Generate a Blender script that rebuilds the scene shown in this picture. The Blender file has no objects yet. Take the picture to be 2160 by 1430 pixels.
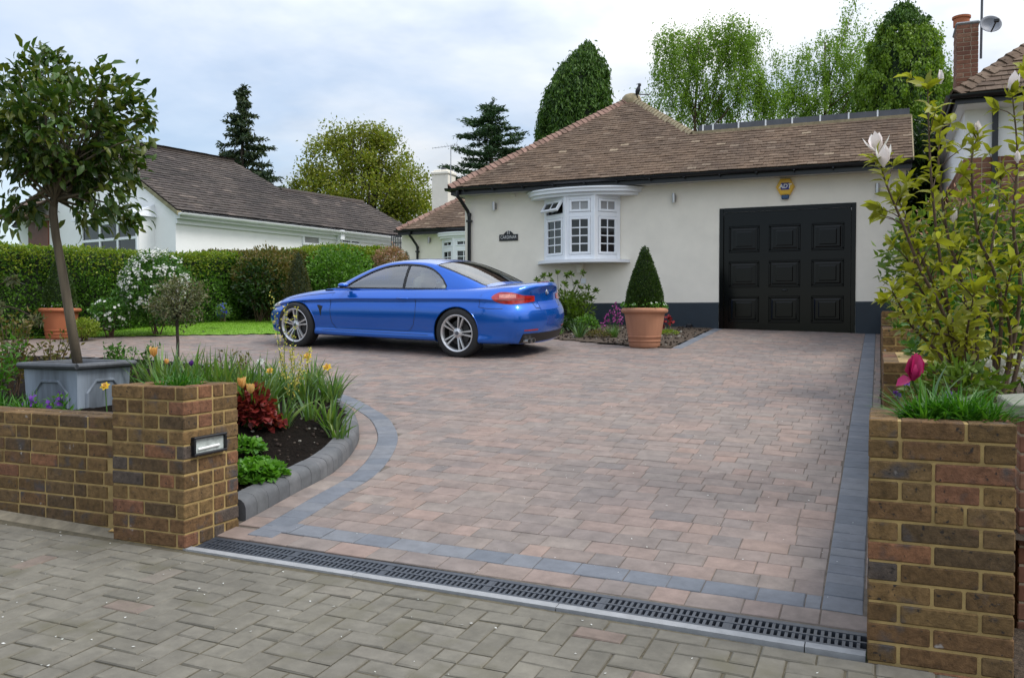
import bpy, bmesh, math, random
import numpy as np
from mathutils import Vector, Matrix
from mathutils.bvhtree import BVHTree
PI = math.pi
R = math.radians
# ---------- camera model (a picture position turned into a place in the world, as a surveyor would) ----------
FPX, CX, CY = 1850.0, 1080.0, 715.0
YAW, PITCH, CAMZ = math.radians(22.7), math.radians(1.45), 1.4
_cy, _sy, _cp, _sp = math.cos(YAW), math.sin(YAW), math.cos(PITCH), math.sin(PITCH)
CR = (_cy, _sy, 0.0); CF = (-_sy*_cp, _cy*_cp, -_sp); CU = (-_sy*_sp, _cy*_sp, _cp)
def ray(px, py):
    a, b = (px-CX)/FPX, (CY-py)/FPX
    return tuple(CF[i]+a*CR[i]+b*CU[i] for i in range(3))
def at_y(px, py, y):
    d = ray(px, py); t = y/d[1]
    return (d[0]*t, y, CAMZ+d[2]*t)
def at_d(px, py, t):
    d = ray(px, py)
    return (d[0]*t, d[1]*t, CAMZ+d[2]*t)
def at_z(px, py, z):
    d = ray(px, py); t = (z-CAMZ)/d[2]
    return (d[0]*t, d[1]*t, z)
def project(p):
    v = (p[0], p[1], p[2]-CAMZ)
    w = sum(v[i]*CF[i] for i in range(3))
    return (CX+FPX*sum(v[i]*CR[i] for i in range(3))/w, CY-FPX*sum(v[i]*CU[i] for i in range(3))/w, w)
def gz(x, y):
    x = min(max(x, -13.0), 3.0)
    h = -1.265-.0275*(x+.03)
    if y >= 3.47:
        t = min(y, 17.0)-3.47
        h += .0905*t-.001*t*t
    else:
        h += .035*(max(y, -2.0)-3.47)
    return h+CAMZ
def on_g(px, py, dz=0.0):
    d = ray(px, py)
    lo, hi = .5, 60.0
    for k in range(60):
        m = (lo+hi)/2
        if CAMZ+d[2]*m > gz(d[0]*m, d[1]*m)+dz: lo = m
        else: hi = m
    return (d[0]*lo, d[1]*lo, gz(d[0]*lo, d[1]*lo)+dz)
CLOUD_LOC = (0.3, 0.1, 0.0); EXPOSURE = 0.93
random.seed(7); rng = np.random.default_rng(11)
S = bpy.context.scene
COL = S.collection
U = random.uniform
# ---------- object bookkeeping ----------
def tag(o, label=None, cat=None, group=None, kind=None):
    if label: o['label'] = label
    if cat: o['category'] = cat
    if group: o['group'] = group
    if kind: o['kind'] = kind
    return o
def thing(name, label, cat, loc=(0, 0, 0), group=None):
    o = bpy.data.objects.new(name, None); COL.objects.link(o)
    o.location = loc; o.empty_display_size = .2
    return tag(o, label, cat, group)
def adopt(o, parent):
    """child already built in world coordinates"""
    o.parent = parent
    if parent.type == 'EMPTY':
        o.matrix_parent_inverse = parent.matrix_basis.inverted()
    return o
def link_mesh(name, me, mats, parent=None, local=False):
    o = bpy.data.objects.new(name, me); COL.objects.link(o)
    for m in (mats if isinstance(mats, (list, tuple)) else [mats]): me.materials.append(m)
    if parent is not None:
        if local: o.parent = parent
        else: adopt(o, parent)
    return o
def copy_tree(o, parent=None):
    c = o.copy(); COL.objects.link(c); c.parent = parent
    for ch in list(o.children): copy_tree(ch, c)
    return c
# chamfered unit box topology
def _cb():
    bm = bmesh.new(); bmesh.ops.create_cube(bm, size=2)
    bmesh.ops.bevel(bm, geom=list(bm.edges), offset=.5, segments=1, affect='EDGES')
    bm.verts.ensure_lookup_table()
    V = np.array([v.co[:] for v in bm.verts]); F = [[v.index for v in f.verts] for f in bm.faces]
    bm.free(); return V, F
CBV, CBF = _cb()
class MB:
    def __init__(s): s.v = []; s.f = []; s.m = []
    def add(s, V, F, mi=0):
        b = len(s.v); s.v.extend([tuple(p) for p in V])
        s.f.extend([tuple(b+i for i in f) for f in F]); s.m.extend([mi]*len(F))
    def box(s, lo, hi, mi=0, M=None):
        x0, y0, z0 = lo; x1, y1, z1 = hi
        V = [(x0,y0,z0),(x1,y0,z0),(x1,y1,z0),(x0,y1,z0),(x0,y0,z1),(x1,y0,z1),(x1,y1,z1),(x0,y1,z1)]
        if M is not None: V = [M @ Vector(p) for p in V]
        s.add(V, [(3,2,1,0),(4,5,6,7),(0,1,5,4),(1,2,6,5),(2,3,7,6),(3,0,4,7)], mi)
    def cbox(s, lo, hi, ch=.004, mi=0, M=None):
        lo = np.array(lo); hi = np.array(hi); c = (lo+hi)/2; h = np.maximum((hi-lo)/2, 1e-4)
        k = np.minimum(ch, h*.9)
        sg = np.sign(CBV); full = np.abs(CBV) > .75
        V = c+sg*np.where(full, h, h-k)
        if M is not None: V = [M @ Vector(p) for p in V]
        s.add(V, CBF, mi)
    def tube(s, pts, rad, n=8, mi=0, caps=True):
        pts = [Vector(p) for p in pts]; b = len(s.v)
        if not hasattr(rad, '__len__'): rad = [rad]*len(pts)
        up = None
        for i, p in enumerate(pts):
            t = (pts[min(i+1, len(pts)-1)]-pts[max(i-1, 0)]).normalized()
            if up is None:
                up = t.orthogonal().normalized()
            else:
                up = (up-t*up.dot(t))
                up = up.normalized() if up.length > 1e-6 else t.orthogonal().normalized()
            w = t.cross(up)
            for k in range(n):
                a = 2*PI*k/n
                s.v.append(tuple(p+(up*math.cos(a)+w*math.sin(a))*rad[i]))
        for i in range(len(pts)-1):
            for k in range(n):
                s.f.append((b+i*n+k, b+i*n+(k+1) % n, b+(i+1)*n+(k+1) % n, b+(i+1)*n+k)); s.m.append(mi)
        if caps:
            s.f.append(tuple(b+k for k in reversed(range(n)))); s.m.append(mi)
            e = b+(len(pts)-1)*n; s.f.append(tuple(e+k for k in range(n))); s.m.append(mi)
    def lathe(s, prof, n=32, c=(0, 0, 0), mi=0, M=None, closed=False):
        b = len(s.v); V = []
        for r, z in prof:
            for k in range(n):
                a = 2*PI*k/n; V.append(Vector((c[0]+r*math.cos(a), c[1]+r*math.sin(a), c[2]+z)))
        if M is not None: V = [M @ p for p in V]
        s.v.extend([tuple(p) for p in V]); L = len(prof)
        for i in range(L if closed else L-1):
            j = (i+1) % L
            for k in range(n):
                s.f.append((b+i*n+k, b+i*n+(k+1) % n, b+j*n+(k+1) % n, b+j*n+k)); s.m.append(mi)
    def prism(s, poly, O, A, B, N, d0, d1, mi=0):
        """polygon (a,b) in plane O + a*A + b*B extruded along N from d0 to d1"""
        O, A, B, N = Vector(O), Vector(A), Vector(B), Vector(N); n = len(poly)
        V = [O+A*a+B*b+N*d0 for a, b in poly]+[O+A*a+B*b+N*d1 for a, b in poly]
        F = [tuple(reversed(range(n))), tuple(range(n, 2*n))]+[(i, (i+1) % n, n+(i+1) % n, n+i) for i in range(n)]
        s.add(V, F, mi)
    def build(s, name, mats, parent=None, smooth=False, local=False, angle=None):
        me = bpy.data.meshes.new(name); me.from_pydata(s.v, [], s.f)
        if any(s.m): me.polygons.foreach_set('material_index', s.m)
        me.update()
        bm = bmesh.new(); bm.from_mesh(me); bmesh.ops.recalc_face_normals(bm, faces=bm.faces)
        if angle is not None:
            for e in bm.edges:
                if len(e.link_faces) == 2 and e.calc_face_angle(0) > math.radians(angle): e.smooth = False
        bm.to_mesh(me); bm.free()
        if smooth or angle is not None: me.polygons.foreach_set('use_smooth', [True]*len(me.polygons))
        return link_mesh(name, me, mats, parent, local)
def np_mesh(name, V, F, mat, parent=None, mi=None, local=False, smooth=False):
    """V (N,3), F (M,k) numpy"""
    me = bpy.data.meshes.new(name); V = np.asarray(V, np.float32); F = np.asarray(F, np.int32)
    me.vertices.add(len(V)); me.vertices.foreach_set('co', V.ravel())
    k = F.shape[1]; me.loops.add(F.size); me.loops.foreach_set('vertex_index', F.ravel())
    me.polygons.add(len(F)); me.polygons.foreach_set('loop_start', np.arange(len(F), dtype=np.int32)*k)
    if mi is not None: me.polygons.foreach_set('material_index', np.asarray(mi, np.int32))
    if smooth: me.polygons.foreach_set('use_smooth', np.ones(len(F), bool))
    me.update(calc_edges=True); me.validate()
    return link_mesh(name, me, mat, parent, local)
def unit(a): return a/np.maximum(np.linalg.norm(a, axis=-1, keepdims=True), 1e-9)
def rdir(n): return unit(rng.normal(size=(n, 3)))
def leafV(P, D, L, W, N=None, cup=.15, kind='kite'):
    """arrays of leaves -> V, F (two folded triangles or 4 quads each)"""
    P = np.asarray(P, float); n = len(P); D = unit(np.asarray(D, float))
    L = np.broadcast_to(np.asarray(L, float), (n,))[:, None]; W = np.broadcast_to(np.asarray(W, float), (n,))[:, None]
    if N is None: N = rdir(n)
    s = unit(np.cross(D, N)); nn = unit(np.cross(s, D))
    if kind == 'kite':
        V = np.stack([P, P+D*L*.45+s*W*.5+nn*W*cup, P+D*L, P+D*L*.45-s*W*.5+nn*W*cup], 1).reshape(-1, 3)
        b = np.arange(n)[:, None]*4
        F = np.concatenate([b+[0, 1, 2], b+[0, 2, 3]], 1).reshape(-1, 3)
        return V, F
    # 'long': 3 spine points + 2 pairs, curved down along its length
    c = cup
    sp = [P, P+D*L*.35+nn*L*.02*c, P+D*L*.72-nn*L*.07*c, P+D*L-nn*L*.24*c]
    V = np.stack([sp[0], sp[1]+s*W*.46+nn*W*.16, sp[1], sp[1]-s*W*.46+nn*W*.16,
                  sp[2]+s*W*.38+nn*W*.13, sp[2], sp[2]-s*W*.38+nn*W*.13, sp[3]], 1).reshape(-1, 3)
    b = np.arange(n)[:, None]*8
    F = np.concatenate([b+[0, 1, 2, 2], b+[0, 2, 3, 3], b+[1, 4, 5, 2], b+[2, 5, 6, 3], b+[4, 7, 5, 5], b+[5, 7, 6, 6]], 1).reshape(-1, 4)
    return V, F
def tri_quads(F):
    return F
def leaves(name, P, D, L, W, mat, parent=None, N=None, cup=.15, kind='kite', local=False):
    V, F = leafV(P, D, L, W, N, cup, kind)
    if kind == 'kite': return np_mesh(name, V, F, mat, parent, local=local)
    me = bpy.data.meshes.new(name)
    fs = [tuple(dict.fromkeys(f)) for f in F.tolist()]
    me.from_pydata(V.tolist(), [], fs); me.update()
    me.polygons.foreach_set('use_smooth', [True]*len(me.polygons))
    return link_mesh(name, me, mat, parent, local)
def bladeV(P, D, L, W, bend=.3, seg=4):
    """strap leaves: base P, initial dir D (mostly up), bending over towards horizontal part of D"""
    P = np.asarray(P, float); n = len(P); D = unit(np.asarray(D, float))
    L = np.broadcast_to(np.asarray(L, float), (n,))[:, None]; W = np.broadcast_to(np.asarray(W, float), (n,))[:, None]
    bend = np.broadcast_to(np.asarray(bend, float), (n,))[:, None]
    H = D.copy(); H[:, 2] = 0; H = unit(H+rng.normal(size=(n, 3))*[.02, .02, 0])
    s = unit(np.cross(H, np.array([[0, 0, 1.]]))+rng.normal(size=(n, 3))*.25)
    rows = []
    for k in range(seg+1):
        t = k/seg
        c = P+D*L*t+(H*.8-np.array([[0, 0, 1.]])*.75)*L*bend*t*t
        w = W*(.5*(1-t**2.2)+.03)
        rows += [c-s*w, c+s*w]
    V = np.stack(rows, 1).reshape(-1, 3); m = 2*(seg+1)
    b = np.arange(n)[:, None]*m
    F = np.concatenate([b+[2*k, 2*k+1, 2*k+3, 2*k+2] for k in range(seg)], 1).reshape(-1, 4)
    return V, F
def pip(x, y, poly):
    c = False; n = len(poly)
    for i in range(n):
        x0, y0 = poly[i]; x1, y1 = poly[(i+1) % n]
        if (y0 > y) != (y1 > y) and x < (x1-x0)*(y-y0)/(y1-y0)+x0: c = not c
    return c
def spline(pts, n):
    """Catmull-Rom through pts -> n+1 points"""
    P = [np.array(p, float) for p in pts]; P = [2*P[0]-P[1]]+P+[2*P[-1]-P[-2]]
    out = []; m = len(P)-3
    for i in range(n+1):
        u = min(i/n*m, m-1e-9); k = int(u); t = u-k; a, b, c, d = P[k:k+4]
        out.append(.5*((2*b)+(c-a)*t+(2*a-5*b+4*c-d)*t*t+(3*b-a-3*c+d)*t**3))
    return out
def interp(xs, ys):
    """smooth monotone-ish interpolation (pchip)"""
    xs = np.array(xs, float); ys = np.array(ys, float); h = np.diff(xs); d = np.diff(ys)/h
    m = np.zeros(len(xs)); m[0] = d[0]; m[-1] = d[-1]
    for i in range(1, len(xs)-1):
        if d[i-1]*d[i] > 0:
            w1 = 2*h[i]+h[i-1]; w2 = h[i]+2*h[i-1]; m[i] = (w1+w2)/(w1/d[i-1]+w2/d[i])
    def f(x):
        x = min(max(x, xs[0]), xs[-1]); k = int(min(max(np.searchsorted(xs, x)-1, 0), len(xs)-2))
        t = (x-xs[k])/h[k]
        return float((2*t**3-3*t*t+1)*ys[k]+(t**3-2*t*t+t)*h[k]*m[k]+(-2*t**3+3*t*t)*ys[k+1]+(t**3-t*t)*h[k]*m[k+1])
    return f
# ---------- materials ----------
def _nt(name):
    m = bpy.data.materials.new(name); m.use_nodes = True
    nt = m.node_tree; b = nt.nodes['Principled BSDF']
    return m, nt, b
def hexc(h):
    """photo-like srgb triple (0-255) -> linear"""
    return tuple(((c/255+.055)/1.055)**2.4 if c > 10 else c/255/12.92 for c in h)
def noise(nt, scale, detail=4, rough=.6, coord='Object', vec=None):
    t = nt.nodes.new('ShaderNodeTexNoise'); t.inputs['Scale'].default_value = scale
    t.inputs['Detail'].default_value = detail; t.inputs['Roughness'].default_value = rough
    if vec is None:
        tc = nt.nodes.new('ShaderNodeTexCoord'); vec = tc.outputs[coord]
    nt.links.new(vec, t.inputs['Vector'])
    return t
def ramp(nt, fac, stops, interp='LINEAR'):
    r = nt.nodes.new('ShaderNodeValToRGB'); cr = r.color_ramp; cr.interpolation = interp
    while len(cr.elements) < len(stops): cr.elements.new(.5)
    for e, (p, c) in zip(cr.elements, stops): e.position = p; e.color = (*c, 1)
    nt.links.new(fac, r.inputs['Fac']); return r
def mix(nt, a, b, fac, mode='MIX'):
    n = nt.nodes.new('ShaderNodeMix'); n.data_type = 'RGBA'; n.blend_type = mode
    for val, i in ((fac, 0), (a, 6), (b, 7)):
        if hasattr(val, 'is_output') or isinstance(val, bpy.types.NodeSocket): nt.links.new(val, n.inputs[i])
        elif i == 0: n.inputs[0].default_value = val
        else: n.inputs[i].default_value = (*val, 1)
    return n.outputs[2]
def bump(nt, b, h, strength=.3, dist=.01):
    n = nt.nodes.new('ShaderNodeBump'); n.inputs['Strength'].default_value = strength; n.inputs['Distance'].default_value = dist
    nt.links.new(h, n.inputs['Height']); nt.links.new(n.outputs['Normal'], b.inputs['Normal'])
def gray(t): return (t, t, t)
def M_plain(name, col, rough=.6, metal=0, var=.25, scale=6, bstr=0, bscale=60, bdist=.004, coat=0, spec=None, streak=False):
    m, nt, b = _nt(name)
    n = noise(nt, scale)
    if streak:
        mp = nt.nodes.new('ShaderNodeMapping'); tc = nt.nodes.new('ShaderNodeTexCoord')
        mp.inputs['Scale'].default_value = (1, 1, .12); nt.links.new(tc.outputs['Object'], mp.inputs['Vector'])
        nt.links.new(mp.outputs['Vector'], n.inputs['Vector'])
    r = ramp(nt, n.outputs['Fac'], [(.3, tuple(c*(1-var) for c in col)), (.7, tuple(min(1, c*(1+var)) for c in col))])
    nt.links.new(r.outputs['Color'], b.inputs['Base Color'])
    b.inputs['Roughness'].default_value = rough; b.inputs['Metallic'].default_value = metal
    if coat: b.inputs['Coat Weight'].default_value = coat; b.inputs['Coat Roughness'].default_value = .03
    if spec is not None: b.inputs['Specular IOR Level'].default_value = spec
    if bstr:
        n2 = noise(nt, bscale, 6); bump(nt, b, n2.outputs['Fac'], bstr, bdist)
    return m
def M_island(name, stops, rough=.8, nvar=.3, nscale=30, bstr=.3, bscale=120, bdist=.003, spots=None, spec=.3, world_var=None, interp='LINEAR'):
    """one colour per brick / tile / block (random per island) with grain over it"""
    m, nt, b = _nt(name)
    g = nt.nodes.new('ShaderNodeNewGeometry')
    r = ramp(nt, g.outputs['Random Per Island'], stops, interp)
    n = noise(nt, nscale, 6, .7)
    k = ramp(nt, n.outputs['Fac'], [(.3, gray(1-nvar)), (.7, gray(1+nvar*.6))])
    c = mix(nt, r.outputs['Color'], k.outputs['Color'], 1.0, 'MULTIPLY')
    if world_var:
        n3 = noise(nt, world_var[0], 3); k3 = ramp(nt, n3.outputs['Fac'], [(.35, world_var[1]), (.65, world_var[2])])
        c = mix(nt, c, k3.outputs['Color'], 1.0, 'MULTIPLY')
    for sc, lo, hi, colr in (spots or []):
        n4 = noise(nt, sc, 3, .6); k4 = ramp(nt, n4.outputs['Fac'], [(lo, gray(0)), (hi, gray(1))])
        c = mix(nt, c, colr, k4.outputs['Color'])
    nt.links.new(c, b.inputs['Base Color']); b.inputs['Roughness'].default_value = rough
    b.inputs['Specular IOR Level'].default_value = spec
    if bstr:
        n2 = noise(nt, bscale, 6, .7); bump(nt, b, n2.outputs['Fac'], bstr, bdist)
    return m
def M_leaf(name, stops, rough=.45, transl=.3, spec=.4, tint=None):
    tint = tint or ((1, 1, 1) if ('petal' in name or 'flower' in name) else (1.15, 1.25, .6))
    m, nt, b = _nt(name)
    g = nt.nodes.new('ShaderNodeNewGeometry')
    r = ramp(nt, g.outputs['Random Per Island'], stops)
    nt.links.new(r.outputs['Color'], b.inputs['Base Color'])
    b.inputs['Roughness'].default_value = rough; b.inputs['Specular IOR Level'].default_value = spec
    t = nt.nodes.new('ShaderNodeBsdfTranslucent')
    c = mix(nt, r.outputs['Color'], tint, 1.0, 'MULTIPLY'); nt.links.new(c, t.inputs['Color'])
    mx = nt.nodes.new('ShaderNodeMixShader'); mx.inputs['Fac'].default_value = transl
    nt.links.new(b.outputs[0], mx.inputs[1]); nt.links.new(t.outputs[0], mx.inputs[2])
    nt.links.new(mx.outputs[0], nt.nodes['Material Output'].inputs['Surface'])
    return m
def lf(*cols, **k):  # leaf stops from linear colours
    n = len(cols); return [(i/(n-1) if n > 1 else 0, c) for i, c in enumerate(cols)]
MT = {}
# masonry
MT['brick'] = M_island('stock_brick', [(0, (0.139, 0.084, 0.035)), (.12, (0.179, 0.111, 0.045)), (.24, (0.198, 0.119, 0.049)), (.36, (0.128, 0.075, 0.032)), (.47, (0.157, 0.087, 0.039)), (.56, (0.231, 0.108, 0.055)), (.63, (0.106, 0.068, 0.035)), (.72, (0.179, 0.111, 0.049)), (.80, (0.095, 0.073, 0.059)), (.87, (0.201, 0.094, 0.052)), (.94, (0.143, 0.090, 0.042)), (1, (0.216, 0.136, 0.059))],
    rough=.9, nvar=.55, nscale=26, bstr=1, bscale=48, bdist=.008, spots=[(7.5, .57, .72, (.075, .065, .062)), (5.2, .62, .8, (.16, .085, .05)), (44, .62, .70, (.03, .025, .022)), (11, .70, .77, (.36, .32, .29))], interp='CONSTANT')
MT['mortar'] = M_plain('sandy_mortar', (.345, .24, .095), .95, var=.30, scale=11, bstr=.6, bscale=150)
MT['redbrick'] = M_island('red_brick', [(0, (.20, .085, .05)), (.4, (.26, .12, .075)), (.7, (.17, .075, .05)), (1, (.30, .16, .10))], nvar=.3, nscale=14, bstr=.5, bscale=70)
MT['mortar2'] = M_plain('pale_mortar', (.36, .28, .2), .95, var=.15, scale=14, bstr=.4)
MT['block'] = M_island('clay_paver', [(0, (0.258, 0.191, 0.160)), (.15, (0.219, 0.173, 0.150)), (.3, (0.194, 0.165, 0.148)), (.45, (0.243, 0.193, 0.168)), (.58, (0.179, 0.156, 0.145)), (.7, (0.270, 0.197, 0.165)), (.82, (0.206, 0.172, 0.153)), (.92, (0.237, 0.200, 0.175)), (1, (0.263, 0.187, 0.153))],
    rough=.75, nvar=.28, nscale=9, bstr=.35, bscale=160, bdist=.0015, spots=[(180, .74, .78, (.45, .42, .38))], world_var=(.9, (.9, .9, .92), (1.08, 1.06, 1.04)))
MT['band'] = M_island('charcoal_paver', [(0, (0.125, 0.139, 0.161)), (.5, (0.147, 0.158, 0.180)), (1, (0.173, 0.180, 0.195))], rough=.75, nvar=.2, nscale=12, bstr=.35, bscale=160, bdist=.0015)
MT['kerb'] = M_island('charcoal_kerb', [(0, (0.101, 0.104, 0.111)), (.5, (0.114, 0.117, 0.121)), (1, (0.134, 0.134, 0.138))], rough=.8, nvar=.25, nscale=12, bstr=.35, bscale=140, bdist=.0015)
MT['sand'] = M_plain('jointing_sand', (.115, .095, .075), .95, var=.3, scale=25, bstr=.4)
MT['cway'] = M_island('buff_paver', [(0, (0.156, 0.143, 0.116)), (.3, (0.171, 0.157, 0.128)), (.6, (0.144, 0.132, 0.107)), (.975, (0.180, 0.165, 0.136)), (1, (0.197, 0.150, 0.124))], rough=.85, nvar=.25, nscale=12, bstr=.45, bscale=180, bdist=.002,
    spots=[(210, .73, .77, (.42, .40, .36)), (3.1, .56, .74, (.115, .105, .072))], world_var=(1.3, (.84, .84, .84), (1.1, 1.1, 1.08)))
MT['cjoint'] = M_plain('dark_joint', (.085, .072, .045), .95, var=.35, scale=30, bstr=.4)
MT['concrete'] = M_plain('pale_concrete', (.27, .275, .28), .85, var=.12, scale=20, bstr=.3)
MT['grate'] = M_plain('black_iron', (.035, .042, .055), .5, var=.25, scale=30, bstr=.2)
MT['void'] = M_plain('channel_dark', (.008, .008, .01), .9)
MT['soil'] = M_plain('dark_soil', (.011, .008, .006), .95, spec=.08, var=.5, scale=40, bstr=1, bscale=60, bdist=.03)
MT['soil2'] = M_plain('brown_soil', (.085, .06, .04), .95, var=.5, scale=40, bstr=1, bscale=60, bdist=.03)
MT['turf'] = M_plain('lawn_turf', (.13, .26, .010), .9, var=.3, scale=8, bstr=.6, bscale=90)
MT['field'] = M_plain('rough_grass', (.055, .10, .025), .95, var=.3, scale=3)
# house
MT['render'] = M_plain('cream_render', (.82, .77, .665), .85, var=.045, scale=2.6, bstr=.12, bscale=140, bdist=.002)
MT['render_w'] = M_plain('white_render', (.86, .86, .86), .85, var=.03, scale=2.2, bstr=.1, bscale=120, bdist=.002)
MT['plinth'] = M_plain('slate_blue_plinth', (.012, .022, .032), .55, var=.12, scale=5, bstr=.1)
MT['tile'] = M_island('brown_clay_tile', [(0, (0.106, 0.070, 0.046)), (.2, (0.132, 0.088, 0.059)), (.45, (0.154, 0.104, 0.069)), (.7, (0.123, 0.082, 0.055)), (.93, (0.167, 0.116, 0.079)), (.985, (0.211, 0.154, 0.109)), (1, (0.317, 0.246, 0.167))], rough=.85, nvar=.35, nscale=20, bstr=.5, bscale=90,
    world_var=(1.1, (.82, .82, .84), (1.12, 1.1, 1.08)), spots=[(26, .70, .78, (.30, .25, .19))])
MT['tile_n'] = M_island('grey_brown_tile', [(0, (0.048, 0.040, 0.035)), (.3, (0.070, 0.058, 0.051)), (.6, (0.088, 0.072, 0.063)), (.9, (0.062, 0.050, 0.046)), (1, (0.141, 0.114, 0.097))], rough=.85, nvar=.35, nscale=14, bstr=.5, bscale=60,
    world_var=(.6, (.78, .78, .8), (1.15, 1.13, 1.1)), spots=[(9, .70, .8, (.22, .19, .12))])
MT['hip'] = M_island('hip_tile', [(0, (.19, .12, .09)), (.5, (.26, .155, .12)), (1, (.32, .20, .155))], rough=.85, nvar=.3, nscale=20, bstr=.4)
MT['hipmortar'] = M_plain('lichen_mortar', (.30, .245, .15), .95, var=.25, scale=14, bstr=.5)
MT['gutter'] = M_plain('black_plastic', (.008, .009, .012), .35, var=.1)
MT['door'] = M_plain('black_gloss_door', (.0028, .0035, .004), .12, var=.06, scale=3, spec=.24)
MT['upvc'] = M_plain('white_upvc', (.80, .82, .85), .35, var=.02, scale=3)
MT['lead'] = M_plain('lead_sheet', (.085, .09, .105), .6, var=.2, scale=5)
MT['soffit'] = M_plain('grey_soffit', (.45, .45, .43), .7, var=.05)
def M_glass(name, col=(.012, .014, .016), rough=.03, var=.5, scale=2.2, spec=.6):
    m = M_plain(name, col, rough, var=var, scale=scale); m.node_tree.nodes['Principled BSDF'].inputs['Specular IOR Level'].default_value = spec; return m
MT['glass'] = M_glass('window_glass')
MT['blind'] = M_glass('grey_blind_glass', (.30, .30, .30), .1, .12, 3)
MT['steel'] = M_plain('brushed_steel', (.45, .45, .45), .35, 1.0, var=.1)
MT['yellow'] = M_plain('yellow_plastic', (.72, .42, .012), .35, var=.04)
MT['navy'] = M_plain('navy_print', (.012, .012, .20), .5, var=.02)
MT['bluelens'] = M_plain('blue_lens', (.012, .06, .16), .15, var=.05)
MT['white'] = M_plain('white_print', (.82, .82, .80), .5, var=.02)
MT['signblk'] = M_plain('black_slate_sign', (.008, .008, .010), .4, var=.1)
MT['wood'] = M_plain('fence_wood', (.30, .16, .05), .8, var=.25, scale=9, bstr=.3, streak=True)
MT['cottage_door'] = M_plain('brown_door', (.16, .045, .02), .5, var=.15)
# pots
MT['terra'] = M_plain('terracotta', (.40, .185, .105), .85, var=.18, scale=5, bstr=.25, bscale=70, streak=True)
MT['terra2'] = M_plain('orange_terracotta', (.38, .12, .05), .8, var=.12, scale=5, bstr=.2, streak=True)
MT['leadpot'] = M_plain('weathered_lead', (.17, .20, .24), .65, var=.65, scale=6, streak=True, bstr=.25, bscale=40)
MT['leadrim'] = M_plain('dark_lead_rim', (.075, .08, .09), .55, var=.25, scale=12, bstr=.2)
# timber
MT['bark'] = M_plain('grey_brown_bark', (.12, .095, .065), .9, var=.35, scale=20, bstr=.8, bscale=45, streak=True)
MT['bark_d'] = M_plain('dark_bark', (.045, .034, .025), .9, var=.35, scale=20, bstr=.6)
MT['birchbark'] = M_plain('silver_birch_bark', (.34, .33, .30), .8, var=.45, scale=6)
MT['twig'] = M_plain('brown_twig', (.075, .045, .025), .8, var=.3, scale=20)
# foliage
G = {}
G['bay'] = M_leaf('dark_glossy_leaf', lf((.022, .05, .010), (.045, .095, .014), (.075, .135, .022), (.13, .15, .02), (.035, .075, .018)), .35, .25)
G['hedge'] = M_leaf('hedge_leaf', lf((0.035, 0.102, 0.012), (0.087, 0.210, 0.020), (0.145, 0.290, 0.029), (0.058, 0.145, 0.014)), .5, .3)
G['hedge_new'] = M_leaf('hedge_new_growth', lf((0.127, 0.196, 0.014), (0.196, 0.265, 0.021), (0.276, 0.322, 0.034), (0.103, 0.184, 0.017)), .5, .35)
G['laurel'] = M_leaf('deep_green_leaf', lf((.012, .035, .008), (.03, .07, .012), (.05, .10, .02)), .35, .2)
G['copper'] = M_leaf('bronze_green_leaf', lf((0.075, 0.094, 0.019), (0.138, 0.125, 0.025), (0.188, 0.125, 0.037), (0.062, 0.112, 0.015)), .5, .3)
G['choisya'] = M_leaf('choisya_leaf', lf((0.031, 0.094, 0.013), (0.062, 0.163, 0.020), (0.100, 0.213, 0.025)), .4, .25)
G['white_fl'] = M_leaf('white_petal', lf((.72, .72, .68), (.82, .82, .78), (.62, .64, .55)), .6, .3)
G['variegated'] = M_leaf('variegated_leaf', lf((.07, .095, .035), (.15, .16, .075), (.24, .23, .12), (.05, .07, .025), (.17, .13, .08)), .5, .3)
G['box'] = M_leaf('box_leaf', lf((0.013, 0.037, 0.006), (0.030, 0.069, 0.010), (0.053, 0.100, 0.015), (0.075, 0.119, 0.019)), .45, .2)
G['yew'] = M_leaf('yew_leaf', lf((.05, .05, .012), (.085, .075, .018), (.045, .065, .014)), .6, .2)
G['spruce'] = M_leaf('spruce_needle', lf((0.013, 0.036, 0.018), (0.029, 0.058, 0.023), (0.052, 0.078, 0.029), (0.065, 0.078, 0.023)), .6, .15)
G['cedar'] = M_leaf('cedar_needle', lf((0.013, 0.042, 0.016), (0.029, 0.072, 0.023), (0.058, 0.111, 0.029)), .6, .15)
G['cypress'] = M_leaf('cypress_spray', lf((0.020, 0.056, 0.007), (0.044, 0.106, 0.011), (0.075, 0.156, 0.018), (0.100, 0.181, 0.022)), .6, .25)
G['oak'] = M_leaf('spring_oak_leaf', lf((0.143, 0.156, 0.013), (0.221, 0.227, 0.021), (0.273, 0.286, 0.029), (0.117, 0.156, 0.016), (0.195, 0.260, 0.026)), .55, .4)
G['birch'] = M_leaf('spring_birch_leaf', lf((0.115, 0.203, 0.016), (0.176, 0.284, 0.027), (0.230, 0.351, 0.041), (0.135, 0.257, 0.027)), .55, .4)
G['ivy'] = M_leaf('bright_climber_leaf', lf((.055, .105, .010), (.09, .15, .014), (.12, .19, .02), (.045, .09, .01)), .5, .35)
G['magnolia'] = M_leaf('magnolia_leaf', lf((.20, .20, .014), (.28, .285, .022), (.34, .34, .04), (.16, .17, .012), (.40, .40, .07)), .45, .45)
G['mag_pet'] = M_leaf('magnolia_petal', lf((.88, .86, .82), (.90, .88, .84), (.84, .74, .72)), .5, .3)
G['strap'] = M_leaf('daffodil_leaf', lf((.06, .14, .02), (.10, .20, .03), (.15, .27, .05), (.09, .17, .075), (.20, .27, .06), (.05, .12, .02)), .4, .35)
G['strap_d'] = M_leaf('iris_leaf', lf((.04, .10, .02), (.08, .17, .04), (.13, .22, .06), (.06, .13, .07)), .4, .3)
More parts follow.
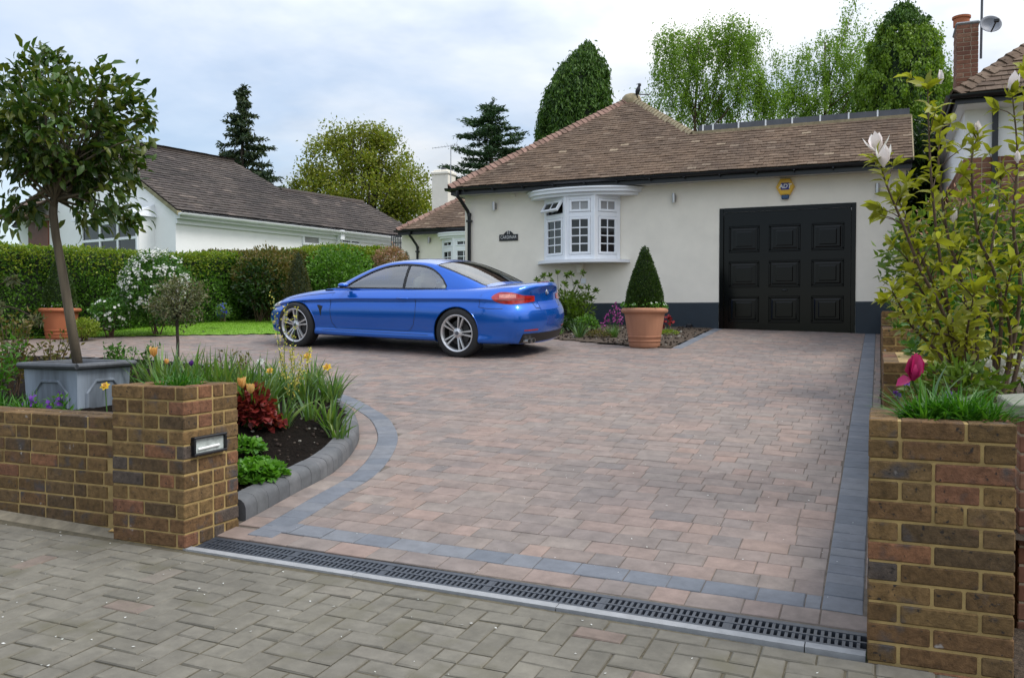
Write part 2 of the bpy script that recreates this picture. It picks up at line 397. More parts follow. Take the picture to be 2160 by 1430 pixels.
G['grassy'] = M_leaf('bright_grassy_leaf', lf((.025, .10, .010), (.05, .16, .012), (.09, .22, .02)), .45, .35)
G['lawnb'] = M_leaf('lawn_blade', lf((0.115, 0.253, 0.009), (0.161, 0.322, 0.011), (0.207, 0.391, 0.018)), .5, .35)
G['low'] = M_leaf('low_perennial_leaf', lf((.045, .15, .010), (.085, .23, .016), (.13, .30, .03)), .45, .35)
G['heuchera'] = M_leaf('maroon_leaf', lf((.20, .025, .022), (.30, .04, .035), (.13, .015, .018), (.36, .07, .055)), .45, .3)
G['forsy'] = M_leaf('pale_yellow_flower', lf((.55, .48, .08), (.66, .58, .12), (.45, .45, .08)), .6, .3)
G['yellow_fl'] = M_leaf('yellow_petal', lf((.72, .48, .02), (.78, .58, .05)), .6, .3)
G['peach_fl'] = M_leaf('peach_petal', lf((.72, .42, .12), (.75, .50, .18), (.70, .36, .09)), .6, .3)
G['purple'] = M_leaf('purple_petal', lf((.10, .02, .24), (.16, .04, .34), (.07, .015, .16)), .6, .2)
G['pinkfl'] = M_leaf('magenta_petal', lf((.36, .05, .24), (.44, .08, .32), (.28, .03, .18)), .6, .3)
G['redfl'] = M_leaf('red_petal', lf((.30, .012, .018), (.38, .03, .03), (.20, .01, .015)), .6, .3)
G['pinkbush'] = M_leaf('pink_bush_leaf', lf((.36, .19, .13), (.45, .25, .18), (.16, .15, .05), (.28, .15, .08)), .6, .3)
G['euph'] = M_leaf('lime_flower', lf((.30, .34, .03), (.40, .42, .06), (.20, .26, .02)), .6, .35)
G['bluefl'] = M_leaf('blue_petal', lf((.03, .04, .40), (.05, .07, .50)), .6, .2)
G['tulip'] = M_leaf('pink_tulip_petal', lf((.46, .012, .11), (.52, .025, .15), (.40, .008, .085)), .4, .35)

G['climber'] = M_leaf('climber_leaf', lf((0.115, 0.209, 0.016), (0.176, 0.277, 0.024), (0.230, 0.338, 0.038), (0.081, 0.162, 0.014)), .5, .4)
# ---------- setting: ground, pavement, driveway, lawn, soil ----------
def at_x(px, py, x):
    d = ray(px, py); t = x/d[0]
    return (x, d[1]*t, CAMZ+d[2]*t)
def sheet(name, poly_or_grid, mat, dz, kind='structure', res=.5, test=None, bounds=None, zf=None):
    zf = zf or gz
    x0, x1, y0, y1 = bounds; nx = int((x1-x0)/res)+1; ny = int((y1-y0)/res)+1
    idx = {}; V = []; F = []
    def vid(i, j):
        if (i, j) not in idx:
            x = x0+(x1-x0)*i/nx; y = y0+(y1-y0)*j/ny
            idx[(i, j)] = len(V); V.append((x, y, zf(x, y)+dz))
        return idx[(i, j)]
    for i in range(nx):
        for j in range(ny):
            if test is None or test(x0+(x1-x0)*(i+.5)/nx, y0+(y1-y0)*(j+.5)/ny):
                F.append((vid(i, j), vid(i+1, j), vid(i+1, j+1), vid(i, j+1)))
    mb = MB(); mb.add(V, F); o = mb.build(name, mat, smooth=True)
    return tag(o, kind=kind)
# outer terrain: one sheet to the horizon, denser near
def terrain():
    xs = [-400, -150, -60, -30, -20]+[-16+i for i in range(22)]+[8, 14, 30, 80, 300]
    ys = [-60, -20, -6, -2, 0]+[1+i for i in range(22)]+[26, 34, 60, 120, 400]
    V = [(x, y, gz(x, y)-.06) for x in xs for y in ys]; n = len(ys)
    F = [(i*n+j, (i+1)*n+j, (i+1)*n+j+1, i*n+j+1) for i in range(len(xs)-1) for j in range(n-1)]
    mb = MB(); mb.add(V, F); tag(mb.build('ground', MT['field'], smooth=True), kind='structure')
terrain()
SK = lambda x, y: y+.0157*(x+3.22)*max(0, 1-abs(y-3.5)/6)     # the drain line is slightly skew to the house
# path of the charcoal band round the planted bed (outer edge)
band_path = spline([(-2.93, 3.70), (-2.945, 3.95), (-3.0, 4.41), (-3.08, 5.05), (-3.385, 5.82), (-3.74, 6.37), (-4.14, 6.81), (-5.0, 7.5), (-6.2, 8.1), (-7.6, 8.45), (-9.2, 8.4), (-10.8, 7.9), (-12.2, 7.0), (-13.6, 5.6)], 200)
def resample(P, step):
    P = [np.array(p) for p in P]; out = [P[0]]; acc = 0
    for a, b in zip(P, P[1:]):
        L = np.linalg.norm(b-a); pos = step-acc
        while pos <= L:
            out.append(a+(b-a)*pos/L); pos += step
        acc = (acc+L) % step
    return out
BP = resample(band_path, .02)
BN = []
for i in range(len(BP)):
    t = BP[min(i+4, len(BP)-1)]-BP[max(i-4, 0)]; t = t/np.linalg.norm(t); BN.append(np.array((-t[1], t[0])))
def off(i, d): return BP[i]+BN[i]*d
BANDPOLY = [tuple(p) for p in BP[::6]]+[(-14.5, 3.4), (-2.93, 3.4)]
def in_bed_band(x, y): return pip(x, y, BANDPOLY)
lawn_edge = [(-14.0, 9.1), (-13.0, 9.9), (-12.03, 10.59), (-10.6, 11.5), (-9.29, 12.21), (-8.8, 13.2), (-8.75, 15), (-9.4, 18), (-10.6, 22.2)]
DRIVE = [(-2.95, 3.62), (.03, 3.67), (.03, 16.0), (-2.75, 16.0), (-2.75, 12.45), (-3.05, 12.42), (-5.1, 13.2), (-7.4, 13.9), (-8.0, 15.0), (-8.0, 22.9)]+[(p[0], p[1]) for p in reversed(lawn_edge)]+[(-14.5, 7.5), (-14.5, 3.62)]
def slab(mb, quad, top, dep=.02, ch=.004, sink=.0025, jit=.0012):
    """paver: quad of xy corners, z follows the ground; chamfered top"""
    c = np.mean(quad, 0); V = []; j = U(-jit, jit); ti = U(-jit, jit); tj = U(-jit, jit)
    for q in quad:
        d = c-np.array(q); d = d/np.linalg.norm(d); p = np.array(q)+d*ch*1.4; V.append((p[0], p[1], gz(*p)+top+j+(ti if q[0] < c[0] else -ti)+(tj if q[1] < c[1] else -tj)))
    for q in quad: V.append((q[0], q[1], gz(*q)+top-sink+j))
    for q in quad: V.append((q[0], q[1], gz(*q)+top-dep))
    mb.add(V, [(0, 1, 2, 3)]+[(i+4, (i+1) % 4+4, (i+1) % 4, i) for i in range(4)]+[(i+8, (i+1) % 4+8, (i+1) % 4+4, i+4) for i in range(4)])
def driveway():
    mb = MB(); g = .0018; y = 3.665; row = 0
    while y < 22.8:
        rd = .155 if row != 1 else .15
        if row == 1:          # charcoal row, laid below
            y += rd; row += 1; continue
        x = -14.4+U(0, .2)
        pat = [.155, .235, .20, .155, .235, .118]
        while x < .03:
            w = random.choice(pat)
            x1 = x+w
            a, b = x, x1
            segs = []
            if row == 0: segs.append((a, min(b, .025)))
            elif a < -.215: segs.append((a, min(b, -.215)))
            if row and b > -.045: segs.append((max(a, -.045), min(b, .025)))
            for a, b in segs:
                if b-a < .02: continue
                xc, yc = (a+b)/2, SK((a+b)/2, y+rd/2)
                if row == 0 and xc > -3.2 and xc < -2.9: pass
                elif not pip(xc, yc, DRIVE): continue
                else:
                    # leave out what lies under the curved band and the bed
                    k = int(np.argmin([(p[0]-xc)**2+(p[1]-yc)**2 for p in BP[::4]]))*4
                    s = np.dot(np.array((xc, yc))-BP[k], BN[k])
                    if in_bed_band(xc, yc) and s > .03 and row > 0: continue
                q = [(a+g, SK(a, y+g)), (b-g, SK(b, y+g)), (b-g, SK(b, y+rd-g)), (a+g, SK(a, y+rd-g))]
                slab(mb, q, 0.0)
            x = x1
        y += rd; row += 1
    # curved course between band and kerb
    i = 8
    while i < len(BP)-12:
        n = random.choice([6, 8, 10]); j = min(i+n, len(BP)-1)
        slab(mb, [tuple(off(i, .158)), tuple(off(i, .30)), tuple(off(j, .30)), tuple(off(j, .158))][::-1], .004)
        i = j
    tag(mb.build('driveway', MT['block']), kind='structure')
    bd = MB(); x = -3.05
    y = 3.665+.155
    while x < -.225:
        w = random.choice([.2, .155, .2, .235]); b = min(x+w, -.214)
        slab(bd, [(x+g, SK(x, y+g)), (b-g, SK(b, y+g)), (b-g, SK(b, y+.15-g)), (x+g, SK(x, y+.15-g))], .0005 if x > -2.7 else .0045); x += w
    y = SK(-.13, 3.825)
    while y < 15.95:
        d = random.choice([.12, .155, .12, .155]); b = min(y+d, 15.96)
        slab(bd, [(-.212+g, y+g), (-.048-g, y+g), (-.048-g, b-g), (-.212+g, b-g)], .0005); y += d
    i = 2
    while i < len(BP)-12:
        j = min(i+random.choice([6, 8, 8]), len(BP)-1)
        slab(bd, [tuple(off(i, 0)), tuple(off(j, 0)), tuple(off(j, .155)), tuple(off(i, .155))], .0045); i = j
    y = 12.5
    while y < 15.9:       # edge of the flower bed below the window
        slab(bd, [(-2.74, y+g), (-2.6, y+g), (-2.6, y+.2-g), (-2.74, y+.2-g)], .0045); y += .2
    tag(bd.build('driveway_band', MT['band']), kind='structure')
    sheet('driveway_base', None, MT['sand'], -.0035, test=lambda x, y: pip(x, y, DRIVE) or (y < 9 and x < -2.7 and y > 3.7), bounds=(-14.4, .02, 3.68, 22.8), res=.2)
driveway()
def carriageway():
    mb = MB(); u = .1; g = .0035
    y0 = 3.43-.02
    A = lambda x, y: (x, y0-.015-y+.0157*(x+3.22))       # rows counted from the drain outwards
    # stretcher course along the drain
    x = -9.0
    while x < 3.2:
        w = .2; q = [A(x+g, .1-g), A(x+w-g, .1-g), A(x+w-g, g), A(x+g, g)]
        slab(mb, q, 0, ch=.006, sink=.004, jit=.0015); x += w
    for i in range(-92, 33):
        for j in range(0, 34):
            d = (i-j) % 4
            if d == 0 and j: a, b, c, e = i, i+2, j, j+1
            elif d == 3: a, b, c, e = i, i+1, max(j, 1), j+2
            else: continue
            if random.random() < .12 and d == 0:
                q = [[a, a+1, c, e], [a+1, b, c, e]]
            else: q = [[a, b, c, e]]
            for a_, b_, c_, e_ in q:
                jx, jy = U(-.002, .002), U(-.002, .002)
                slab(mb, [A(a_*u+g+jx, e_*u-g+jy), A(b_*u-g+jx, e_*u-g+jy), A(b_*u-g+jx, c_*u+g+jy), A(a_*u+g+jx, c_*u+g+jy)], 0, ch=.006, sink=.004, jit=.0018)
    tag(mb.build('pavement', MT['cway']), kind='structure')
    sheet('pavement_base', None, MT['cjoint'], -.006, test=lambda x, y: y < 3.43+.0157*(x+3.22) or x < -3.3 or x > .1, bounds=(-9.2, 3.4, -3, 3.45), res=.06)
carriageway()
# ---------- brickwork ----------
def lay(bk, along, a, b, f, zt, zb, half, inward, nxt):
    """one course on one face: along='x'|'y', from a to b, outer face coordinate f, inward +1/-1"""
    L = .2155; p = a
    first = half
    while p < b-.01:
        w = .1025 if first or random.random() < .13 else L
        first = False
        q = min(p+w, b)
        if b-q < .05: q = b
        jit = U(-.0018, .0018); e = .0055
        lo, hi = (p+(e if p > a else 0), q-(e if q < b else 0))
        fo, fi = f+jit, f+inward*.1
        f0, f1 = min(fo, fi), max(fo, fi)
        dz = U(-.0012, .0012)
        if along == 'x': bk.cbox((lo, f0, zb+dz), (hi, f1, zt+dz), .0045)
        else: bk.cbox((f0, lo, zb+dz), (f1, hi, zt+dz), .0045)
        p = q
def brick_block(name_b, name_m, x0, x1, y0, y1, ztop, zbot, parent, hollow=None, faces='fblr', mats=None):
    bk, mo = MB(), MB(); ci = .1025; k = 0; z = ztop
    while z > zbot:
        zb = z-.065; ev = k % 2 == 0
        hx = random.random() < .5
        if 'f' in faces: lay(bk, 'x', x0 if ev else x0+ci+.01, x1 if ev else x1-ci-.01, y0, z, zb, not ev and x1-x0 > .6, +1, 0)
        if 'b' in faces: lay(bk, 'x', x0 if ev else x0+ci+.01, x1 if ev else x1-ci-.01, y1, z, zb, not ev, -1, 0)
        if 'l' in faces: lay(bk, 'y', y0+ci+.01 if ev else y0, y1-ci-.01 if ev else y1, x0, z, zb, ev, +1, 0)
        if 'r' in faces: lay(bk, 'y', y0+ci+.01 if ev else y0, y1-ci-.01 if ev else y1, x1, z, zb, ev, -1, 0)
        z -= .075; k += 1
    r = .0055; T = ztop-.006 if False else ztop-.004
    if hollow is None:
        mo.box((x0+r, y0+r, zbot-.1), (x1-r, y1-r, T))
    else:
        w = .1
        mo.box((x0+r, y0+r, zbot-.1), (x1-r, y0+w, T)); mo.box((x0+r, y1-w, zbot-.1), (x1-r, y1-r, T))
        mo.box((x0+r, y0+w+.0005, zbot-.1), (x0+w, y1-w-.0005, T)); mo.box((x1-w, y0+w+.0005, zbot-.1), (x1-r, y1-w-.0005, T))
    mb_, mm = mats or (MT['brick'], MT['mortar'])
    bk.build(name_b, mb_, parent); mo.build(name_m, mm, parent)
def soil_box(name, x0, x1, y0, y1, z, mat=None, parent=None):
    n = 7; V = [(x0+(x1-x0)*i/n, y0+(y1-y0)*j/n, z+U(-.012, .012)) for i in range(n+1) for j in range(n+1)]
    F = [(i*(n+1)+j, (i+1)*(n+1)+j, (i+1)*(n+1)+j+1, i*(n+1)+j+1) for i in range(n) for j in range(n)]
    mb = MB(); mb.add(V, F); return mb.build(name, mat or MT['soil'], parent, smooth=True)
# left pier
LPX0, LPX1, LPY0, LPY1 = -3.717, -3.23, 3.43, 3.838
LPT = at_y(365, 817, LPY0)[2]
lp = thing('gate_pier', 'hollow brick gate pier with a bulkhead lamp on its driveway side, plants in its top', 'pier', (-3.47, 3.63, gz(-3.47, 3.63)))
brick_block('brickwork', 'mortar', LPX0, LPX1, LPY0, LPY1, LPT, .16, lp, hollow=True)
soil_box('soil_fill', LPX0+.1, LPX1-.1, LPY0+.1, LPY1-.1, LPT-.035, parent=lp)
# low wall
LWT = at_y(110, 874, 3.50)[2]
lw = thing('garden_wall', 'low brick garden wall left of the lamp-lit gate pier, planted behind', 'wall', (-5.6, 3.6, gz(-5.6, 3.6)))
brick_block('brickwork', 'mortar', -8.6, LPX0-.002, 3.50, 3.718, LWT, .12, lw, faces='fb')
hb = MB(); hb.add([(-8.6, 3.43, gz(-8.6, 3.43)-.01), (LPX0-.003, 3.43, gz(-3.7, 3.43)-.01), (LPX0-.003, 3.499, gz(-3.7, 3.5)+.02), (-8.6, 3.499, gz(-8.6, 3.5)+.045), (-8.6, 3.499, .1), (LPX0-.003, 3.499, .1)], [(0, 1, 2, 3), (0, 3, 4), (1, 5, 2), (0, 4, 5, 1)])
hb.build('mortar_fillet', M_plain('sandy_fillet', (.20, .17, .12), .95, var=.35, scale=9, bstr=.6, bscale=60), lw)
# right pier
RPX0, RPY0 = -.03, 3.462
RPT = at_y(1838, 884, RPY0)[2]
RPX1 = RPX0+.475; RPY1 = RPY0+.46
rp = thing('gate_pier', 'tall hollow brick pier at the right end of the drain, pink tulip in top', 'pier', (.2, 3.69, gz(.2, 3.69)))
brick_block('brickwork', 'mortar', RPX0, RPX1, RPY0, RPY1, RPT, .06, rp, hollow=True)
soil_box('soil_fill', RPX0+.1, RPX1-.1, RPY0+.1, RPY1-.1, RPT-.03, parent=rp)
# stepped retaining wall up the right side of the drive
sw = thing('retaining_wall', 'stepped brick retaining wall climbing along the right edge of the driveway', 'wall', (.2, 9, gz(.2, 9)))
for k, (a, b, zt) in enumerate(((RPY1+.005, 6.25, .74), (6.255, 8.26, 1.10), (8.265, 10.3, 1.295), (10.305, 15.9, 1.46))):
    brick_block('brickwork', 'mortar', .03, .03+(.36 if k else .3), a, b, zt, gz(0, a)-.05, sw, faces='fl')
# neighbour's gate post with a stone cap, hard against the right pier
c0 = at_d(2134, 852, 3.5)
np_ = thing('gate_post', 'red brick gate post under a grey stone cap, beside the tulip pier', 'post', (c0[0]+.3, c0[1]+.25, gz(c0[0], c0[1])))
cap = MB(); cx0, cy0, cz = c0[0], c0[1], c0[2]
cap.cbox((cx0, cy0, cz-.055), (cx0+.5, cy0+.47, cz), .006)
cap.add([(cx0+.006, cy0+.006, cz-.0005), (cx0+.494, cy0+.006, cz-.0005), (cx0+.494, cy0+.464, cz-.0005), (cx0+.006, cy0+.464, cz-.0005), (cx0+.25, cy0+.235, cz+.045)], [(0, 1, 4), (1, 2, 4), (2, 3, 4), (3, 0, 4)])
MT['stone'] = M_plain('lichened_stone', (.20, .205, .155), .9, var=.25, scale=18, bstr=.5)
cap.build('stone_cap', MT['stone'], np_)
brick_block('brickwork', 'mortar', cx0+.035, cx0+.465, cy0+.035, cy0+.43, cz-.058, .06, np_, mats=(MT['redbrick'], MT['mortar2']))
# bulkhead lamp on the left pier
q = [at_x(403, 922, LPX1), at_x(472, 911, LPX1), at_x(472, 947, LPX1), at_x(403, 965, LPX1)]
ly0, ly1 = q[0][1], q[1][1]; lz1 = (q[0][2]+q[1][2])/2; lz0 = (q[2][2]+q[3][2])/2
bl = thing('bulkhead_lamp', 'rectangular black-framed bulkhead lamp set in the brick gate pier', 'lamp', (LPX1, (ly0+ly1)/2, lz0))
fm = MB(); X = LPX1+.003; b = .013
for lo, hi in (((X-.02, ly0, lz1-b), (X+.022, ly1, lz1)), ((X-.02, ly0, lz0), (X+.022, ly1, lz0+b)), ((X-.02, ly0, lz0+b+.0004), (X+.021, ly0+b, lz1-b-.0004)), ((X-.02, ly1-b, lz0+b+.0004), (X+.021, ly1, lz1-b-.0004))): fm.cbox(lo, hi, .003)
fm.build('lamp_frame', MT['gutter'], bl)
gl = MB(); gl.box((X-.012, ly0+b+.0005, lz0+b+.0005), (X+.006, ly1-b-.0005, lz1-b-.0005)); gl.build('lens', M_plain('frosted_lens', (.42, .46, .44), .2, var=.3, scale=25), bl)
gt = MB(); gt.tube([(X+.008, ly0+.035, lz0+.032), (X+.008, ly1-.05, lz0+.037)], .007, 8); gt.build('lamp_tube', MT['white'], bl)
# ---------- channel drain ----------
dr = thing('channel_drain', 'long black slotted channel drain across the driveway entrance', 'drain', (-1.6, 3.55, gz(-1.6, 3.55)))
D0, D1 = -3.22, -.032
def dy(x, v): return 3.435+.0157*(x+3.22)+v
gr = MB()
def strip(mb, v0, v1, z0, z1, x0=D0, x1=D1, sl=0.0):
    P = []
    for z in (z0, z1):
        for x, v in ((x0, v0), (x1, v0), (x1+sl, v1), (x0+sl, v1)): P.append((x, dy(x, v), gz(x, dy(x, v))+z))
    mb.add(P, [(3, 2, 1, 0), (4, 5, 6, 7), (0, 1, 5, 4), (1, 2, 6, 5), (2, 3, 7, 6), (3, 0, 4, 7)])
for v0, v1 in ((.046, .064), (.115, .127), (.178, .205)): strip(gr, v0, v1, -.03, .002)
x = D0; k = 0
while x < D1-.03:
    w = .028 if k % 20 == 0 else .0125
    for v0, v1 in ((.0645, .1145), (.1275, .1775)): strip(gr, v0, v1, -.02, .0005, x, x+w, .0)
    x += .0265; k += 1
gr.build('grating', MT['grate'], dr)
vd = MB(); strip(vd, .044, .206, -.075, -.068); vd.build('channel_floor', MT['void'], dr)
ce = MB(); x = D0-.03
while x < D1-.02:
    strip(ce, .0, .044, -.05, .004, x+.002, min(x+1.0, D1)-.002); x += 1.0
ce.build('edge_strip', MT['concrete'], dr)
# ---------- kerb round the bed and its soil ----------
kb = thing('bed_kerb', 'curved charcoal bullnose kerb holding the planted bed beside the gate pier', 'kerb', (-4, 6, gz(-4, 6)))
km = MB(); i = 12
prof = [(.302, -.03), (.302, .07), (.312, .098), (.332, .115), (.36, .122), (.43, .122), (.43, -.03)]
while i < len(BP)-20:
    j = i+(6 if i < 230 else 10); ring = []
    for t in (0, 1):
        for ii, e in ((i, .07), (j, -.07)):
            pass
    a0, a1 = i+.0, j
    R0 = [(*off(i, d), z) for d, z in prof]; R1 = [(*off(j, d), z) for d, z in prof]
    dv = (off(j, .36)-off(i, .36)); dv = dv/np.linalg.norm(dv)*.0013; js = U(-.0015, .0015)
    V = [(p[0]+dv[0], p[1]+dv[1], gz(p[0], p[1])+p[2]+js) for p in R0]+[(p[0]-dv[0], p[1]-dv[1], gz(p[0], p[1])+p[2]+js) for p in R1]
    n = len(prof); km.add(V, [tuple(range(n))[::-1], tuple(range(n, 2*n))]+[(a, (a+1) % n, n+(a+1) % n, n+a) for a in range(n)])
    i = j
km.build('kerb_blocks', MT['kerb'], kb, angle=35)
def sstep(t): t = min(max(t, 0), 1); return t*t*(3-2*t)
def soil_z(x, y):
    s = sstep((-3.55-x)/1.3)
    return gz(x, y)+.105+s*max(.0, .76-.105-gz(x, y))*sstep((7.6-y)/2.5)+.03*math.sin(3*x+1)*math.sin(4*y)*.5+.02*s
BEDPOLY = [tuple(off(k, .41)) for k in range(4, len(BP), 6)]+[(-14.0, 3.7), (-3.2, 3.7)]
sheet('soil', None, MT['soil'], 0, test=lambda x, y: pip(x, y, BEDPOLY) and not (x > LPX0+.02 and y < LPY1-.02) and y > 3.70, bounds=(-14, -3, 3.7, 8.6), res=.07, zf=lambda x, y: soil_z(x, y)+U(-.012, .012))
# flower bed below the window
FB = [(-2.76, 12.52), (-2.76, 15.98), (-7.6, 15.98), (-7.5, 13.95), (-5.1, 13.22), (-3.05, 12.45)]
sheet('flower_bed', None, MT['soil2'], .006, test=lambda x, y: pip(x, y, FB), bounds=(-8, -2.76, 12.4, 15.98), res=.1, zf=lambda x, y: gz(x, y)+U(0, .014))
# garden behind the retaining wall
sheet('garden_soil', None, MT['soil2'], 0, bounds=(.33, 8, 3.95, 15.9), res=.3, zf=lambda x, y: gz(0, y)+.33+U(0, .04))
sheet('side_path', None, MT['soil2'], .004, bounds=(.455, 4, 3.475, 3.95), res=.2)
# lawn
LAWN = lawn_edge+[(-12.0, 23.5), (-12.6, 12.0), (-13.2, 9.2)]
sheet('lawn', None, MT['turf'], .012, test=lambda x, y: pip(x, y, LAWN), bounds=(-14.2, -8.4, 8.9, 23), res=.12)
pts = []
while len(pts) < 16000:
    x, y = U(-13.6, -8.6), U(9, 17)
    if pip(x, y, LAWN): pts.append((x, y, gz(x, y)+.01))
P = np.array(pts); D = rdir(len(P))*.6; D[:, 2] = 1
V, F = bladeV(P, D, rng.uniform(.03, .055, len(P)), .006, .4, 2)
tag(np_mesh('grass', V, F, G['lawnb']), kind='stuff')
# ---------- houses ----------
def at_pl(px, py, P0, N):
    d = Vector(ray(px, py)); o = Vector((0, 0, CAMZ)); N = Vector(N)
    return o+d*((Vector(P0)-o).dot(N)/d.dot(N))
def tiles(mb, O, A, B, poly, gauge=.1, w=.165, lift=.016, lap=1.5):
    """plain tiles laid on a slope: O origin, A along the eaves, B up the slope, poly in (u,v)"""
    O, A, B = Vector(O), Vector(A), Vector(B); N = A.cross(B).normalized()
    us = [p[0] for p in poly]; vs = [p[1] for p in poly]
    v = min(vs); k = 0
    while v < max(vs):
        u = min(us)-w+(w/2 if k % 2 else 0)+U(-.01, .01); wob = U(-.004, .004)
        while u < max(us)+w:
            # clip tile sideways to the polygon at mid height
            vm = v+gauge*.5
            xs = []
            for i in range(len(poly)):
                (a0, b0), (a1, b1) = poly[i], poly[(i+1) % len(poly)]
                if (b0 > vm) != (b1 > vm): xs.append(a0+(a1-a0)*(vm-b0)/(b1-b0))
            xs.sort()
            if len(xs) >= 2:
                a, b = max(u, xs[0]), min(u+w-.004, xs[-1])
                if b-a > .02:
                    h0 = lift+U(-.003, .006); h1 = .003; dv = wob+U(-.005, .005); L = gauge*lap; tl = U(-.003, .003)
                    P = []
                    for hh in (0, -.012):
                        for uu, vv, h in ((a, v+dv, h0+tl), (b, v+dv, h0-tl), (b, v+dv+L, h1), (a, v+dv+L, h1)):
                            P.append(O+A*uu+B*vv+N*(h+hh))
                    mb.add(P, [(0, 1, 2, 3), (4, 5, 1, 0), (5, 6, 2, 1), (7, 4, 0, 3)])
            u += w
        v += gauge; k += 1
def hip_caps(mb, P0, P1, step=.11, w=.13, t=.03, drop=.62):
    P0, P1 = Vector(P0), Vector(P1); d = (P1-P0); L = d.length; d = d/L
    s = d.cross(Vector((0, 0, 1))).normalized(); up = s.cross(d)
    n = int(L/step)
    for i in range(n):
        o = P0+d*(i*step)+up*(.012+U(-.004, .006)); q = d*(step*1.35); lo = up*.03
        A = [o-s*w*U(.85, 1.1)-up*w*drop, o-s*w*.35-up*w*drop*.2+lo*.6, o+lo, o+s*w*.35-up*w*drop*.2+lo*.6, o+s*w*U(.85, 1.1)-up*w*drop]
        Bq = [p+q-up*.028 for p in A]
        V = A+Bq+[p-up*t for p in A]
        F = [(j, j+1, 6+j, 5+j) for j in range(4)]+[(10+j, 11+j, j+1, j) for j in range(4)]
        mb.add(V, F)
H = thing('cream_bungalow', 'cream rendered bungalow with brown hipped tile roof, bow window and black garage door', 'house', (-3.7, 16, 1.15))
WX0, WX1, WY = -7.72, .39, 16.0
ZE = at_y(1200, 380, 15.62)[2]           # eaves
ZR = (at_y(1428, 283, 16.9)[2]+at_y(1915, 249, 16.9)[2])/2
slope = (ZR-ZE)/(16.9-15.62)
zt = at_y(1280, 389, 16)[2]              # wall top
gx0, gx1 = at_y(1517, 560, 16)[0], at_y(1805, 560, 16)[0]
gzt = at_y(1660, 434, 16)[2]; gzb = 1.146
wl = MB(); wd = .25
wl.box((WX0, WY, .7), (gx0, WY+wd, zt)); wl.box((gx0, WY, gzt), (gx1, WY+wd, zt)); wl.box((gx1, WY, .7), (WX1, WY+wd, zt))
wl.box((WX0, WY+wd, .7), (WX0+wd, 23.2, zt)); wl.box((WX1-wd, WY+wd, .7), (WX1, 22, zt)); wl.box((WX0+wd, 22, .7), (WX1-wd, 22.2, zt))
wl.box((-13.2, 23.0, .9), (WX0, 23.25, zt+.0)); wl.box((-13.2, 23.25, .9), (-12.95, 28, zt))
wl.build('wall', MT['render'], H)
PZ = (at_y(1450, 638, 15.97)[2]+at_y(1830, 641, 15.97)[2])/2
pl = MB()
for a, b in ((WX0-.01, gx0-.003), (gx1+.003, WX1+.01)):
    pl.box((a, WY-.025, .8), (b, WY-.0005, PZ)); pl.add([(a, WY-.025, PZ+.0005), (b, WY-.025, PZ+.0005), (b, WY, PZ+.02), (a, WY, PZ+.02)], [(0, 1, 2, 3)])
pl.build('plinth', MT['plinth'], H)
# roof: front slope (pyramid + garage) is one plane
ex0 = at_y(946, 394, 15.62)[0]; exr = WX1+.09
pk_y = 15.62+2.93; pk = (ex0+2.93, pk_y, ZE+slope*2.93)
nu = Vector((0, 1, slope)).normalized(); sl_len = lambda y: (y-15.62)*math.sqrt(1+slope*slope)
xr_hip = pk[0]+(pk_y-16.9)
poly = [(ex0, 0), (exr, 0), (exr, sl_len(16.9)), (xr_hip, sl_len(16.9)), (pk[0], sl_len(pk_y))]
tm = MB(); tiles(tm, (0, 15.62, ZE), (1, 0, 0), nu, poly, gauge=.098)
# west hip slope
nw = Vector((1, 0, slope)).normalized()
tiles(tm, (ex0, 0, ZE), (0, -1, 0), nw, [(-15.62, 0), (-pk_y, sl_len(pk_y)), (-24, sl_len(pk_y)), (-24, 0)], gauge=.098)
rf = tm.build('roof', MT['tile'], H)
ub = MB()      # felt / boarding under the tiles, and hidden slopes
e = .015
ub.add([(ex0, 15.64, ZE-e), (exr-.01, 15.64, ZE-e), (exr-.01, 16.9, ZR-e), (xr_hip, 16.9, ZR-e), (pk[0], pk_y, pk[2]-e)], [(0, 1, 2, 3, 4)])
ub.add([(ex0+.02, 15.64, ZE-e), (pk[0], pk_y, pk[2]-e), (pk[0], 24, pk[2]-e), (ex0+.02, 24, ZE-e)], [(0, 1, 2, 3)])
ub.add([(pk[0], pk_y, pk[2]-e), (xr_hip, 16.9, ZR-e), (xr_hip, 24, ZR-e), (pk[0], 24, pk[2]-e)], [(0, 1, 2, 3)])
ub.add([(xr_hip, 16.93, ZR-.05), (exr-.01, 16.93, ZR-.05), (exr-.01, 22.2, ZR-.05), (xr_hip, 22.2, ZR-.05)], [(0, 1, 2, 3)])
ub.add([(exr-.012, 15.66, ZE-.02), (exr-.012, 22.2, ZE-.02), (exr-.012, 22.2, ZR-.06), (exr-.012, 16.9, ZR-.03)], [(0, 1, 2, 3)])
ub.build('roof_board', MT['lead'], H)
hc = MB(); hip_caps(hc, (ex0, 15.62, ZE+.03), (pk[0], pk_y, pk[2]+.03)); o = hc.build('hip_tiles', MT['hip'], rf); o.parent = rf
hc = MB(); hip_caps(hc, (xr_hip, 16.9, ZR+.025), (pk[0], pk_y, pk[2]+.03), step=.11, w=.12, drop=.75); o = hc.build('hip_tiles', MT['hipmortar'], rf)
hc = MB(); hc.lathe([(0, .13), (.07, .125), (.14, .10), (.19, .05), (.22, -.02), (.2, -.1)], 14, (pk[0], pk_y, pk[2]-.03)); hc.build('ridge_cap', MT['hipmortar'], rf, smooth=True)
vg = MB(); vg.box((xr_hip, 16.86, ZR-.02), (exr+.01, 16.94, ZR+.035)); vg.build('ridge_tiles', MT['hipmortar'], rf)
ld = MB(); ld.box((xr_hip+.1, 16.945, ZR-.06), (exr-.02, 17.02, ZR+.155)); ld.build('flat_roof_edge', MT['lead'], H)
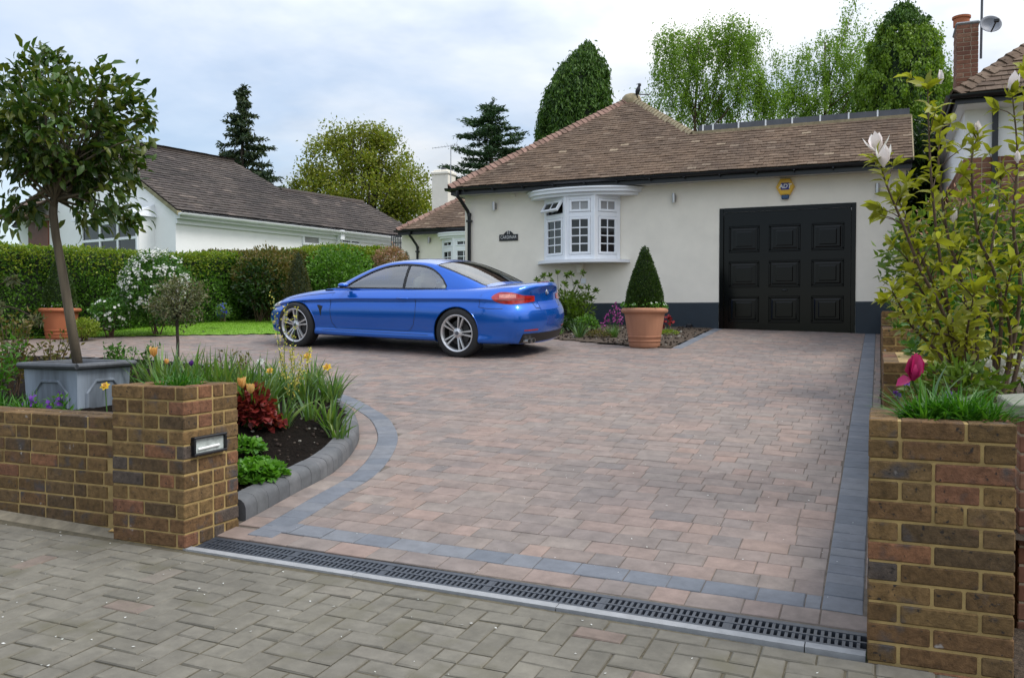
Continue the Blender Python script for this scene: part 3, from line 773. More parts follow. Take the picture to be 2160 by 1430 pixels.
for pxc in (1483, 1504, 1558, 1615, 1671, 1730, 1790, 1851):
    p = at_y(pxc, 260, 16.94)[0]; cl = MB(); cl.box((p-.013, 16.925, ZR+.03), (p+.013, 16.9445, ZR+.165)); cl.build('roof_clip', MT['upvc'], H)
vb = MB(); ye = [(15.64, ZE), (16.9, ZR)]
vb.add([(exr, 15.62, ZE-.03), (exr+.02, 15.62, ZE-.03), (exr+.02, 16.92, ZR-.03), (exr, 16.92, ZR-.03), (exr, 15.62, ZE+.03), (exr+.02, 15.62, ZE+.03), (exr+.02, 16.92, ZR+.03), (exr, 16.92, ZR+.03)], [(3, 2, 1, 0), (4, 5, 6, 7), (0, 1, 5, 4), (1, 2, 6, 5), (2, 3, 7, 6), (3, 0, 4, 7)])
vb.build('verge', MT['hipmortar'], H)
# eaves: fascia, soffit, gutter, brackets, downpipe
sf = MB(); sf.box((ex0+.05, 15.70, ZE-.135), (exr-.02, 16.0-.0005, ZE-.12)); sf.box((ex0+.05, 16.0, ZE-.135), (WX0-.0005, 24, ZE-.12)); sf.build('soffit', MT['soffit'], H)
fb = MB(); fb.box((ex0+.03, 15.665, ZE-.15), (exr-.01, 15.699, ZE-.01)); fb.box((ex0+.03, 15.7, ZE-.15), (ex0+.049, 24, ZE-.01)); fb.build('fascia', MT['gutter'], H)
def half_gutter(mb, p0, p1, r=.056):
    p0, p1 = Vector(p0), Vector(p1); d = (p1-p0).normalized(); s = d.cross(Vector((0, 0, 1)))
    V = []
    for p in (p0, p1):
        for k in range(9): a = PI*k/8; V.append(p+s*math.cos(a)*r-Vector((0, 0, 1))*math.sin(a)*r*.95)
        V += [p-s*r*.9+Vector((0, 0, .004)), p+s*r*.9+Vector((0, 0, .004))]
    F = [(k, k+1, 12+k, 11+k) for k in range(8)]+[tuple(range(9)), tuple(range(11, 20)), (8, 0, 11, 19)]
    mb.add(V, F)
gu = MB(); zg = ZE-.022
half_gutter(gu, (ex0-.06, 15.607, zg), (exr, 15.607, zg)); half_gutter(gu, (ex0-.03, 15.6, zg), (ex0-.03, 24, zg))
for k in range(14):
    x = ex0+.35+k*.62
    if x < exr: gu.box((x-.012, 15.56, zg-.066), (x+.012, 15.664, zg-.046)); gu.add([(x-.014, 15.62, zg-.06), (x+.014, 15.62, zg-.06), (x, 15.664, zg-.1)], [(0, 1, 2)])
gu.build('gutter', MT['gutter'], H)
def downpipe(px_top, px, y_wall, ytop, zbot, parent, yg):
    x0 = at_y(px_top, 400, y_wall)[0]; x1 = at_y(px, 450, y_wall)[0]
    dp = MB(); yw = y_wall-.05
    pts = [(x0, yg, ytop-.05), (x0, yg, ytop-.16), (x0+(x1-x0)*.25, yg+(yw-yg)*.25, ytop-.22), (x1-(x1-x0)*.2, yw-(yw-yg)*.1, ytop-.42), (x1, yw, ytop-.5), (x1, yw, zbot)]
    dp.tube(pts, .036, 10)
    for z in (ytop-.62, ytop-1.7): dp.cbox((x1-.055, yw-.04, z-.022), (x1+.055, y_wall-.001, z+.022), .006)
    dp.tube([(x1, yw, ytop-.52), (x1, yw, ytop-.46)], .045, 10)
    dp.build('downpipe', MT['gutter'], parent, angle=40)
downpipe(983, 992, 16.0, zg, 1.0, H, 15.607)
# wing: roof, gutter, bow window
ZE2 = at_y(900, 482, 22.66)[2]; wx0 = at_y(836, 487, 22.66)[0]
tm = MB(); L2 = 3.4; q = math.sqrt(1+slope*slope)
tiles(tm, (0, 22.66, ZE2), (1, 0, 0), nu, [(wx0, 0), (-7.0, 0), (-7.0, L2*q), (wx0+L2, L2*q)], gauge=.105)
rf2 = tm.build('roof', MT['tile'], H)
ub = MB(); ub.add([(wx0, 22.68, ZE2-.02), (-7, 22.68, ZE2-.02), (-7, 22.66+L2, ZE2+L2*slope-.02), (wx0+L2, 22.66+L2, ZE2+L2*slope-.02)], [(0, 1, 2, 3)])
ub.add([(wx0, 22.68, ZE2-.02), (wx0+L2, 22.66+L2, ZE2+L2*slope-.02), (wx0+L2, 29, ZE2+L2*slope-.02), (wx0, 29, ZE2-.02)], [(0, 1, 2, 3)]); ub.build('roof_board', MT['lead'], H)
hc = MB(); hip_caps(hc, (wx0, 22.66, ZE2+.02), (wx0+L2, 22.66+L2, ZE2+L2*slope+.02), step=.19, w=.15); hc.build('hip_tiles', MT['hip'], rf2)
gu = MB(); half_gutter(gu, (wx0-.06, 22.64, ZE2-.02), (-7.5, 22.64, ZE2-.02)); gu.box((wx0+.03, 22.70, ZE2-.16), (-7.5, 22.73, ZE2-.01)); half_gutter(gu, (wx0-.03, 22.63, ZE2-.02), (wx0-.03, 28, ZE2-.02)); gu.build('gutter', MT['gutter'], H)
sf = MB(); sf.box((wx0+.05, 22.731, ZE2-.15), (-7.73, 22.999, ZE2-.135)); sf.build('soffit', MT['soffit'], H)
downpipe(876, 882, 23.0, ZE2-.02, 1.2, H, 22.64)
# chimney of the wing, with pot, and its thin aerial
ch = MB(); cA = at_y(911, 372, 27.5); cB = at_y(945, 372, 27.5); cz = at_y(925, 358, 27.5)[2]
ch.cbox((cA[0], 27.5, 3.2), (cB[0], 28.1, cz-.18), .01); ch.cbox((cA[0]-.04, 27.46, cz-.18), (cB[0]+.04, 28.14, cz-.06), .03); ch.cbox((cA[0]+.03, 27.53, cz-.06), (cB[0]-.03, 28.07, cz), .03)
cho = ch.build('chimney', MT['render'], rf2); cp = MB(); cp.lathe([(.09, 0), (.1, .08), (.085, .09)], 12, ((cA[0]+cB[0])/2, 27.8, cz)); cp.build('chimney_pot', MT['lead'], cho)
def aerial(loc_px, name, label, y, h, wdt, parent=None):
    p = at_y(*loc_px, y); t = thing(name, label, 'aerial', p)
    m = MB(); m.tube([p, (p[0], p[1], p[2]+h)], .016, 6); m.build('mast', MT['steel'], t)
    b = MB(); z = p[2]+h-.05; a, c = Vector((p[0]-wdt, p[1]-.2, z-.02)), Vector((p[0]+wdt*.35, p[1]+.1, z+.08))
    b.tube([a, c], .009, 5); d = (c-a); s = d.cross(Vector((0, 0, 1))).normalized()
    for k in range(9): o = a+d*(k/8); ln = .1+.015*k; b.tube([o-s*ln, o+s*ln], .005, 4)
    for e in (-1, 1): b.tube([c-d*.05+s*.2, c+Vector((0, 0, e*.14))], .006, 4)
    b.build('antenna', MT['steel'], t); return t
aerial((951, 405), 'tv_aerial', 'thin television aerial on a mast beside the cream chimney', 25.0, 1.45, .55)
# ----- bow windows -----
def facet(fr, gl_, P0, P1, z0, z1, split=.7, cols=2, rows=4, blind=None, open_top=False, gb=None, bl=None):
    A = Vector((P1[0]-P0[0], P1[1]-P0[1], 0)); L = A.length; A.normalize(); N = A.cross(Vector((0, 0, 1))); O = Vector((P0[0], P0[1], z0)); Hh = z1-z0
    Z = Vector((0, 0, 1))
    def bx(mb, a0, a1, b0, b1, d0, d1, ch=.006):
        M = Matrix((A.to_4d()*0, )*4) if False else Matrix(((A.x, Z.x, N.x, O.x), (A.y, Z.y, N.y, O.y), (A.z, Z.z, N.z, O.z), (0, 0, 0, 1)))
        mb.cbox((a0, b0, d0), (a1, b1, d1), ch, M=M)
    f = .075; zs = Hh*split; tr = .045
    bx(fr, 0, f, 0, Hh, -.06, .015); bx(fr, L-f, L, 0, Hh, -.06, .015)
    bx(fr, f+.0005, L-f-.0005, 0, .09, -.06, .014); bx(fr, f+.0005, L-f-.0005, Hh-.07, Hh, -.06, .014); bx(fr, f+.0005, L-f-.0005, zs-tr, zs+tr, -.06, .013)
    def light(b0, b1, nc, nr, tgt, d=0.0):
        s = .045     # sash
        a0, a1 = f+.004, L-f-.004
        for q in ((a0, a0+s, b0, b1), (a1-s, a1, b0, b1), (a0+s, a1-s, b0, b0+s), (a0+s, a1-s, b1-s, b1)): bx(fr, *q, -.03, .024+d)
        g0, g1, h0, h1 = a0+s, a1-s, b0+s, b1-s
        bx(tgt, g0-.004, g1+.004, h0-.004, h1+.004, -.02, -.004, .001)
        for k in range(1, nc): x = g0+(g1-g0)*k/nc; bx(fr, x-.011, x+.011, h0, h1, -.003, .012, .004)
        for k in range(1, nr): y = h0+(h1-h0)*k/nr; bx(fr, g0, g1, y-.011, y+.011, -.0035, .0115, .004)
    light(.094, zs-tr-.004, cols, rows, gl_)
    if not open_top: light(zs+tr+.004, Hh-.074, cols, 1, bl or gl_)
    else:
        bx(gl_, f, L-f, zs+tr, Hh-.07, -.05, -.045, .001)
        # awning light hinged at its top and swung outwards
        a0, a1 = f+.004, L-f-.004; hh = Hh-.074-(zs+tr+.004); ang = R(33)
        B2 = Z*math.cos(ang)-N*math.sin(ang); N2 = A.cross(B2); O2 = O+Z*(zs+tr+.004+hh)+N*.02-B2*hh
        M2 = Matrix(((A.x, B2.x, N2.x, O2.x), (A.y, B2.y, N2.y, O2.y), (A.z, B2.z, N2.z, O2.z), (0, 0, 0, 1)))
        s = .045
        for q in ((a0, a0+s, 0, hh), (a1-s, a1, 0, hh), (a0+s, a1-s, 0, s), (a0+s, a1-s, hh-s, hh)): fr.cbox((q[0], q[2], -.025), (q[1], q[3], .025), .005, M=M2)
        gl_.cbox((a0+s, s, -.012), (a1-s, hh-s, -.004), .001, M=M2)
        xm = (a0+a1)/2; fr.cbox((xm-.011, s, -.003), (xm+.011, hh-s, .012), .003, M=M2)
def bow(parent, pts, z0, z1, y_wall, rows, open_left, can_x, can_z, sill_x, sill_z, bulge, blinds):
    for k in range(len(pts)-1):
        fr, g1, g2 = MB(), MB(), MB()
        facet(fr, g1, pts[k], pts[k+1], z0, z1, rows=rows, open_top=(open_left and k == 0), bl=g2 if k in blinds else None)
        if k: fr.tube([(pts[k][0], pts[k][1], z0), (pts[k][0], pts[k][1], z1)], .03, 8)
        w = fr.build('window', MT['upvc'], parent)
        g1.build('pane', MT['glass'], w)
        if g2.v: g2.build('pane', MT['blind'], w)
    w = parent
    ins = MB(); ins.add([(p[0], p[1]+.09, z0) for p in pts]+[(p[0], p[1]+.09, z1) for p in pts], [(k, k+1, len(pts)+k+1, len(pts)+k) for k in range(len(pts)-1)]); ins.build('window_reveal', MT['signblk'], w)
    def bowslab(x0, x1, za, zb, bul, nm, ins_=0):
        n = 18; xs = [x0+(x1-x0)*k/n for k in range(n+1)]
        arc = [(x, y_wall-bul*max(0, 1-((x-(x0+x1)/2)/((x1-x0)/2))**2)**.6-.012) for x in xs]
        m = MB(); V = [(x, y, za) for x, y in arc]+[(x, y, zb) for x, y in arc]+[(x0, y_wall, za), (x1, y_wall, za), (x0, y_wall, zb), (x1, y_wall, zb)]
        k0 = n+1
        F = [(k, k+1, k0+k+1, k0+k) for k in range(n)]+[tuple(list(range(n+1))+[2*k0+1, 2*k0]), tuple([k0+k for k in range(n+1)]+[2*k0+3, 2*k0+2])]
        F += [(0, k0, 2*k0+2, 2*k0), (n, k0+n, 2*k0+3, 2*k0+1)]
        m.add(V, F); m.build('window_'+nm, MT['upvc'], w, angle=30)
    za, zb = can_z
    bowslab(can_x[0]+.06, can_x[1]-.06, za, za+(zb-za)*.38, bulge*.86, 'canopy'); bowslab(can_x[0], can_x[1], za+(zb-za)*.381, za+(zb-za)*.8, bulge, 'canopy'); bowslab(can_x[0]-.04, can_x[1]+.04, za+(zb-za)*.801, zb, bulge*1.06, 'canopy')
    bowslab(sill_x[0], sill_x[1], sill_z[0], sill_z[1], bulge*1.0, 'sill')
    return w
yb = 15.60
pts = [at_y(1149, 480, 15.985)[:2], at_y(1193, 480, yb)[:2], at_y(1254, 480, yb)[:2], at_y(1308, 480, 15.985)[:2]]
bz1 = at_y(1224, 412, yb)[2]; bz0 = at_y(1224, 547, yb)[2]
bow(H, pts, bz0, bz1, 16.0, 4, True, (at_y(1113, 405, 15.95)[0], at_y(1352, 400, 15.95)[0]), (bz1-.005, at_y(1224, 394, 15.5)[2]), (at_y(1133, 556, 15.95)[0], at_y(1328, 553, 15.95)[0]), (bz0-.06, bz0-.003), .52, (1, 2))
bk_ = MB(); xx = at_y(1226, 570, 16)[0]; bk_.cbox((xx-.06, 15.88, bz0-.24), (xx+.06, 15.999, bz0-.062), .01); bk_.build('sill_bracket', MT['render'], H)
p = at_y(1231, 593, 15.99); vn = MB()
vn.cbox((p[0]-.05, 15.985, p[2]-.05), (p[0]+.05, 15.9995, p[2]+.05), .004)
for k in range(3): vn.box((p[0]-.045, 15.975, p[2]-.035+k*.03), (p[0]+.045, 15.9845, p[2]-.022+k*.03))
vn.build('air_vent', MT['upvc'], H)
pts2 = [at_y(933, 520, 22.985)[:2], at_y(957, 520, 22.6)[:2], at_y(1000, 520, 22.6)[:2], at_y(1030, 520, 22.985)[:2]]
w1 = at_y(950, 503, 22.8)[2]; w0 = at_y(950, 575, 22.8)[2]
bow(H, pts2, w0, w1, 23.0, 3, False, (at_y(922, 500, 22.95)[0], at_y(1040, 500, 22.95)[0]), (w1-.005, at_y(950, 490, 22.6)[2]), (at_y(928, 500, 22.95)[0], at_y(1036, 500, 22.95)[0]), (w0-.06, w0-.003), .5, ())
# ----- garage door -----
gd = MB(); f = .075; yd = 16.03
fr = MB(); fr.cbox((gx0+.001, 15.985, gzb-.1), (gx0+f, 16.09, gzt-.001), .004); fr.cbox((gx1-f, 15.985, gzb-.1), (gx1-.001, 16.09, gzt-.001), .004); fr.cbox((gx0+f+.0005, 15.986, gzt-f), (gx1-f-.0005, 16.09, gzt-.001), .004)
gdo = fr.build('garage_frame', MT['door'], H)
X0, X1, Z0, Z1 = gx0+f+.004, gx1-f-.004, gzb-.01, gzt-f-.006
gd.box((X0, yd, Z0), (X1, yd+.04, Z1))
Wd, Hd = X1-X0, Z1-Z0
def fru(mb, x0, x1, z0, z1, y0, y1, b):
    V = [(x0, y0, z0), (x1, y0, z0), (x1, y0, z1), (x0, y0, z1), (x0+b, y1, z0+b), (x1-b, y1, z0+b), (x1-b, y1, z1-b), (x0+b, y1, z1-b)]
    mb.add(V, [(4, 5, 6, 7), (0, 1, 5, 4), (1, 2, 6, 5), (2, 3, 7, 6), (3, 0, 4, 7)])
for cx in (.165, .49, .825):
    for cz in (.185, .48, .775):
        xc, zc = X0+Wd*cx, Z0+Hd*cz; hw, hh = .265, .235
        # raised moulding ring then a raised and fielded centre
        for a0, a1, b0, b1 in ((-hw, hw, hh-.035, hh), (-hw, hw, -hh, -hh+.035), (-hw, -hw+.035, -hh+.0355, hh-.0355), (hw-.035, hw, -hh+.0355, hh-.0355)):
            fru(gd, xc+a0, xc+a1, zc+b0, zc+b1, yd-.0005, yd-.010, .010)
        fru(gd, xc-hw+.05, xc+hw-.05, zc-hh+.05, zc+hh-.05, yd-.0006, yd-.009, .022)
        fru(gd, xc-hw+.12, xc+hw-.12, zc-hh+.10, zc+hh-.10, yd-.0088, yd-.016, .014)
dro = gd.build('garage_door', MT['door'], H)
hd = MB(); hx, hz = at_y(1655, 612, yd)[0], at_y(1655, 612, yd)[2]
hd.lathe([(0, .03), (.018, .03), (.022, 0)], 14, M=Matrix.Translation((hx, yd, hz)) @ Matrix.Rotation(PI/2, 4, 'X')); hd.cbox((hx-.05, yd-.05, hz-.012), (hx+.05, yd-.032, hz+.012), .006)
hd.build('door_handle', MT['gutter'], dro)
# ----- things fixed to the facade -----
def walllight(px, py, y, where):
    p = at_y(px, py, y); t = thing('wall_light', 'small steel up-and-down wall light '+where, 'light', p, 'steel wall lights on the cream bungalow')
    a = MB(); a.cbox((p[0]-.035, y-.018, p[2]-.06), (p[0]+.035, y-.0005, p[2]+.06), .004); a.build('back_plate', MT['steel'], t)
    b = MB(); b.tube([(p[0], y-.075, p[2]-.085), (p[0], y-.075, p[2]+.085)], .032, 16); b.box((p[0]-.012, y-.05, p[2]-.02), (p[0]+.012, y-.0185, p[2]+.02)); b.build('lamp_body', MT['steel'], t, angle=40)
walllight(1045, 436, 16, 'between the downpipe and the bow window'); walllight(1423, 419, 16, 'between the bow window and garage door'); walllight(1851, 399, 16, 'right of the garage door'); walllight(907, 507, 23, 'on the set-back wing')
# alarm box
p = at_y(1657, 395, 16); ab = thing('alarm_box', 'yellow hexagonal burglar alarm box above the black garage door', 'alarm box', (p[0], 16, p[2]))
hw = (at_y(1677, 395, 15.95)[0]-at_y(1637, 395, 15.95)[0])/2; hh = hw*.88
hexp = [(-hw, 0), (-hw*.52, -hh), (hw*.52, -hh), (hw, 0), (hw*.52, hh), (-hw*.52, hh)]
m = MB(); m.prism([(a*1.0, b) for a, b in hexp], p, (1, 0, 0), (0, 0, 1), (0, -1, 0), 0, .05); m.prism([(a*.9, b*.9) for a, b in hexp], p, (1, 0, 0), (0, 0, 1), (0, -1, 0), .0505, .062); m.build('casing', MT['yellow'], ab)
m = MB(); m.cbox((p[0]-hw*.4, 15.93, p[2]-hh-.075), (p[0]+hw*.4, 15.985, p[2]-hh-.001), .012); m.build('strobe_lens', MT['bluelens'], ab)
m = MB(); m.prism([(-hw*.46, -.055), (hw*.42, -.055), (hw*.42, .065), (-hw*.46, .065)], p, (1, 0, 0), (0, 0, 1), (0, -1, 0), .0622, .064); lg = m.build('logo_panel', MT['navy'], ab)
def text(name, s, loc, size, mat, parent, ext=.002, scx=1, bold=0, shear=0):
    c = bpy.data.curves.new(name, 'FONT'); c.body = s; c.size = size; c.extrude = ext; c.align_x = 'CENTER'; c.align_y = 'CENTER'; c.offset = bold; c.shear = shear
    tmp = bpy.data.objects.new(name+'_t', c); COL.objects.link(tmp); bpy.context.view_layer.update()
    me = bpy.data.meshes.new_from_object(tmp.evaluated_get(bpy.context.evaluated_depsgraph_get())); bpy.data.objects.remove(tmp)
    me.transform(Matrix.Translation(loc) @ Matrix.Rotation(PI/2, 4, 'X') @ Matrix.Scale(scx, 4, (1, 0, 0)))
    me.materials.clear(); return link_mesh(name, me, mat, parent)
text('lettering', 'ADT', (p[0]-.003, 15.934, p[2]+.005), .10, MT['white'], lg, .0015, 1.0, .003, .15)
# house name sign
p = at_y(1073, 498, 15.995); sg = thing('house_sign', 'black arched house name sign with white lettering on cream wall', 'sign', (p[0], 16, p[2]))
sw_ = (at_y(1092, 500, 15.98)[0]-at_y(1053, 500, 15.98)[0])/2; sb = at_y(1073, 508, 15.98)[2]-p[2]; st = at_y(1073, 494.5, 15.98)[2]-p[2]; tp = at_y(1073, 487, 15.98)[2]-p[2]
arc = [(-sw_*.52+sw_*1.04*k/12, st+(tp-st)*math.sin(PI*k/12)**.8) for k in range(13)]
poly = [(-sw_, sb), (sw_, sb), (sw_, st)]+[(a, b) for a, b in reversed(arc)]+[(-sw_, st)]
m = MB(); m.prism(poly, (p[0], 16, p[2]), (1, 0, 0), (0, 0, 1), (0, -1, 0), .0005, .018); so_ = m.build('sign_plate', MT['signblk'], sg)
text('lettering', 'CARDINAR', (p[0], 15.981, p[2]+(sb+st)/2+.004), .088, MT['white'], so_, .001, .78, -.0012); text('lettering', '11', (p[0]-.003, 15.981, p[2]+st+.03), .095, MT['white'], so_, .001, .8, .001)
p = at_y(1083, 411, 16); m = MB(); m.cbox((p[0]-.05, 15.95, p[2]-.045), (p[0]+.05, 15.9995, p[2]+.05), .006)
tag(m.build('junction_box', MT['render'], None), 'small pale junction box high on the wall under the gutter', 'box')
p = at_y(1455, 690, 15.97); m = MB(); m.cbox((p[0]-.05, 15.87, p[2]-.09), (p[0]+.05, 15.974, p[2]+.06), .02); m.tube([(p[0]-.02, 15.92, p[2]+.03), (p[0]-.12, 15.9, p[2]-.02)], .022, 8)
tag(m.build('drain_outlet', MT['gutter'], None), 'dark drain outlet box low on the blue plinth beside the garage', 'drain box')
# bird on the hip
p = Vector((pk[0]+.17, pk_y-.12, pk[2]-.02)); bd = MB()
bd.lathe([(.002, -.09), (.03, -.07), (.05, -.02), (.052, .03), (.035, .08), (.028, .1), (.036, .125), (.03, .155), (.004, .17)], 12, M=Matrix.Translation(p+Vector((0, 0, .13))) @ Matrix.Rotation(R(18), 4, 'Y'))
bd.add([p+Vector(v) for v in ((.0, -.02, .07), (.0, .02, .07), (.26, .03, .03), (.26, -.03, .03), (.0, -.02, .05), (.0, .02, .05), (.26, .03, .02), (.26, -.03, .02))], [(0, 1, 2, 3), (7, 6, 5, 4), (0, 3, 7, 4), (1, 5, 6, 2), (2, 6, 7, 3)])
bd.tube([p+Vector((.055, 0, .275)), p+Vector((.02, -.02, .272)), p+Vector((-.03, -.035, .262))], [.016, .012, .002], 6)
for e in (-.015, .015): bd.tube([p+Vector((-.01, e, .06)), p+Vector((.0, e, -.03))], .006, 5)
tag(bd.build('magpie', M_plain('black_feather', (.012, .012, .016), .4), None, smooth=True), 'small dark long-tailed bird perched at the roof peak', 'bird')
# ---------- white neighbour on the left ----------
A0 = Vector(at_d(370, 436, 21.8)); th = R(10.7)
dd = Vector((math.sin(th), math.cos(th), 0)); nn = Vector((-math.cos(th), math.sin(th), 0))
N1 = thing('white_bungalow', 'long white rendered bungalow with dark brown tile roof behind the hedge', 'house', (A0[0]-2, A0[1]+1, 1.4))
def Lp(s, q, z): return A0+nn*s+dd*q+Vector((0, 0, z))     # z relative to eaves
def lbox(mb, s0, s1, q0, q1, z0, z1):
    V = [Lp(s, q, z) for z in (z0, z1) for s, q in ((s0, q0), (s1, q0), (s1, q1), (s0, q1))]
    mb.add(V, [(3, 2, 1, 0), (4, 5, 6, 7), (0, 1, 5, 4), (1, 2, 6, 5), (2, 3, 7, 6), (3, 0, 4, 7)])
pt = .576; w_ = 3.7
m = MB()
V = [Lp(.0, 0, -3), Lp(7.4, 0, -3), Lp(7.4, 0, 0), Lp(4.8, 0, 2.6*pt), Lp(2.6, 0, 2.6*pt), Lp(0, 0, 0)]; m.add(V+[v+dd*.25 for v in V], [tuple(range(6)), tuple(range(11, 5, -1))]+[(i, (i+1) % 6, 6+(i+1) % 6, 6+i) for i in range(6)])
lbox(m, 0, .25, .25, 10.5, -3, -.02); lbox(m, 7.15, 7.4, .25, 10.5, -3, -.02); lbox(m, .25, 7.15, 10.25, 10.5, -3, -.02)
lbox(m, 7.41, 13.5, .6, 1.0, -3, -.6)
nwall = m.build('wall', MT['render_w'], N1)
c1 = math.sqrt(1+pt*pt); Bv = (nn+Vector((0, 0, pt)))/c1
tm = MB(); O = Lp(-.22, 0, -.22*pt+.03)
sl_ = lambda s: (s+.22)*c1
tiles(tm, O, dd, Bv, [(-.12, 0), (9.7, 0), (8.9, sl_(2.03)), (5.2, sl_(2.03)), (4.75, sl_(3.7)), (1.5, sl_(3.7)), (-.12, sl_(2.6))], gauge=.17, w=.26, lift=.028)
# other slope, half hip, hipped end
B2 = (-nn+Vector((0, 0, pt)))/c1; O2 = Lp(7.4+.22, 0, -.22*pt+.03)
tiles(tm, O2, -dd, B2, [(.12, 0), (.12, sl_(2.6)), (-1.5, sl_(3.7)), (-4.75, sl_(3.7)), (-9.7, 0)], gauge=.17, w=.26, lift=.028)
hA = (dd*1.6+Vector((0, 0, 1.1*pt))); hL = hA.length
tiles(tm, Lp(3.7, -.1, 2.6*pt+.03), -nn, hA.normalized(), [(-1.15, 0), (1.15, 0), (0, hL)], gauge=.17, w=.26, lift=.028)
tm.build('roof', MT['tile_n'], N1)
ub = MB(); ub.add([Lp(-.2, -.1, -.2*pt), Lp(-.2, 9.7, -.2*pt), Lp(2.03, 8.9, 2.03*pt), Lp(2.03, 5.2, 2.03*pt), Lp(3.7, 4.7, 3.7*pt), Lp(3.7, 1.5, 3.7*pt), Lp(2.6, -.1, 2.6*pt)], [(0, 1, 2, 3, 4, 5, 6)])
ub.add([Lp(7.6, -.1, -.2*pt), Lp(7.6, 9.7, -.2*pt), Lp(3.7, 4.7, 3.7*pt), Lp(3.7, 1.5, 3.7*pt), Lp(4.8, -.1, 2.6*pt)], [(0, 1, 2, 3, 4)])
ub.add([Lp(3.7, 4.7, 3.7*pt), Lp(2.03, 5.2, 2.03*pt), Lp(5.4, 5.2, 2.03*pt)], [(0, 1, 2)]); ub.add([Lp(2.03, 5.2, 2.03*pt), Lp(2.03, 8.9, 2.03*pt), Lp(5.4, 8.9, 2.03*pt), Lp(5.4, 5.2, 2.03*pt)], [(0, 1, 2, 3)])
ub.build('roof_board', MT['lead'], N1)
rc = MB()
for a, b in (((3.7, 1.5), (3.7, 4.75)), ((2.03, 5.2), (2.03, 8.9))): rc.tube([Lp(a[0], a[1], a[0]*pt+.02), Lp(b[0], b[1], b[0]*pt+.02)], .09, 8)
hip_caps(rc, Lp(2.03, 5.2, 2.03*pt+.03), Lp(3.7, 4.75, 3.7*pt+.03), step=.3, w=.2); hip_caps(rc, Lp(0, 9.7, .02), Lp(2.03, 8.9, 2.03*pt+.03), step=.3, w=.2)
rc.build('ridge_tiles', MT['tile_n'], N1)
vm_ = MB(); vm_.add([Lp(-.24, -.13, -.24*pt), Lp(2.6, -.13, 2.6*pt), Lp(2.6, -.13, 2.6*pt-.1), Lp(-.24, -.13, -.24*pt-.1), Lp(-.24, 0, -.24*pt), Lp(2.6, 0, 2.6*pt), Lp(2.6, 0, 2.6*pt-.1), Lp(-.24, 0, -.24*pt-.1)], [(0, 1, 2, 3), (4, 7, 6, 5), (0, 4, 5, 1), (3, 2, 6, 7), (0, 3, 7, 4)]); vm_.build('verge', M_plain('mossy_verge', (.24, .22, .13), .9), N1)
gm = MB(); half_gutter(gm, Lp(-.28, -.1, -.17), Lp(-.28, 9.7, -.17), .07); lbox(gm, -.2, -.005, -.02, 9.7, -.30, -.16); lbox(gm, -.06, -.0055, -.0, 9.7, -.42, -.301)
p = at_pl(710, 488, A0, nn); q0 = (p-A0).dot(dd); gm.tube([Lp(-.1, q0, -.2), Lp(-.1, q0, -3)], .045, 8); lbox(gm, -.26, -.21, q0-.08, q0+.08, -.42, -.14)
gm.build('gutter', MT['upvc'], N1)
def nwin(px0, px1, py0, py1, P0, N, bars, cols=1, rows=1, mat='glass'):
    a = at_pl(px0, py0, P0, N); b = at_pl(px1, py0, P0, N); c = at_pl(px0, py1, P0, N); A = (b-a); A.z = 0; L = A.length; A.normalize()
    zt_, zb_ = (a.z+b.z)/2, (c.z+at_pl(px1, py1, P0, N).z)/2; N = Vector(N); N = N if N.dot(Vector((0, 0, 0))-a) > 0 or N.y < 0 else -N
    f_ = MB(); g_ = MB(); O = Vector((a.x, a.y, zb_)); Hh = zt_-zb_; Z = Vector((0, 0, 1))
    M = Matrix(((A.x, Z.x, N.x, O.x), (A.y, Z.y, N.y, O.y), (0, 1, 0, O.z), (0, 0, 0, 1)))
    t = .07
    for q in ((-t, 0, -t, Hh+t), (L, L+t, -t, Hh+t), (0, L, -t, 0), (0, L, Hh, Hh+t)): f_.cbox((q[0], q[2], .001), (q[1], q[3], .05), .006, M=M)
    for k in range(1, cols): f_.cbox((L*k/cols-t/2, 0, .001), (L*k/cols+t/2, Hh, .045), .006, M=M)
    for k in range(1, rows): f_.cbox((0, Hh*k/rows-t/2, .0015), (L, Hh*k/rows+t/2, .044), .006, M=M)
    if bars:
        for k in range(1, bars*cols): f_.box((L*k/cols/bars-.01, 0, .002), (L*k/cols/bars+.01, Hh, .02), M=M)
    g_.box((0, 0, .0008), (L, Hh, .012), M=M)
    w = f_.build('window', MT['upvc'], N1); g_.build('pane', MT[mat], w); return w
Fr = A0-dd*.0
nwin(641, 671, 495, 513, A0-nn*.001, -nn, 0, 1, 1, 'blind'); nwin(721, 756, 494, 512, A0-nn*.001, -nn, 0, 2, 1)
# bay on the front gable with a white lean-to cover
fb0 = A0-dd*.45
nwin(177, 289, 474, 538, fb0, -dd, 0, 3, 2)
a, b = at_pl(160, 466, A0-dd*.46, dd), at_pl(297, 466, A0-dd*.46, dd); s0, s1 = (b-A0).dot(nn), (a-A0).dot(nn); zb_ = a.z-A0.z
m = MB(); lbox(m, s0+.1, s1-.1, -.449, -.001, -3, zb_-.05); m.build('bay', MT['render_w'], N1)
m = MB(); V = [Lp(s0, -.6, zb_-.04), Lp(s1, -.6, zb_-.04), Lp(s1, -.6, zb_+.04), Lp(s0, -.6, zb_+.04), Lp(s0+.1, -.002, zb_+.28), Lp(s1-.1, -.002, zb_+.28), Lp(s0, -.002, zb_-.04), Lp(s1, -.002, zb_-.04)]; m.add(V, [(0, 1, 2, 3), (3, 2, 5, 4), (0, 6, 7, 1), (0, 3, 4, 6), (1, 7, 5, 2)]); m.build('bay_cover', MT['upvc'], N1)
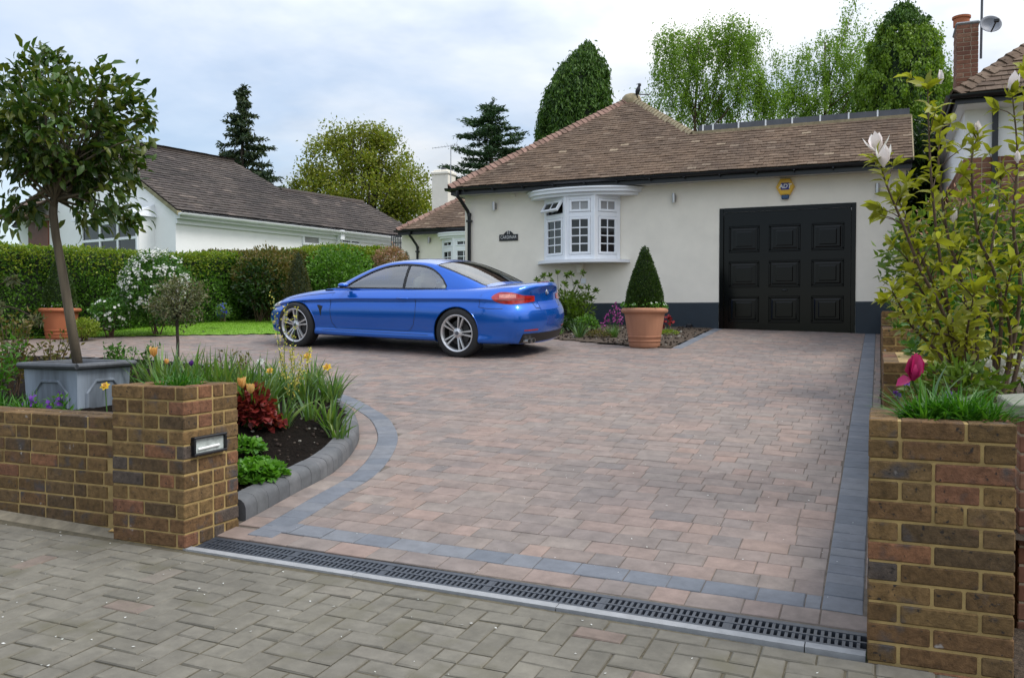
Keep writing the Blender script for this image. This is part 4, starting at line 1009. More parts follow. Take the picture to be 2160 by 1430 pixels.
# porch door further left
a, b = at_pl(62, 470, A0, dd), at_pl(104, 470, A0, dd); s0, s1 = (b-A0).dot(nn), (a-A0).dot(nn)
m = MB(); lbox(m, s0, s1, -.04, -.001, -3, a.z-A0.z); m.build('door', MT['cottage_door'], N1)
m = MB(); lbox(m, s0-.15, s1+.4, -1.0, -.002, a.z-A0.z+.05, a.z-A0.z+.14); V = [Lp(s0-.25, -1.1, a.z-A0.z+.145), Lp(s1+.5, -1.1, a.z-A0.z+.145), Lp(s1+.5, -.003, a.z-A0.z+.6), Lp(s0-.25, -.003, a.z-A0.z+.6)]; m.add(V, [(0, 1, 2, 3)]); m.build('porch_roof', MT['tile'], N1)
# ---------- brick neighbour on the right ----------
NY = 13.4; nx0 = at_y(2034, 300, NY)[0]; nzE = at_y(2014, 199, NY-.45)[2]; nex = at_y(2012, 199, NY-.45)[0]
N2 = thing('brick_house', 'brown brick and white neighbouring house behind the magnolia, right edge', 'house', (nx0+2, NY+2, 1.2))
zw = at_y(2060, 333, NY)[2]
mats2 = (MT['redbrick'], MT['mortar2'])
brick_block('wall', 'mortar', nx0, nx0+7, NY, NY+8, zw, .8, N2, faces='fl', mats=mats2)
m = MB(); m.box((nx0, NY, zw+.001), (nx0+7, NY+8, nzE-.12)); m.build('wall', MT['render_w'], N2, )
m = MB(); xs = at_y(2098, 300, NY)[0]; m.box((xs-.035, NY-.07, 1), (xs+.035, NY-.002, nzE-.12)); m.build('downpipe', MT['gutter'], N2)
sp2 = .82; nv = Vector((0, 1, sp2)).normalized(); c2 = math.sqrt(1+sp2*sp2); Ln = 3.2
tm = MB(); tiles(tm, (0, NY-.45, nzE), (1, 0, 0), nv, [(nex, 0), (nex+8, 0), (nex+8, Ln*c2), (nex+Ln, Ln*c2)], gauge=.13, w=.19, lift=.02)
nv2 = Vector((1, 0, sp2)).normalized(); tiles(tm, (nex, 0, nzE), (0, -1, 0), nv2, [(-(NY-.45), 0), (-(NY-.45)-Ln, Ln*c2), (-(NY+8), Ln*c2), (-(NY+8), 0)], gauge=.13, w=.19, lift=.02)
rfn = tm.build('roof', MT['tile'], N2)
hc = MB(); hip_caps(hc, (nex, NY-.45, nzE+.03), (nex+Ln, NY-.45+Ln, nzE+Ln*sp2+.03), step=.16, w=.12); hc.build('hip_tiles', MT['tile'], rfn)
ub = MB(); ub.add([(nex, NY-.43, nzE-.02), (nex+8, NY-.43, nzE-.02), (nex+8, NY-.45+Ln, nzE+Ln*sp2-.02), (nex+Ln, NY-.45+Ln, nzE+Ln*sp2-.02)], [(0, 1, 2, 3)]); ub.add([(nex, NY-.43, nzE-.02), (nex+Ln, NY-.45+Ln, nzE+Ln*sp2-.02), (nex+Ln, NY+8, nzE+Ln*sp2-.02), (nex, NY+8, nzE-.02)], [(0, 1, 2, 3)]); ub.build('roof_board', MT['lead'], N2)
m = MB(); m.box((nex+.02, NY-.43, nzE-.13), (nex+8, NY-.40, nzE-.005)); m.box((nex+.02, NY-.399, nzE-.13), (nex+.05, NY+8, nzE-.005)); half_gutter(m, (nex-.05, NY-.49, nzE-.02), (nex+8, NY-.49, nzE-.02)); half_gutter(m, (nex-.04, NY-.5, nzE-.02), (nex-.04, NY+8, nzE-.02)); m.build('gutter', MT['gutter'], N2)
m = MB(); m.box((nex+.051, NY-.398, nzE-.135), (nx0+7, NY-.0005, nzE-.12)); m.box((nex+.051, NY, nzE-.135), (nx0-.0005, NY+8, nzE-.12)); m.build('soffit', MT['upvc'], N2)
# chimney
yc = 17.0; c0 = at_y(2018, 100, yc)[0]; c1_ = at_y(2064, 100, yc)[0]; czt = at_y(2040, 52, yc)[2]
brick_block('chimney', 'mortar', c0, c1_, yc, yc+.75, czt, 4.2, N2, mats=mats2, faces='flr')
m = MB(); m.cbox((c0-.02, yc-.02, czt+.001), (c1_+.02, yc+.77, czt+.05), .02); m.build('flaunching', MT['concrete'], N2)
m = MB(); cm = (c0+c1_)/2-.08; m.lathe([(.13, 0), (.13, .13), (.15, .135), (.15, .17), (.12, .172), (.11, .05)], 20, (cm, yc+.25, czt+.045)); m.build('chimney_pot', MT['terra2'], N2, angle=40)
# dish and aerial on the chimney
p = Vector((c1_+.04, yc-.03, czt)); sd_ = thing('satellite_dish', 'grey satellite dish mounted on the brick chimney', 'satellite dish', p)
dc = Vector(at_y(2090, 51, yc-.25)); nd = Vector((.25, -1, .28)).normalized(); ax = nd.cross(Vector((0, 0, 1))).normalized(); ay = ax.cross(nd)
M = Matrix(((ax.x, ay.x, nd.x, dc.x), (ax.y, ay.y, nd.y, dc.y), (ax.z, ay.z, nd.z, dc.z), (0, 0, 0, 1)))
r0 = (at_y(2113, 51, yc-.25)[0]-at_y(2066, 51, yc-.25)[0])/2*1.05
m = MB(); m.lathe([(.001, -.06), (r0*.4, -.05), (r0*.75, -.025), (r0, .005), (r0*1.01, .0), (r0*.75, -.04), (r0*.3, -.07), (.001, -.072)], 28, M=M @ Matrix.Scale(.88, 4, (0, 1, 0))); m.build('dish', M_plain('grey_dish', (.22, .23, .26), .5, var=.08), sd_, smooth=True)
m = MB(); e = M @ Vector((.02, -.12, .28)); m.tube([M @ Vector((0, -r0*.8, -.02)), e], .012, 6); m.cbox(e-Vector((.04, .03, .03)), e+Vector((.04, .03, .03)), .01); m.tube([M @ Vector((0, 0, -.07)), p+Vector((0, 0, -.1))], .018, 6); m.build('feed_arm', MT['gutter'], sd_)
al = thing('tv_aerial', 'television aerial on a tall mast beside the satellite dish', 'aerial', p+Vector((.0, .05, -.3)))
m = MB(); m.tube([p+Vector((0, .05, -.6)), p+Vector((.01, .05, 1.05))], .02, 8); m.build('mast', MT['lead'], al)
m = MB(); zt_ = p+Vector((.01, .05, .58)); a, c = zt_+Vector((-.5, -.1, .0)), zt_+Vector((.55, .1, .06)); m.tube([a, c], .01, 5); d = c-a; s = Vector((-.2, 1, 0)).normalized()
for k in range(10): o = a+d*(k/11); m.tube([o-s*.13, o+s*.13], .005, 4)
for k in range(4): o = c+Vector((-.12+.11*k, 0, -.0)); m.tube([o+Vector((.1, 0, .16)), o+Vector((-.08, 0, -.2))], .005, 4)
for k in range(3): o = c+Vector((.1-.09*k, 0, .16-.17*k)); m.tube([o-Vector((.14, 0, 0)), o+Vector((.34, 0, .01))], .005, 4)
m.build('antenna', MT['steel'], al)
# trellis between wing and left neighbour, wooden fence right of the garage
def xyz(px, py, y): return Vector(at_y(px, py, y))
t = thing('trellis', 'dark square trellis between the white bungalow and cream wing', 'trellis', xyz(838, 560, 23.1)); m = MB()
a, b = xyz(826, 494, 23.1), xyz(849, 494, 23.1); zb_ = xyz(838, 562, 23.1).z
for k in range(6): x = a.x+(b.x-a.x)*k/5; m.box((x-.012, 23.08, zb_-.6), (x+.012, 23.1, a.z-.05))
for k in range(6): z = a.z-.1-(a.z-zb_)*k/6; m.box((a.x, 23.101, z-.012), (b.x, 23.115, z+.012))
m.build('lattice', MT['lead'], t)
t = thing('wooden_fence', 'short wooden fence panel closing the gap right of the garage', 'fence', (.6, 15.6, 1.2)); m = MB()
x = .395; zf = at_y(1915, 520, 15.6)[2]
while x < 1.25: m.cbox((x, 15.6, 1.0), (x+.098, 15.62, zf+U(-.005, .005)), .004); x += .1
m.build('boards', MT['wood'], t); m = MB(); m.box((.395, 15.621, zf-.3), (1.25, 15.66, zf-.22)); m.build('rail', MT['wood'], t)
# ---------- the blue coupe ----------
MT['paint'] = M_plain('metallic_blue_paint', (.004, .115, .56), .24, .55, var=.02, scale=2, coat=1)
_b = MT['paint'].node_tree.nodes['Principled BSDF']; _b.inputs['Coat IOR'].default_value = 1.5
MT['blackpl'] = M_plain('black_trim', (.012, .012, .013), .5, var=.1)
MT['rubber'] = M_plain('tyre_rubber', (.018, .018, .019), .75, var=.2, scale=14, bstr=.15)
MT['alloy'] = M_plain('silver_alloy', (.66, .66, .67), .35, .7, var=.06)
def M_clear(name, tint, refl):
    m, nt, b = _nt(name); t = nt.nodes.new('ShaderNodeBsdfTransparent'); t.inputs['Color'].default_value = (*tint, 1); g = nt.nodes.new('ShaderNodeBsdfGlossy'); g.inputs['Roughness'].default_value = .015
    lw = nt.nodes.new('ShaderNodeFresnel'); lw.inputs['IOR'].default_value = 1.55; ad = nt.nodes.new('ShaderNodeMath'); ad.inputs[1].default_value = refl; nt.links.new(lw.outputs[0], ad.inputs[0])
    mx = nt.nodes.new('ShaderNodeMixShader'); nt.links.new(ad.outputs[0], mx.inputs['Fac']); nt.links.new(t.outputs[0], mx.inputs[1]); nt.links.new(g.outputs[0], mx.inputs[2]); nt.links.new(mx.outputs[0], nt.nodes['Material Output'].inputs['Surface']); return m
MT['carglass'] = M_clear('tinted_car_glass', (.88, .97, .94), .27)
MT['carglass_d'] = M_clear('rear_car_glass', (.55, .64, .64), .14)
MT['leather'] = M_plain('cream_leather', (.50, .44, .34), .5, var=.06)
MT['redlamp'] = M_plain('red_lamp_lens', (.36, .012, .010), .12, var=.35, scale=26, coat=1)
MT['pinklamp'] = M_plain('clear_lamp_lens', (.60, .22, .18), .1, var=.35, scale=40, coat=1)
MT['headlamp'] = M_plain('clear_headlamp', (.62, .65, .68), .08, var=.3, scale=30, coat=1)
CA = R(5.5); RW = (-5.165, 10.57)
_g = lambda x, y: gz(x, y)
_x, _y = RW; e = .8
sxx = (_g(_x+e*math.cos(CA), _y-e*math.sin(CA))-_g(_x-e*math.cos(CA), _y+e*math.sin(CA)))/(2*e)
syy = (_g(_x+e*math.sin(CA), _y+e*math.cos(CA))-_g(_x-e*math.sin(CA), _y-e*math.cos(CA)))/(2*e)
AX = Vector((math.cos(CA), -math.sin(CA), sxx)).normalized(); AY = Vector((math.sin(CA), math.cos(CA), syy)); AZ = AX.cross(AY).normalized(); AY = AZ.cross(AX)
MC = Matrix(((AX.x, AY.x, AZ.x, 0), (AX.y, AY.y, AZ.y, 0), (AX.z, AY.z, AZ.z, 0), (0, 0, 0, 1)))
FW, RWX, TRK, WR = .80, 3.61, .80, .333
loc = Vector((_x, _y, _g(_x, _y)-.012))-MC.to_3x3() @ Vector((RWX, -TRK, 0))
CAR = thing('parked_car', 'bright blue two-door coupe parked across the driveway', 'car')
# origin under the middle of the car
mid = Vector((2.3, 0, 0))
CAR.matrix_world = Matrix.Translation(loc+MC.to_3x3() @ mid) @ MC
OFF = Matrix.Translation(-mid)
T = {k: interp(ST, v) for k, v in {}.items()} if False else {}
ST = [0, .06, .18, .35, .6, .9, 1.25, 1.6, 2.0, 2.5, 3.0, 3.4, 3.8, 4.1, 4.3, 4.45, 4.53, 4.575, 4.60]
TB = dict(
 zc=[.60, .665, .72, .765, .83, .885, .935, .965, .97, .97, .975, .985, 1.005, 1.025, 1.04, 1.05, 1.045, 1.02, 1.0],
 zs=[.57, .63, .69, .735, .79, .835, .875, .905, .92, .935, .95, .96, .965, .968, .97, .965, .955, .93, .905],
 ws=[.40, .52, .62, .69, .735, .76, .775, .78, .785, .785, .785, .785, .775, .745, .71, .665, .62, .57, .40],
 zr=[.53, .56, .61, .65, .695, .73, .755, .775, .79, .80, .815, .825, .835, .835, .825, .81, .80, .79, .785],
 wc=[.48, .62, .73, .80, .855, .875, .875, .872, .872, .873, .88, .893, .893, .872, .835, .775, .715, .65, .45],
 wm=[.50, .66, .77, .84, .895, .90, .885, .88, .88, .882, .893, .912, .914, .893, .855, .80, .745, .68, .47],
 wl=[.50, .66, .775, .845, .89, .89, .875, .872, .872, .872, .882, .905, .907, .888, .852, .797, .745, .68, .47],
 wb=[.45, .60, .72, .79, .84, .84, .85, .86, .86, .86, .86, .86, .86, .84, .80, .74, .68, .61, .42])
TF = {k: interp(ST, v) for k, v in TB.items()}
tail = interp([.15, .25, .38, .5, .6, .68, .76, .88, .98, 1.05], [-.08, -.04, .03, .05, .045, .01, -.045, -.06, -.035, .0])
nose = interp([.15, .3, .45, .56, .66, .75], [.09, .02, -.02, .0, .05, .1])
def section(s):
    g = {k: f(s) for k, f in TF.items()}; lz = lambda t: (g['zr']-.03)+(.285-(g['zr']-.03))*t
    P = [(0, g['zc']), (.45*g['ws'], g['zc']-.006), (.82*g['ws'], g['zc']+(g['zs']-g['zc'])*.42), (g['ws'], g['zs']),
         (g['ws']+(g['wc']-g['ws'])*.6, g['zs']+(g['zr']-g['zs'])*.5), (g['wc']-.002, g['zr']+.02), (g['wc']+.006, g['zr']), (g['wc']-.026, g['zr']-.034),
         (g['wm']-.008, lz(.2)), (g['wm'], lz(.43)), (g['wl'], lz(.72)), (g['wl']-.014, lz(.9)), (g['wl']-.004, .285), (g['wl']+.004, .235), (g['wb'], .19), (.5*g['wb'], .185), (0, .185)]
    return P
SX = [0, .03, .06, .12, .18, .26, .35, .47, .6, .75, .9, 1.08, 1.25, 1.42, 1.6, 1.8, 2.0, 2.25, 2.5, 2.75, 3.0, 3.2, 3.4, 3.6, 3.8, 3.95, 4.1, 4.2, 4.3, 4.38, 4.45, 4.49, 4.53, 4.553, 4.575, 4.59, 4.60]
def body_mesh():
    mb = MB(); n = 17; V = []
    for s in SX:
        P = section(s); wt = sstep((s-3.95)/.55); wn = 1-sstep(s/.5)
        half = [(s+tail(z)*wt+nose(z)*wn, y, z) for y, z in P]
        ring = [(x, -y, z) for x, y, z in half]+[(x, y, z) for x, y, z in reversed(half[1:-1])]
        V += ring
    m = 2*n-2; F = []
    for i in range(len(SX)-1):
        for k in range(m): F.append((i*m+k, i*m+(k+1) % m, (i+1)*m+(k+1) % m, (i+1)*m+k))
    for base, rev in ((0, False), ((len(SX)-1)*m, True)):
        for k in range(n-1):
            a, b = k, k+1; c, d = (m-b) % m, (m-a) % m
            f = [base+a, base+b, base+c, base+d]; f = list(dict.fromkeys(f))
            F.append(tuple(reversed(f)) if rev else tuple(f))
    mb.add(V, F); return mb
def apply_mods(o):
    bpy.context.view_layer.update()
    me = bpy.data.meshes.new_from_object(o.evaluated_get(bpy.context.evaluated_depsgraph_get()))
    old = o.data; o.modifiers.clear(); o.data = me; bpy.data.meshes.remove(old); return o
bo = body_mesh().build('body', [MT['paint'], MT['blackpl']], CAR, smooth=True, local=True)
bo.parent = None
cl = bo.data.attributes.new('crease_edge', 'FLOAT', 'EDGE'); mm0 = 32
for e_ in bo.data.edges:
    a_, b_ = e_.vertices; ka, kb_ = a_ % mm0, b_ % mm0
    if ka == kb_ and ka in (6, 26) and 3 < a_//mm0 < 29: cl.data[e_.index].value = .75
    if ka == kb_ and ka in (12, 20) and 6 < a_//mm0 < 24: cl.data[e_.index].value = .6
sm = bo.modifiers.new('s', 'SUBSURF'); sm.levels = 2; sm.render_levels = 2
apply_mods(bo)
def bvh_of(o):
    return BVHTree.FromPolygons([v.co[:] for v in o.data.vertices], [p.vertices[:] for p in o.data.polygons])
BV = bvh_of(bo)
for wx, sd in ((FW, -1), (FW, 1), (RWX, -1), (RWX, 1)):
    c = MB(); a, b = (.62, 1.2) if sd > 0 else (-1.2, -.62); r = .372
    c.lathe([(.001, a), (r*.96, a), (r, a+.0+(.25 if sd < 0 else 0)), (r, b-(.25 if sd > 0 else 0)), (r*1.0, b), (.001, b)], 40, M=Matrix.Translation((wx, 0, .345)) @ Matrix.Rotation(-PI/2, 4, 'X'), mi=1)
    co_ = c.build('cut', [MT['paint'], MT['blackpl']])
    bm = bo.modifiers.new('b', 'BOOLEAN'); bm.object = co_; bm.operation = 'DIFFERENCE'; bm.solver = 'EXACT'
    apply_mods(bo); cm = co_.data; bpy.data.objects.remove(co_); bpy.data.meshes.remove(cm)
c = MB(); c.cbox((1.62, -.66, .42), (3.72, .66, 1.4), .08, mi=1); c.box((2.95, -.655, .60), (3.71, .655, .62), mi=1)
c.f = c.f[:26]; c.m = c.m[:26]
co_ = c.build('cut', [MT['paint'], MT['blackpl']]); bm = bo.modifiers.new('b', 'BOOLEAN'); bm.object = co_; bm.operation = 'DIFFERENCE'; bm.solver = 'EXACT'
apply_mods(bo); cm = co_.data; bpy.data.objects.remove(co_); bpy.data.meshes.remove(cm)
def finish(o, parent=CAR, ang=38):
    me = o.data
    co = np.empty(len(me.vertices)*3, np.float32); me.vertices.foreach_get('co', co); co = co.reshape(-1, 3)
    x = co[:, 0]; z = co[:, 2]
    co[:, 0] = np.where(x > RWX, RWX+(x-RWX)*.955-.24*np.clip(np.abs(co[:, 1])/.9, 0, 1)**2.2*(lambda t: t*t*(3-2*t))(np.clip((x-3.85)/.65, 0, 1)), np.where(x < FW, FW+(x-FW)*.92, x))-mid.x
    co[:, 2] = np.where(z > .3, .3+(z-.3)*.925, z)
    me.vertices.foreach_set('co', co.ravel())
    bm = bmesh.new(); bm.from_mesh(me)
    for e_ in bm.edges: e_.smooth = not (len(e_.link_faces) == 2 and e_.calc_face_angle(0) > R(ang))
    bm.to_mesh(me); bm.free(); me.polygons.foreach_set('use_smooth', [True]*len(me.polygons)); me.update()
    o.parent = parent; o.matrix_parent_inverse = Matrix(); return o
def cpart(mb, name, mat, parent=CAR, ang=38):
    o = mb.build(name, mat); return finish(o, parent, ang)
finish(bo)
# arch lips
for wx in (FW, RWX):
    for sd in (-1, 1):
        m = MB(); pts = []; 
        for k in range(33):
            a = R(-22)+R(224)*k/32; x = wx+.372*math.cos(a); z = .345+.372*math.sin(a)
            h = BV.ray_cast(Vector((x+.004*math.cos(a), sd*2, z+.004*math.sin(a))), Vector((0, -sd, 0)))
            if h[0] is not None and z > .2: pts.append((x, h[0].y-sd*.004, z))
        m.tube(pts, .009, 6); cpart(m, 'arch_lip', MT['paint'], bo)
# greenhouse
GX = [1.25, 1.38, 1.52, 1.7, 1.9, 2.08, 2.22, 2.38, 2.55, 2.75, 2.95, 3.12, 3.28, 3.44, 3.6, 3.76, 3.9, 4.02]
zrf = interp([1.25, 1.45, 1.7, 1.95, 2.2, 2.35, 2.6, 2.85, 3.05, 3.2, 3.45, 3.7, 3.9, 4.02], [.90, 1.0, 1.135, 1.255, 1.345, 1.372, 1.385, 1.378, 1.355, 1.318, 1.225, 1.12, 1.035, .98])
wbf = interp([1.25, 1.6, 2.0, 2.6, 3.1, 3.5, 3.8, 4.02], [.70, .765, .775, .775, .765, .735, .685, .60])
def gsec(x):
    zr, wb = zrf(x), wbf(x); ze = zr-.07; kt = .44
    yt = wb-kt*max(ze-.93, -.02)-.02
    ym = wb-kt*max((ze+.93)/2-.93, 0)*.86
    return [(0, zr), (.4*yt, zr-.005), (.74*yt, zr-.018), (.93*yt, zr-.038), (yt, ze), (ym, (ze+.93)/2), (wb, .93), (wb+.01, .86)]
m = MB(); V = []; n = 8
for x in GX:
    P = gsec(x); V += [(x, -y, z) for y, z in reversed(P)]+[(x, y, z) for y, z in P[1:]]
mm_ = 2*n-1
m.add(V, [(i*mm_+k, i*mm_+k+1, (i+1)*mm_+k+1, (i+1)*mm_+k) for i in range(len(GX)-1) for k in range(mm_-1)])
ro = m.build('hardtop_roof', MT['paint'], smooth=True); s_ = ro.modifiers.new('s', 'SUBSURF'); s_.levels = 2; s_.render_levels = 2; apply_mods(ro)
GV = bvh_of(ro)
def panel(bv, org, cols, nv, offs, skirt=.012):
    """cols: (u, v0, v1); org(u,v)->(origin,direction); surface patch laid onto the body, with edges"""
    mb = MB(); V = []; Nn = []
    for u, v0, v1 in cols:
        for k in range(nv+1):
            v = v0+(v1-v0)*k/nv; o, d = org(u, v); h = bv.ray_cast(Vector(o), Vector(d))
            if h[0] is None: V.append(V[-1] if V else Vector(o)); Nn.append(Nn[-1] if Nn else -Vector(d)); continue
            nr = h[1] if h[1].dot(Vector(d)) < 0 else -h[1]
            V.append(h[0]); Nn.append(nr)
    top = [p+n_*offs for p, n_ in zip(V, Nn)]; bot = [p-n_*skirt for p, n_ in zip(V, Nn)]; K = nv+1; C = len(cols)
    F = [(i*K+k, i*K+k+1, (i+1)*K+k+1, (i+1)*K+k) for i in range(C-1) for k in range(nv)]
    nb = len(top); edge = [k for k in range(K)]+[i*K+nv for i in range(1, C)]+[(C-1)*K+k for k in range(nv-1, -1, -1)]+[i*K for i in range(C-2, 0, -1)]
    F += [(edge[i], edge[(i+1) % len(edge)], nb+edge[(i+1) % len(edge)], nb+edge[i]) for i in range(len(edge))]
    mb.add(top+bot, F); return mb
def linsp(a, b, n): return [a+(b-a)*k/n for k in range(n+1)]
side = lambda sd: (lambda u, v: ((u, sd*2, v), (0, -sd, 0)))
dn = lambda u, v: ((u, v, 3), (0, 0, -1))
back = lambda u, v: ((6, u, v), (-1, 0, 0))
# side glass outline
wtop = interp([1.66, 1.78, 1.95, 2.15, 2.35, 2.6, 2.85, 3.02, 3.16, 3.27, 3.34], [.955, 1.035, 1.13, 1.22, 1.275, 1.298, 1.285, 1.248, 1.175, 1.085, .995])
wbot = lambda x: .945+.012*(x-1.66)
def outline(xa, xb, n=22): return [(x, wbot(x)) for x in linsp(xa, xb, n)]+[(x, max(wtop(x), wbot(x)+.012)) for x in reversed(linsp(xa, xb, n))]
def grow(P, d):
    A = sum(P[i][0]*P[(i+1) % len(P)][1]-P[(i+1) % len(P)][0]*P[i][1] for i in range(len(P)))/2; out = []
    for i in range(len(P)):
        p0, p1 = np.array(P[i-1]), np.array(P[(i+1) % len(P)]); t = p1-p0; t = t/max(np.linalg.norm(t), 1e-6); out.append((P[i][0]+t[1]*d*(1 if A > 0 else -1), P[i][1]-t[0]*d*(1 if A > 0 else -1)))
    return out
def ring(bv, org, P, d0, d1, offs):
    a, b_ = grow(P, d0), grow(P, d1); V = []
    for q in (a, b_):
        for u, v in q:
            o, d = org(u, v); h = bv.ray_cast(Vector(o), Vector(d))
            if h[0] is None: V.append(V[-1] if V else Vector(o)); continue
            nr = h[1] if h[1].dot(Vector(d)) < 0 else -h[1]; V.append(h[0]+nr*offs)
    n_ = len(P); m_ = MB(); m_.add(V, [(i, (i+1) % n_, n_+(i+1) % n_, n_+i) for i in range(n_)]); return m_
WS = [(x, .60-.13*(x-1.40)) for x in linsp(1.44, 2.13, 10)]; WSP = [(x, -y) for x, y in WS]+[(x, y) for x, y in reversed(WS)]
RW_ = [(x, .545-.02*(x-3.1)+.03*math.sin((x-3.1)*3)) for x in linsp(3.10, 3.88, 14)]; RWP = [(x, -y) for x, y in RW_]+[(x, y) for x, y in reversed(RW_)]
# hollow shell, then the openings
if sum(p.normal.z*p.area for p in ro.data.polygons) < 0: ro.data.flip_normals()
ro.data.materials.append(MT['blackpl']); s_ = ro.modifiers.new('t', 'SOLIDIFY'); s_.thickness = .022; s_.offset = -1; s_.material_offset = 1; s_.material_offset_rim = 1
apply_mods(ro)
def cut(o, mb_):
    c_ = mb_.build('cut', [MT['paint'], MT['blackpl']]); b__ = o.modifiers.new('b', 'BOOLEAN'); b__.object = c_; b__.operation = 'DIFFERENCE'; b__.solver = 'EXACT'; apply_mods(o); m_ = c_.data; bpy.data.objects.remove(c_); bpy.data.meshes.remove(m_)
for P, O_, A_, B_, N_, d0, d1 in ((outline(1.66, 3.34), (0, 0, 0), (1, 0, 0), (0, 0, 1), (0, -1, 0), -1.3, 1.3), (WSP, (0, 0, 0), (1, 0, 0), (0, 1, 0), (0, 0, 1), .93, 1.6), (RWP, (0, 0, 0), (1, 0, 0), (0, 1, 0), (0, 0, 1), .93, 1.6)):
    c = MB(); c.prism(P, O_, A_, B_, N_, d0, d1, mi=1); cut(ro, c)
finish(ro)
for sd in (-1, 1):
    for nm, xa, xb in (('door_window', 1.64, 2.655), ('quarter_window', 2.675, 3.36)):
        cols = [(x, wbot(x)-.008, max(wtop(min(max(x, 1.66), 3.34))+.006, wbot(x)+.012)) for x in linsp(xa, xb, 18)]
        cpart(panel(GV, side(sd), cols, 8, -.008, .011), nm, MT['carglass'])
    cpart(ring(GV, side(sd), outline(1.66, 3.34), -.004, .017, .003), 'window_trim', MT['blackpl'])
    cpart(panel(GV, side(sd), [(x, wbot(x), wtop(x)) for x in linsp(2.648, 2.682, 3)], 6, .001, .012), 'window_pillar', MT['blackpl'])
cpart(panel(GV, dn, [(x, -y-.005, y+.005) for x, y in WS], 16, -.006, .009), 'windscreen', MT['carglass_d'])
cpart(panel(GV, dn, [(x, -y-.005, y+.005) for x, y in RW_], 20, -.006, .009), 'rear_window', MT['carglass_d'])
cpart(ring(GV, dn, RWP, -.006, .022, .003), 'window_trim', MT['blackpl']); cpart(ring(GV, dn, WSP, -.006, .022, .003), 'window_trim', MT['blackpl'])
# cabin
def seat(x, y, w):
    m = MB(); m.cbox((x-.30, y-w/2, .50), (x+.18, y+w/2, .66), .05); m.cbox((-.07, -w/2, 0), (.07, w/2, .56), .06, M=Matrix.Translation((x+.20, y, .58)) @ Matrix.Rotation(R(17), 4, 'Y')); o = cpart(m, 'seat', MT['leather'])
    m = MB(); m.cbox((x+.31, y-.12, 1.08), (x+.40, y+.12, 1.21), .035); cpart(m, 'headrest', MT['leather'], o)
for y in (-.36, .36): seat(2.42, y, .50)
m = MB(); m.cbox((2.85, -.60, .52), (3.15, .60, .66), .05); m.cbox((3.10, -.58, .60), (3.24, .58, 1.0), .06); cpart(m, 'rear_seat', MT['leather'])
m = MB(); m.cbox((1.56, -.66, .72), (1.92, .66, .93), .05); cpart(m, 'dashboard', MT['blackpl'])
m = MB(); pts = [(0, .18*math.cos(2*PI*k/24), .18*math.sin(2*PI*k/24)) for k in range(25)]; Mw = Matrix.Translation((2.03, .36, .95)) @ Matrix.Rotation(R(-22), 4, 'Y'); m.tube([Mw @ Vector(p) for p in pts], .014, 6); m.tube([Mw @ Vector((0, -.17, 0)), Mw @ Vector((0, .17, 0))], .016, 6); cpart(m, 'steering_wheel', MT['blackpl'])
# shut lines
def seam(org, pts, nm='shut_line', w=.007, bv=BV):
    m = MB()
    for (u0, v0), (u1, v1) in zip(pts, pts[1:]):
        L = math.hypot(u1-u0, v1-v0); du, dv = -(v1-v0)/L*w/2, (u1-u0)/L*w/2; V = []
        n_ = max(2, int(L/.05))
        for k in range(n_+1):
            t = k/n_
            for s_ in (-1, 1):
                o, d = org(u0+(u1-u0)*t+du*s_, v0+(v1-v0)*t+dv*s_); h = bv.ray_cast(Vector(o), Vector(d))
                if h[0] is None: V.append(V[-1] if V else Vector(o)); continue
                nr = h[1] if h[1].dot(Vector(d)) < 0 else -h[1]; V.append(h[0]+nr*.0012)
        m.add(V, [(2*k, 2*k+1, 2*k+3, 2*k+2) for k in range(n_)])
    cpart(m, nm, MT['blackpl'])
for sd in (-1, 1):
    seam(side(sd), [(1.50, .90), (1.46, .78), (1.45, .6), (1.47, .42), (1.55, .31), (2.82, .325), (2.90, .42), (2.94, .6), (2.935, .80), (2.92, .93)])
    seam(side(sd), [(.62, .745), (1.0, .81), (1.5, .865)])
    seam(side(sd), [(3.985, .72), (4.0, .83), (4.02, .90)]); seam(side(sd), [(3.98, .72), (4.2, .70), (4.45, .70)])
    seam(side(sd), [(1.3, .285), (3.15, .285)], w=.006)
for sd in (-1, 1): seam(dn, [(3.72, sd*.69), (3.95, sd*.70), (4.2, sd*.665), (4.42, sd*.60)])
seam(back, [(-.40, .93), (-.385, .80), (-.36, .69), (.36, .69), (.385, .80), (.40, .93)])
seam(dn, [(3.95, -.66), (3.96, 0), (3.95, .66)])
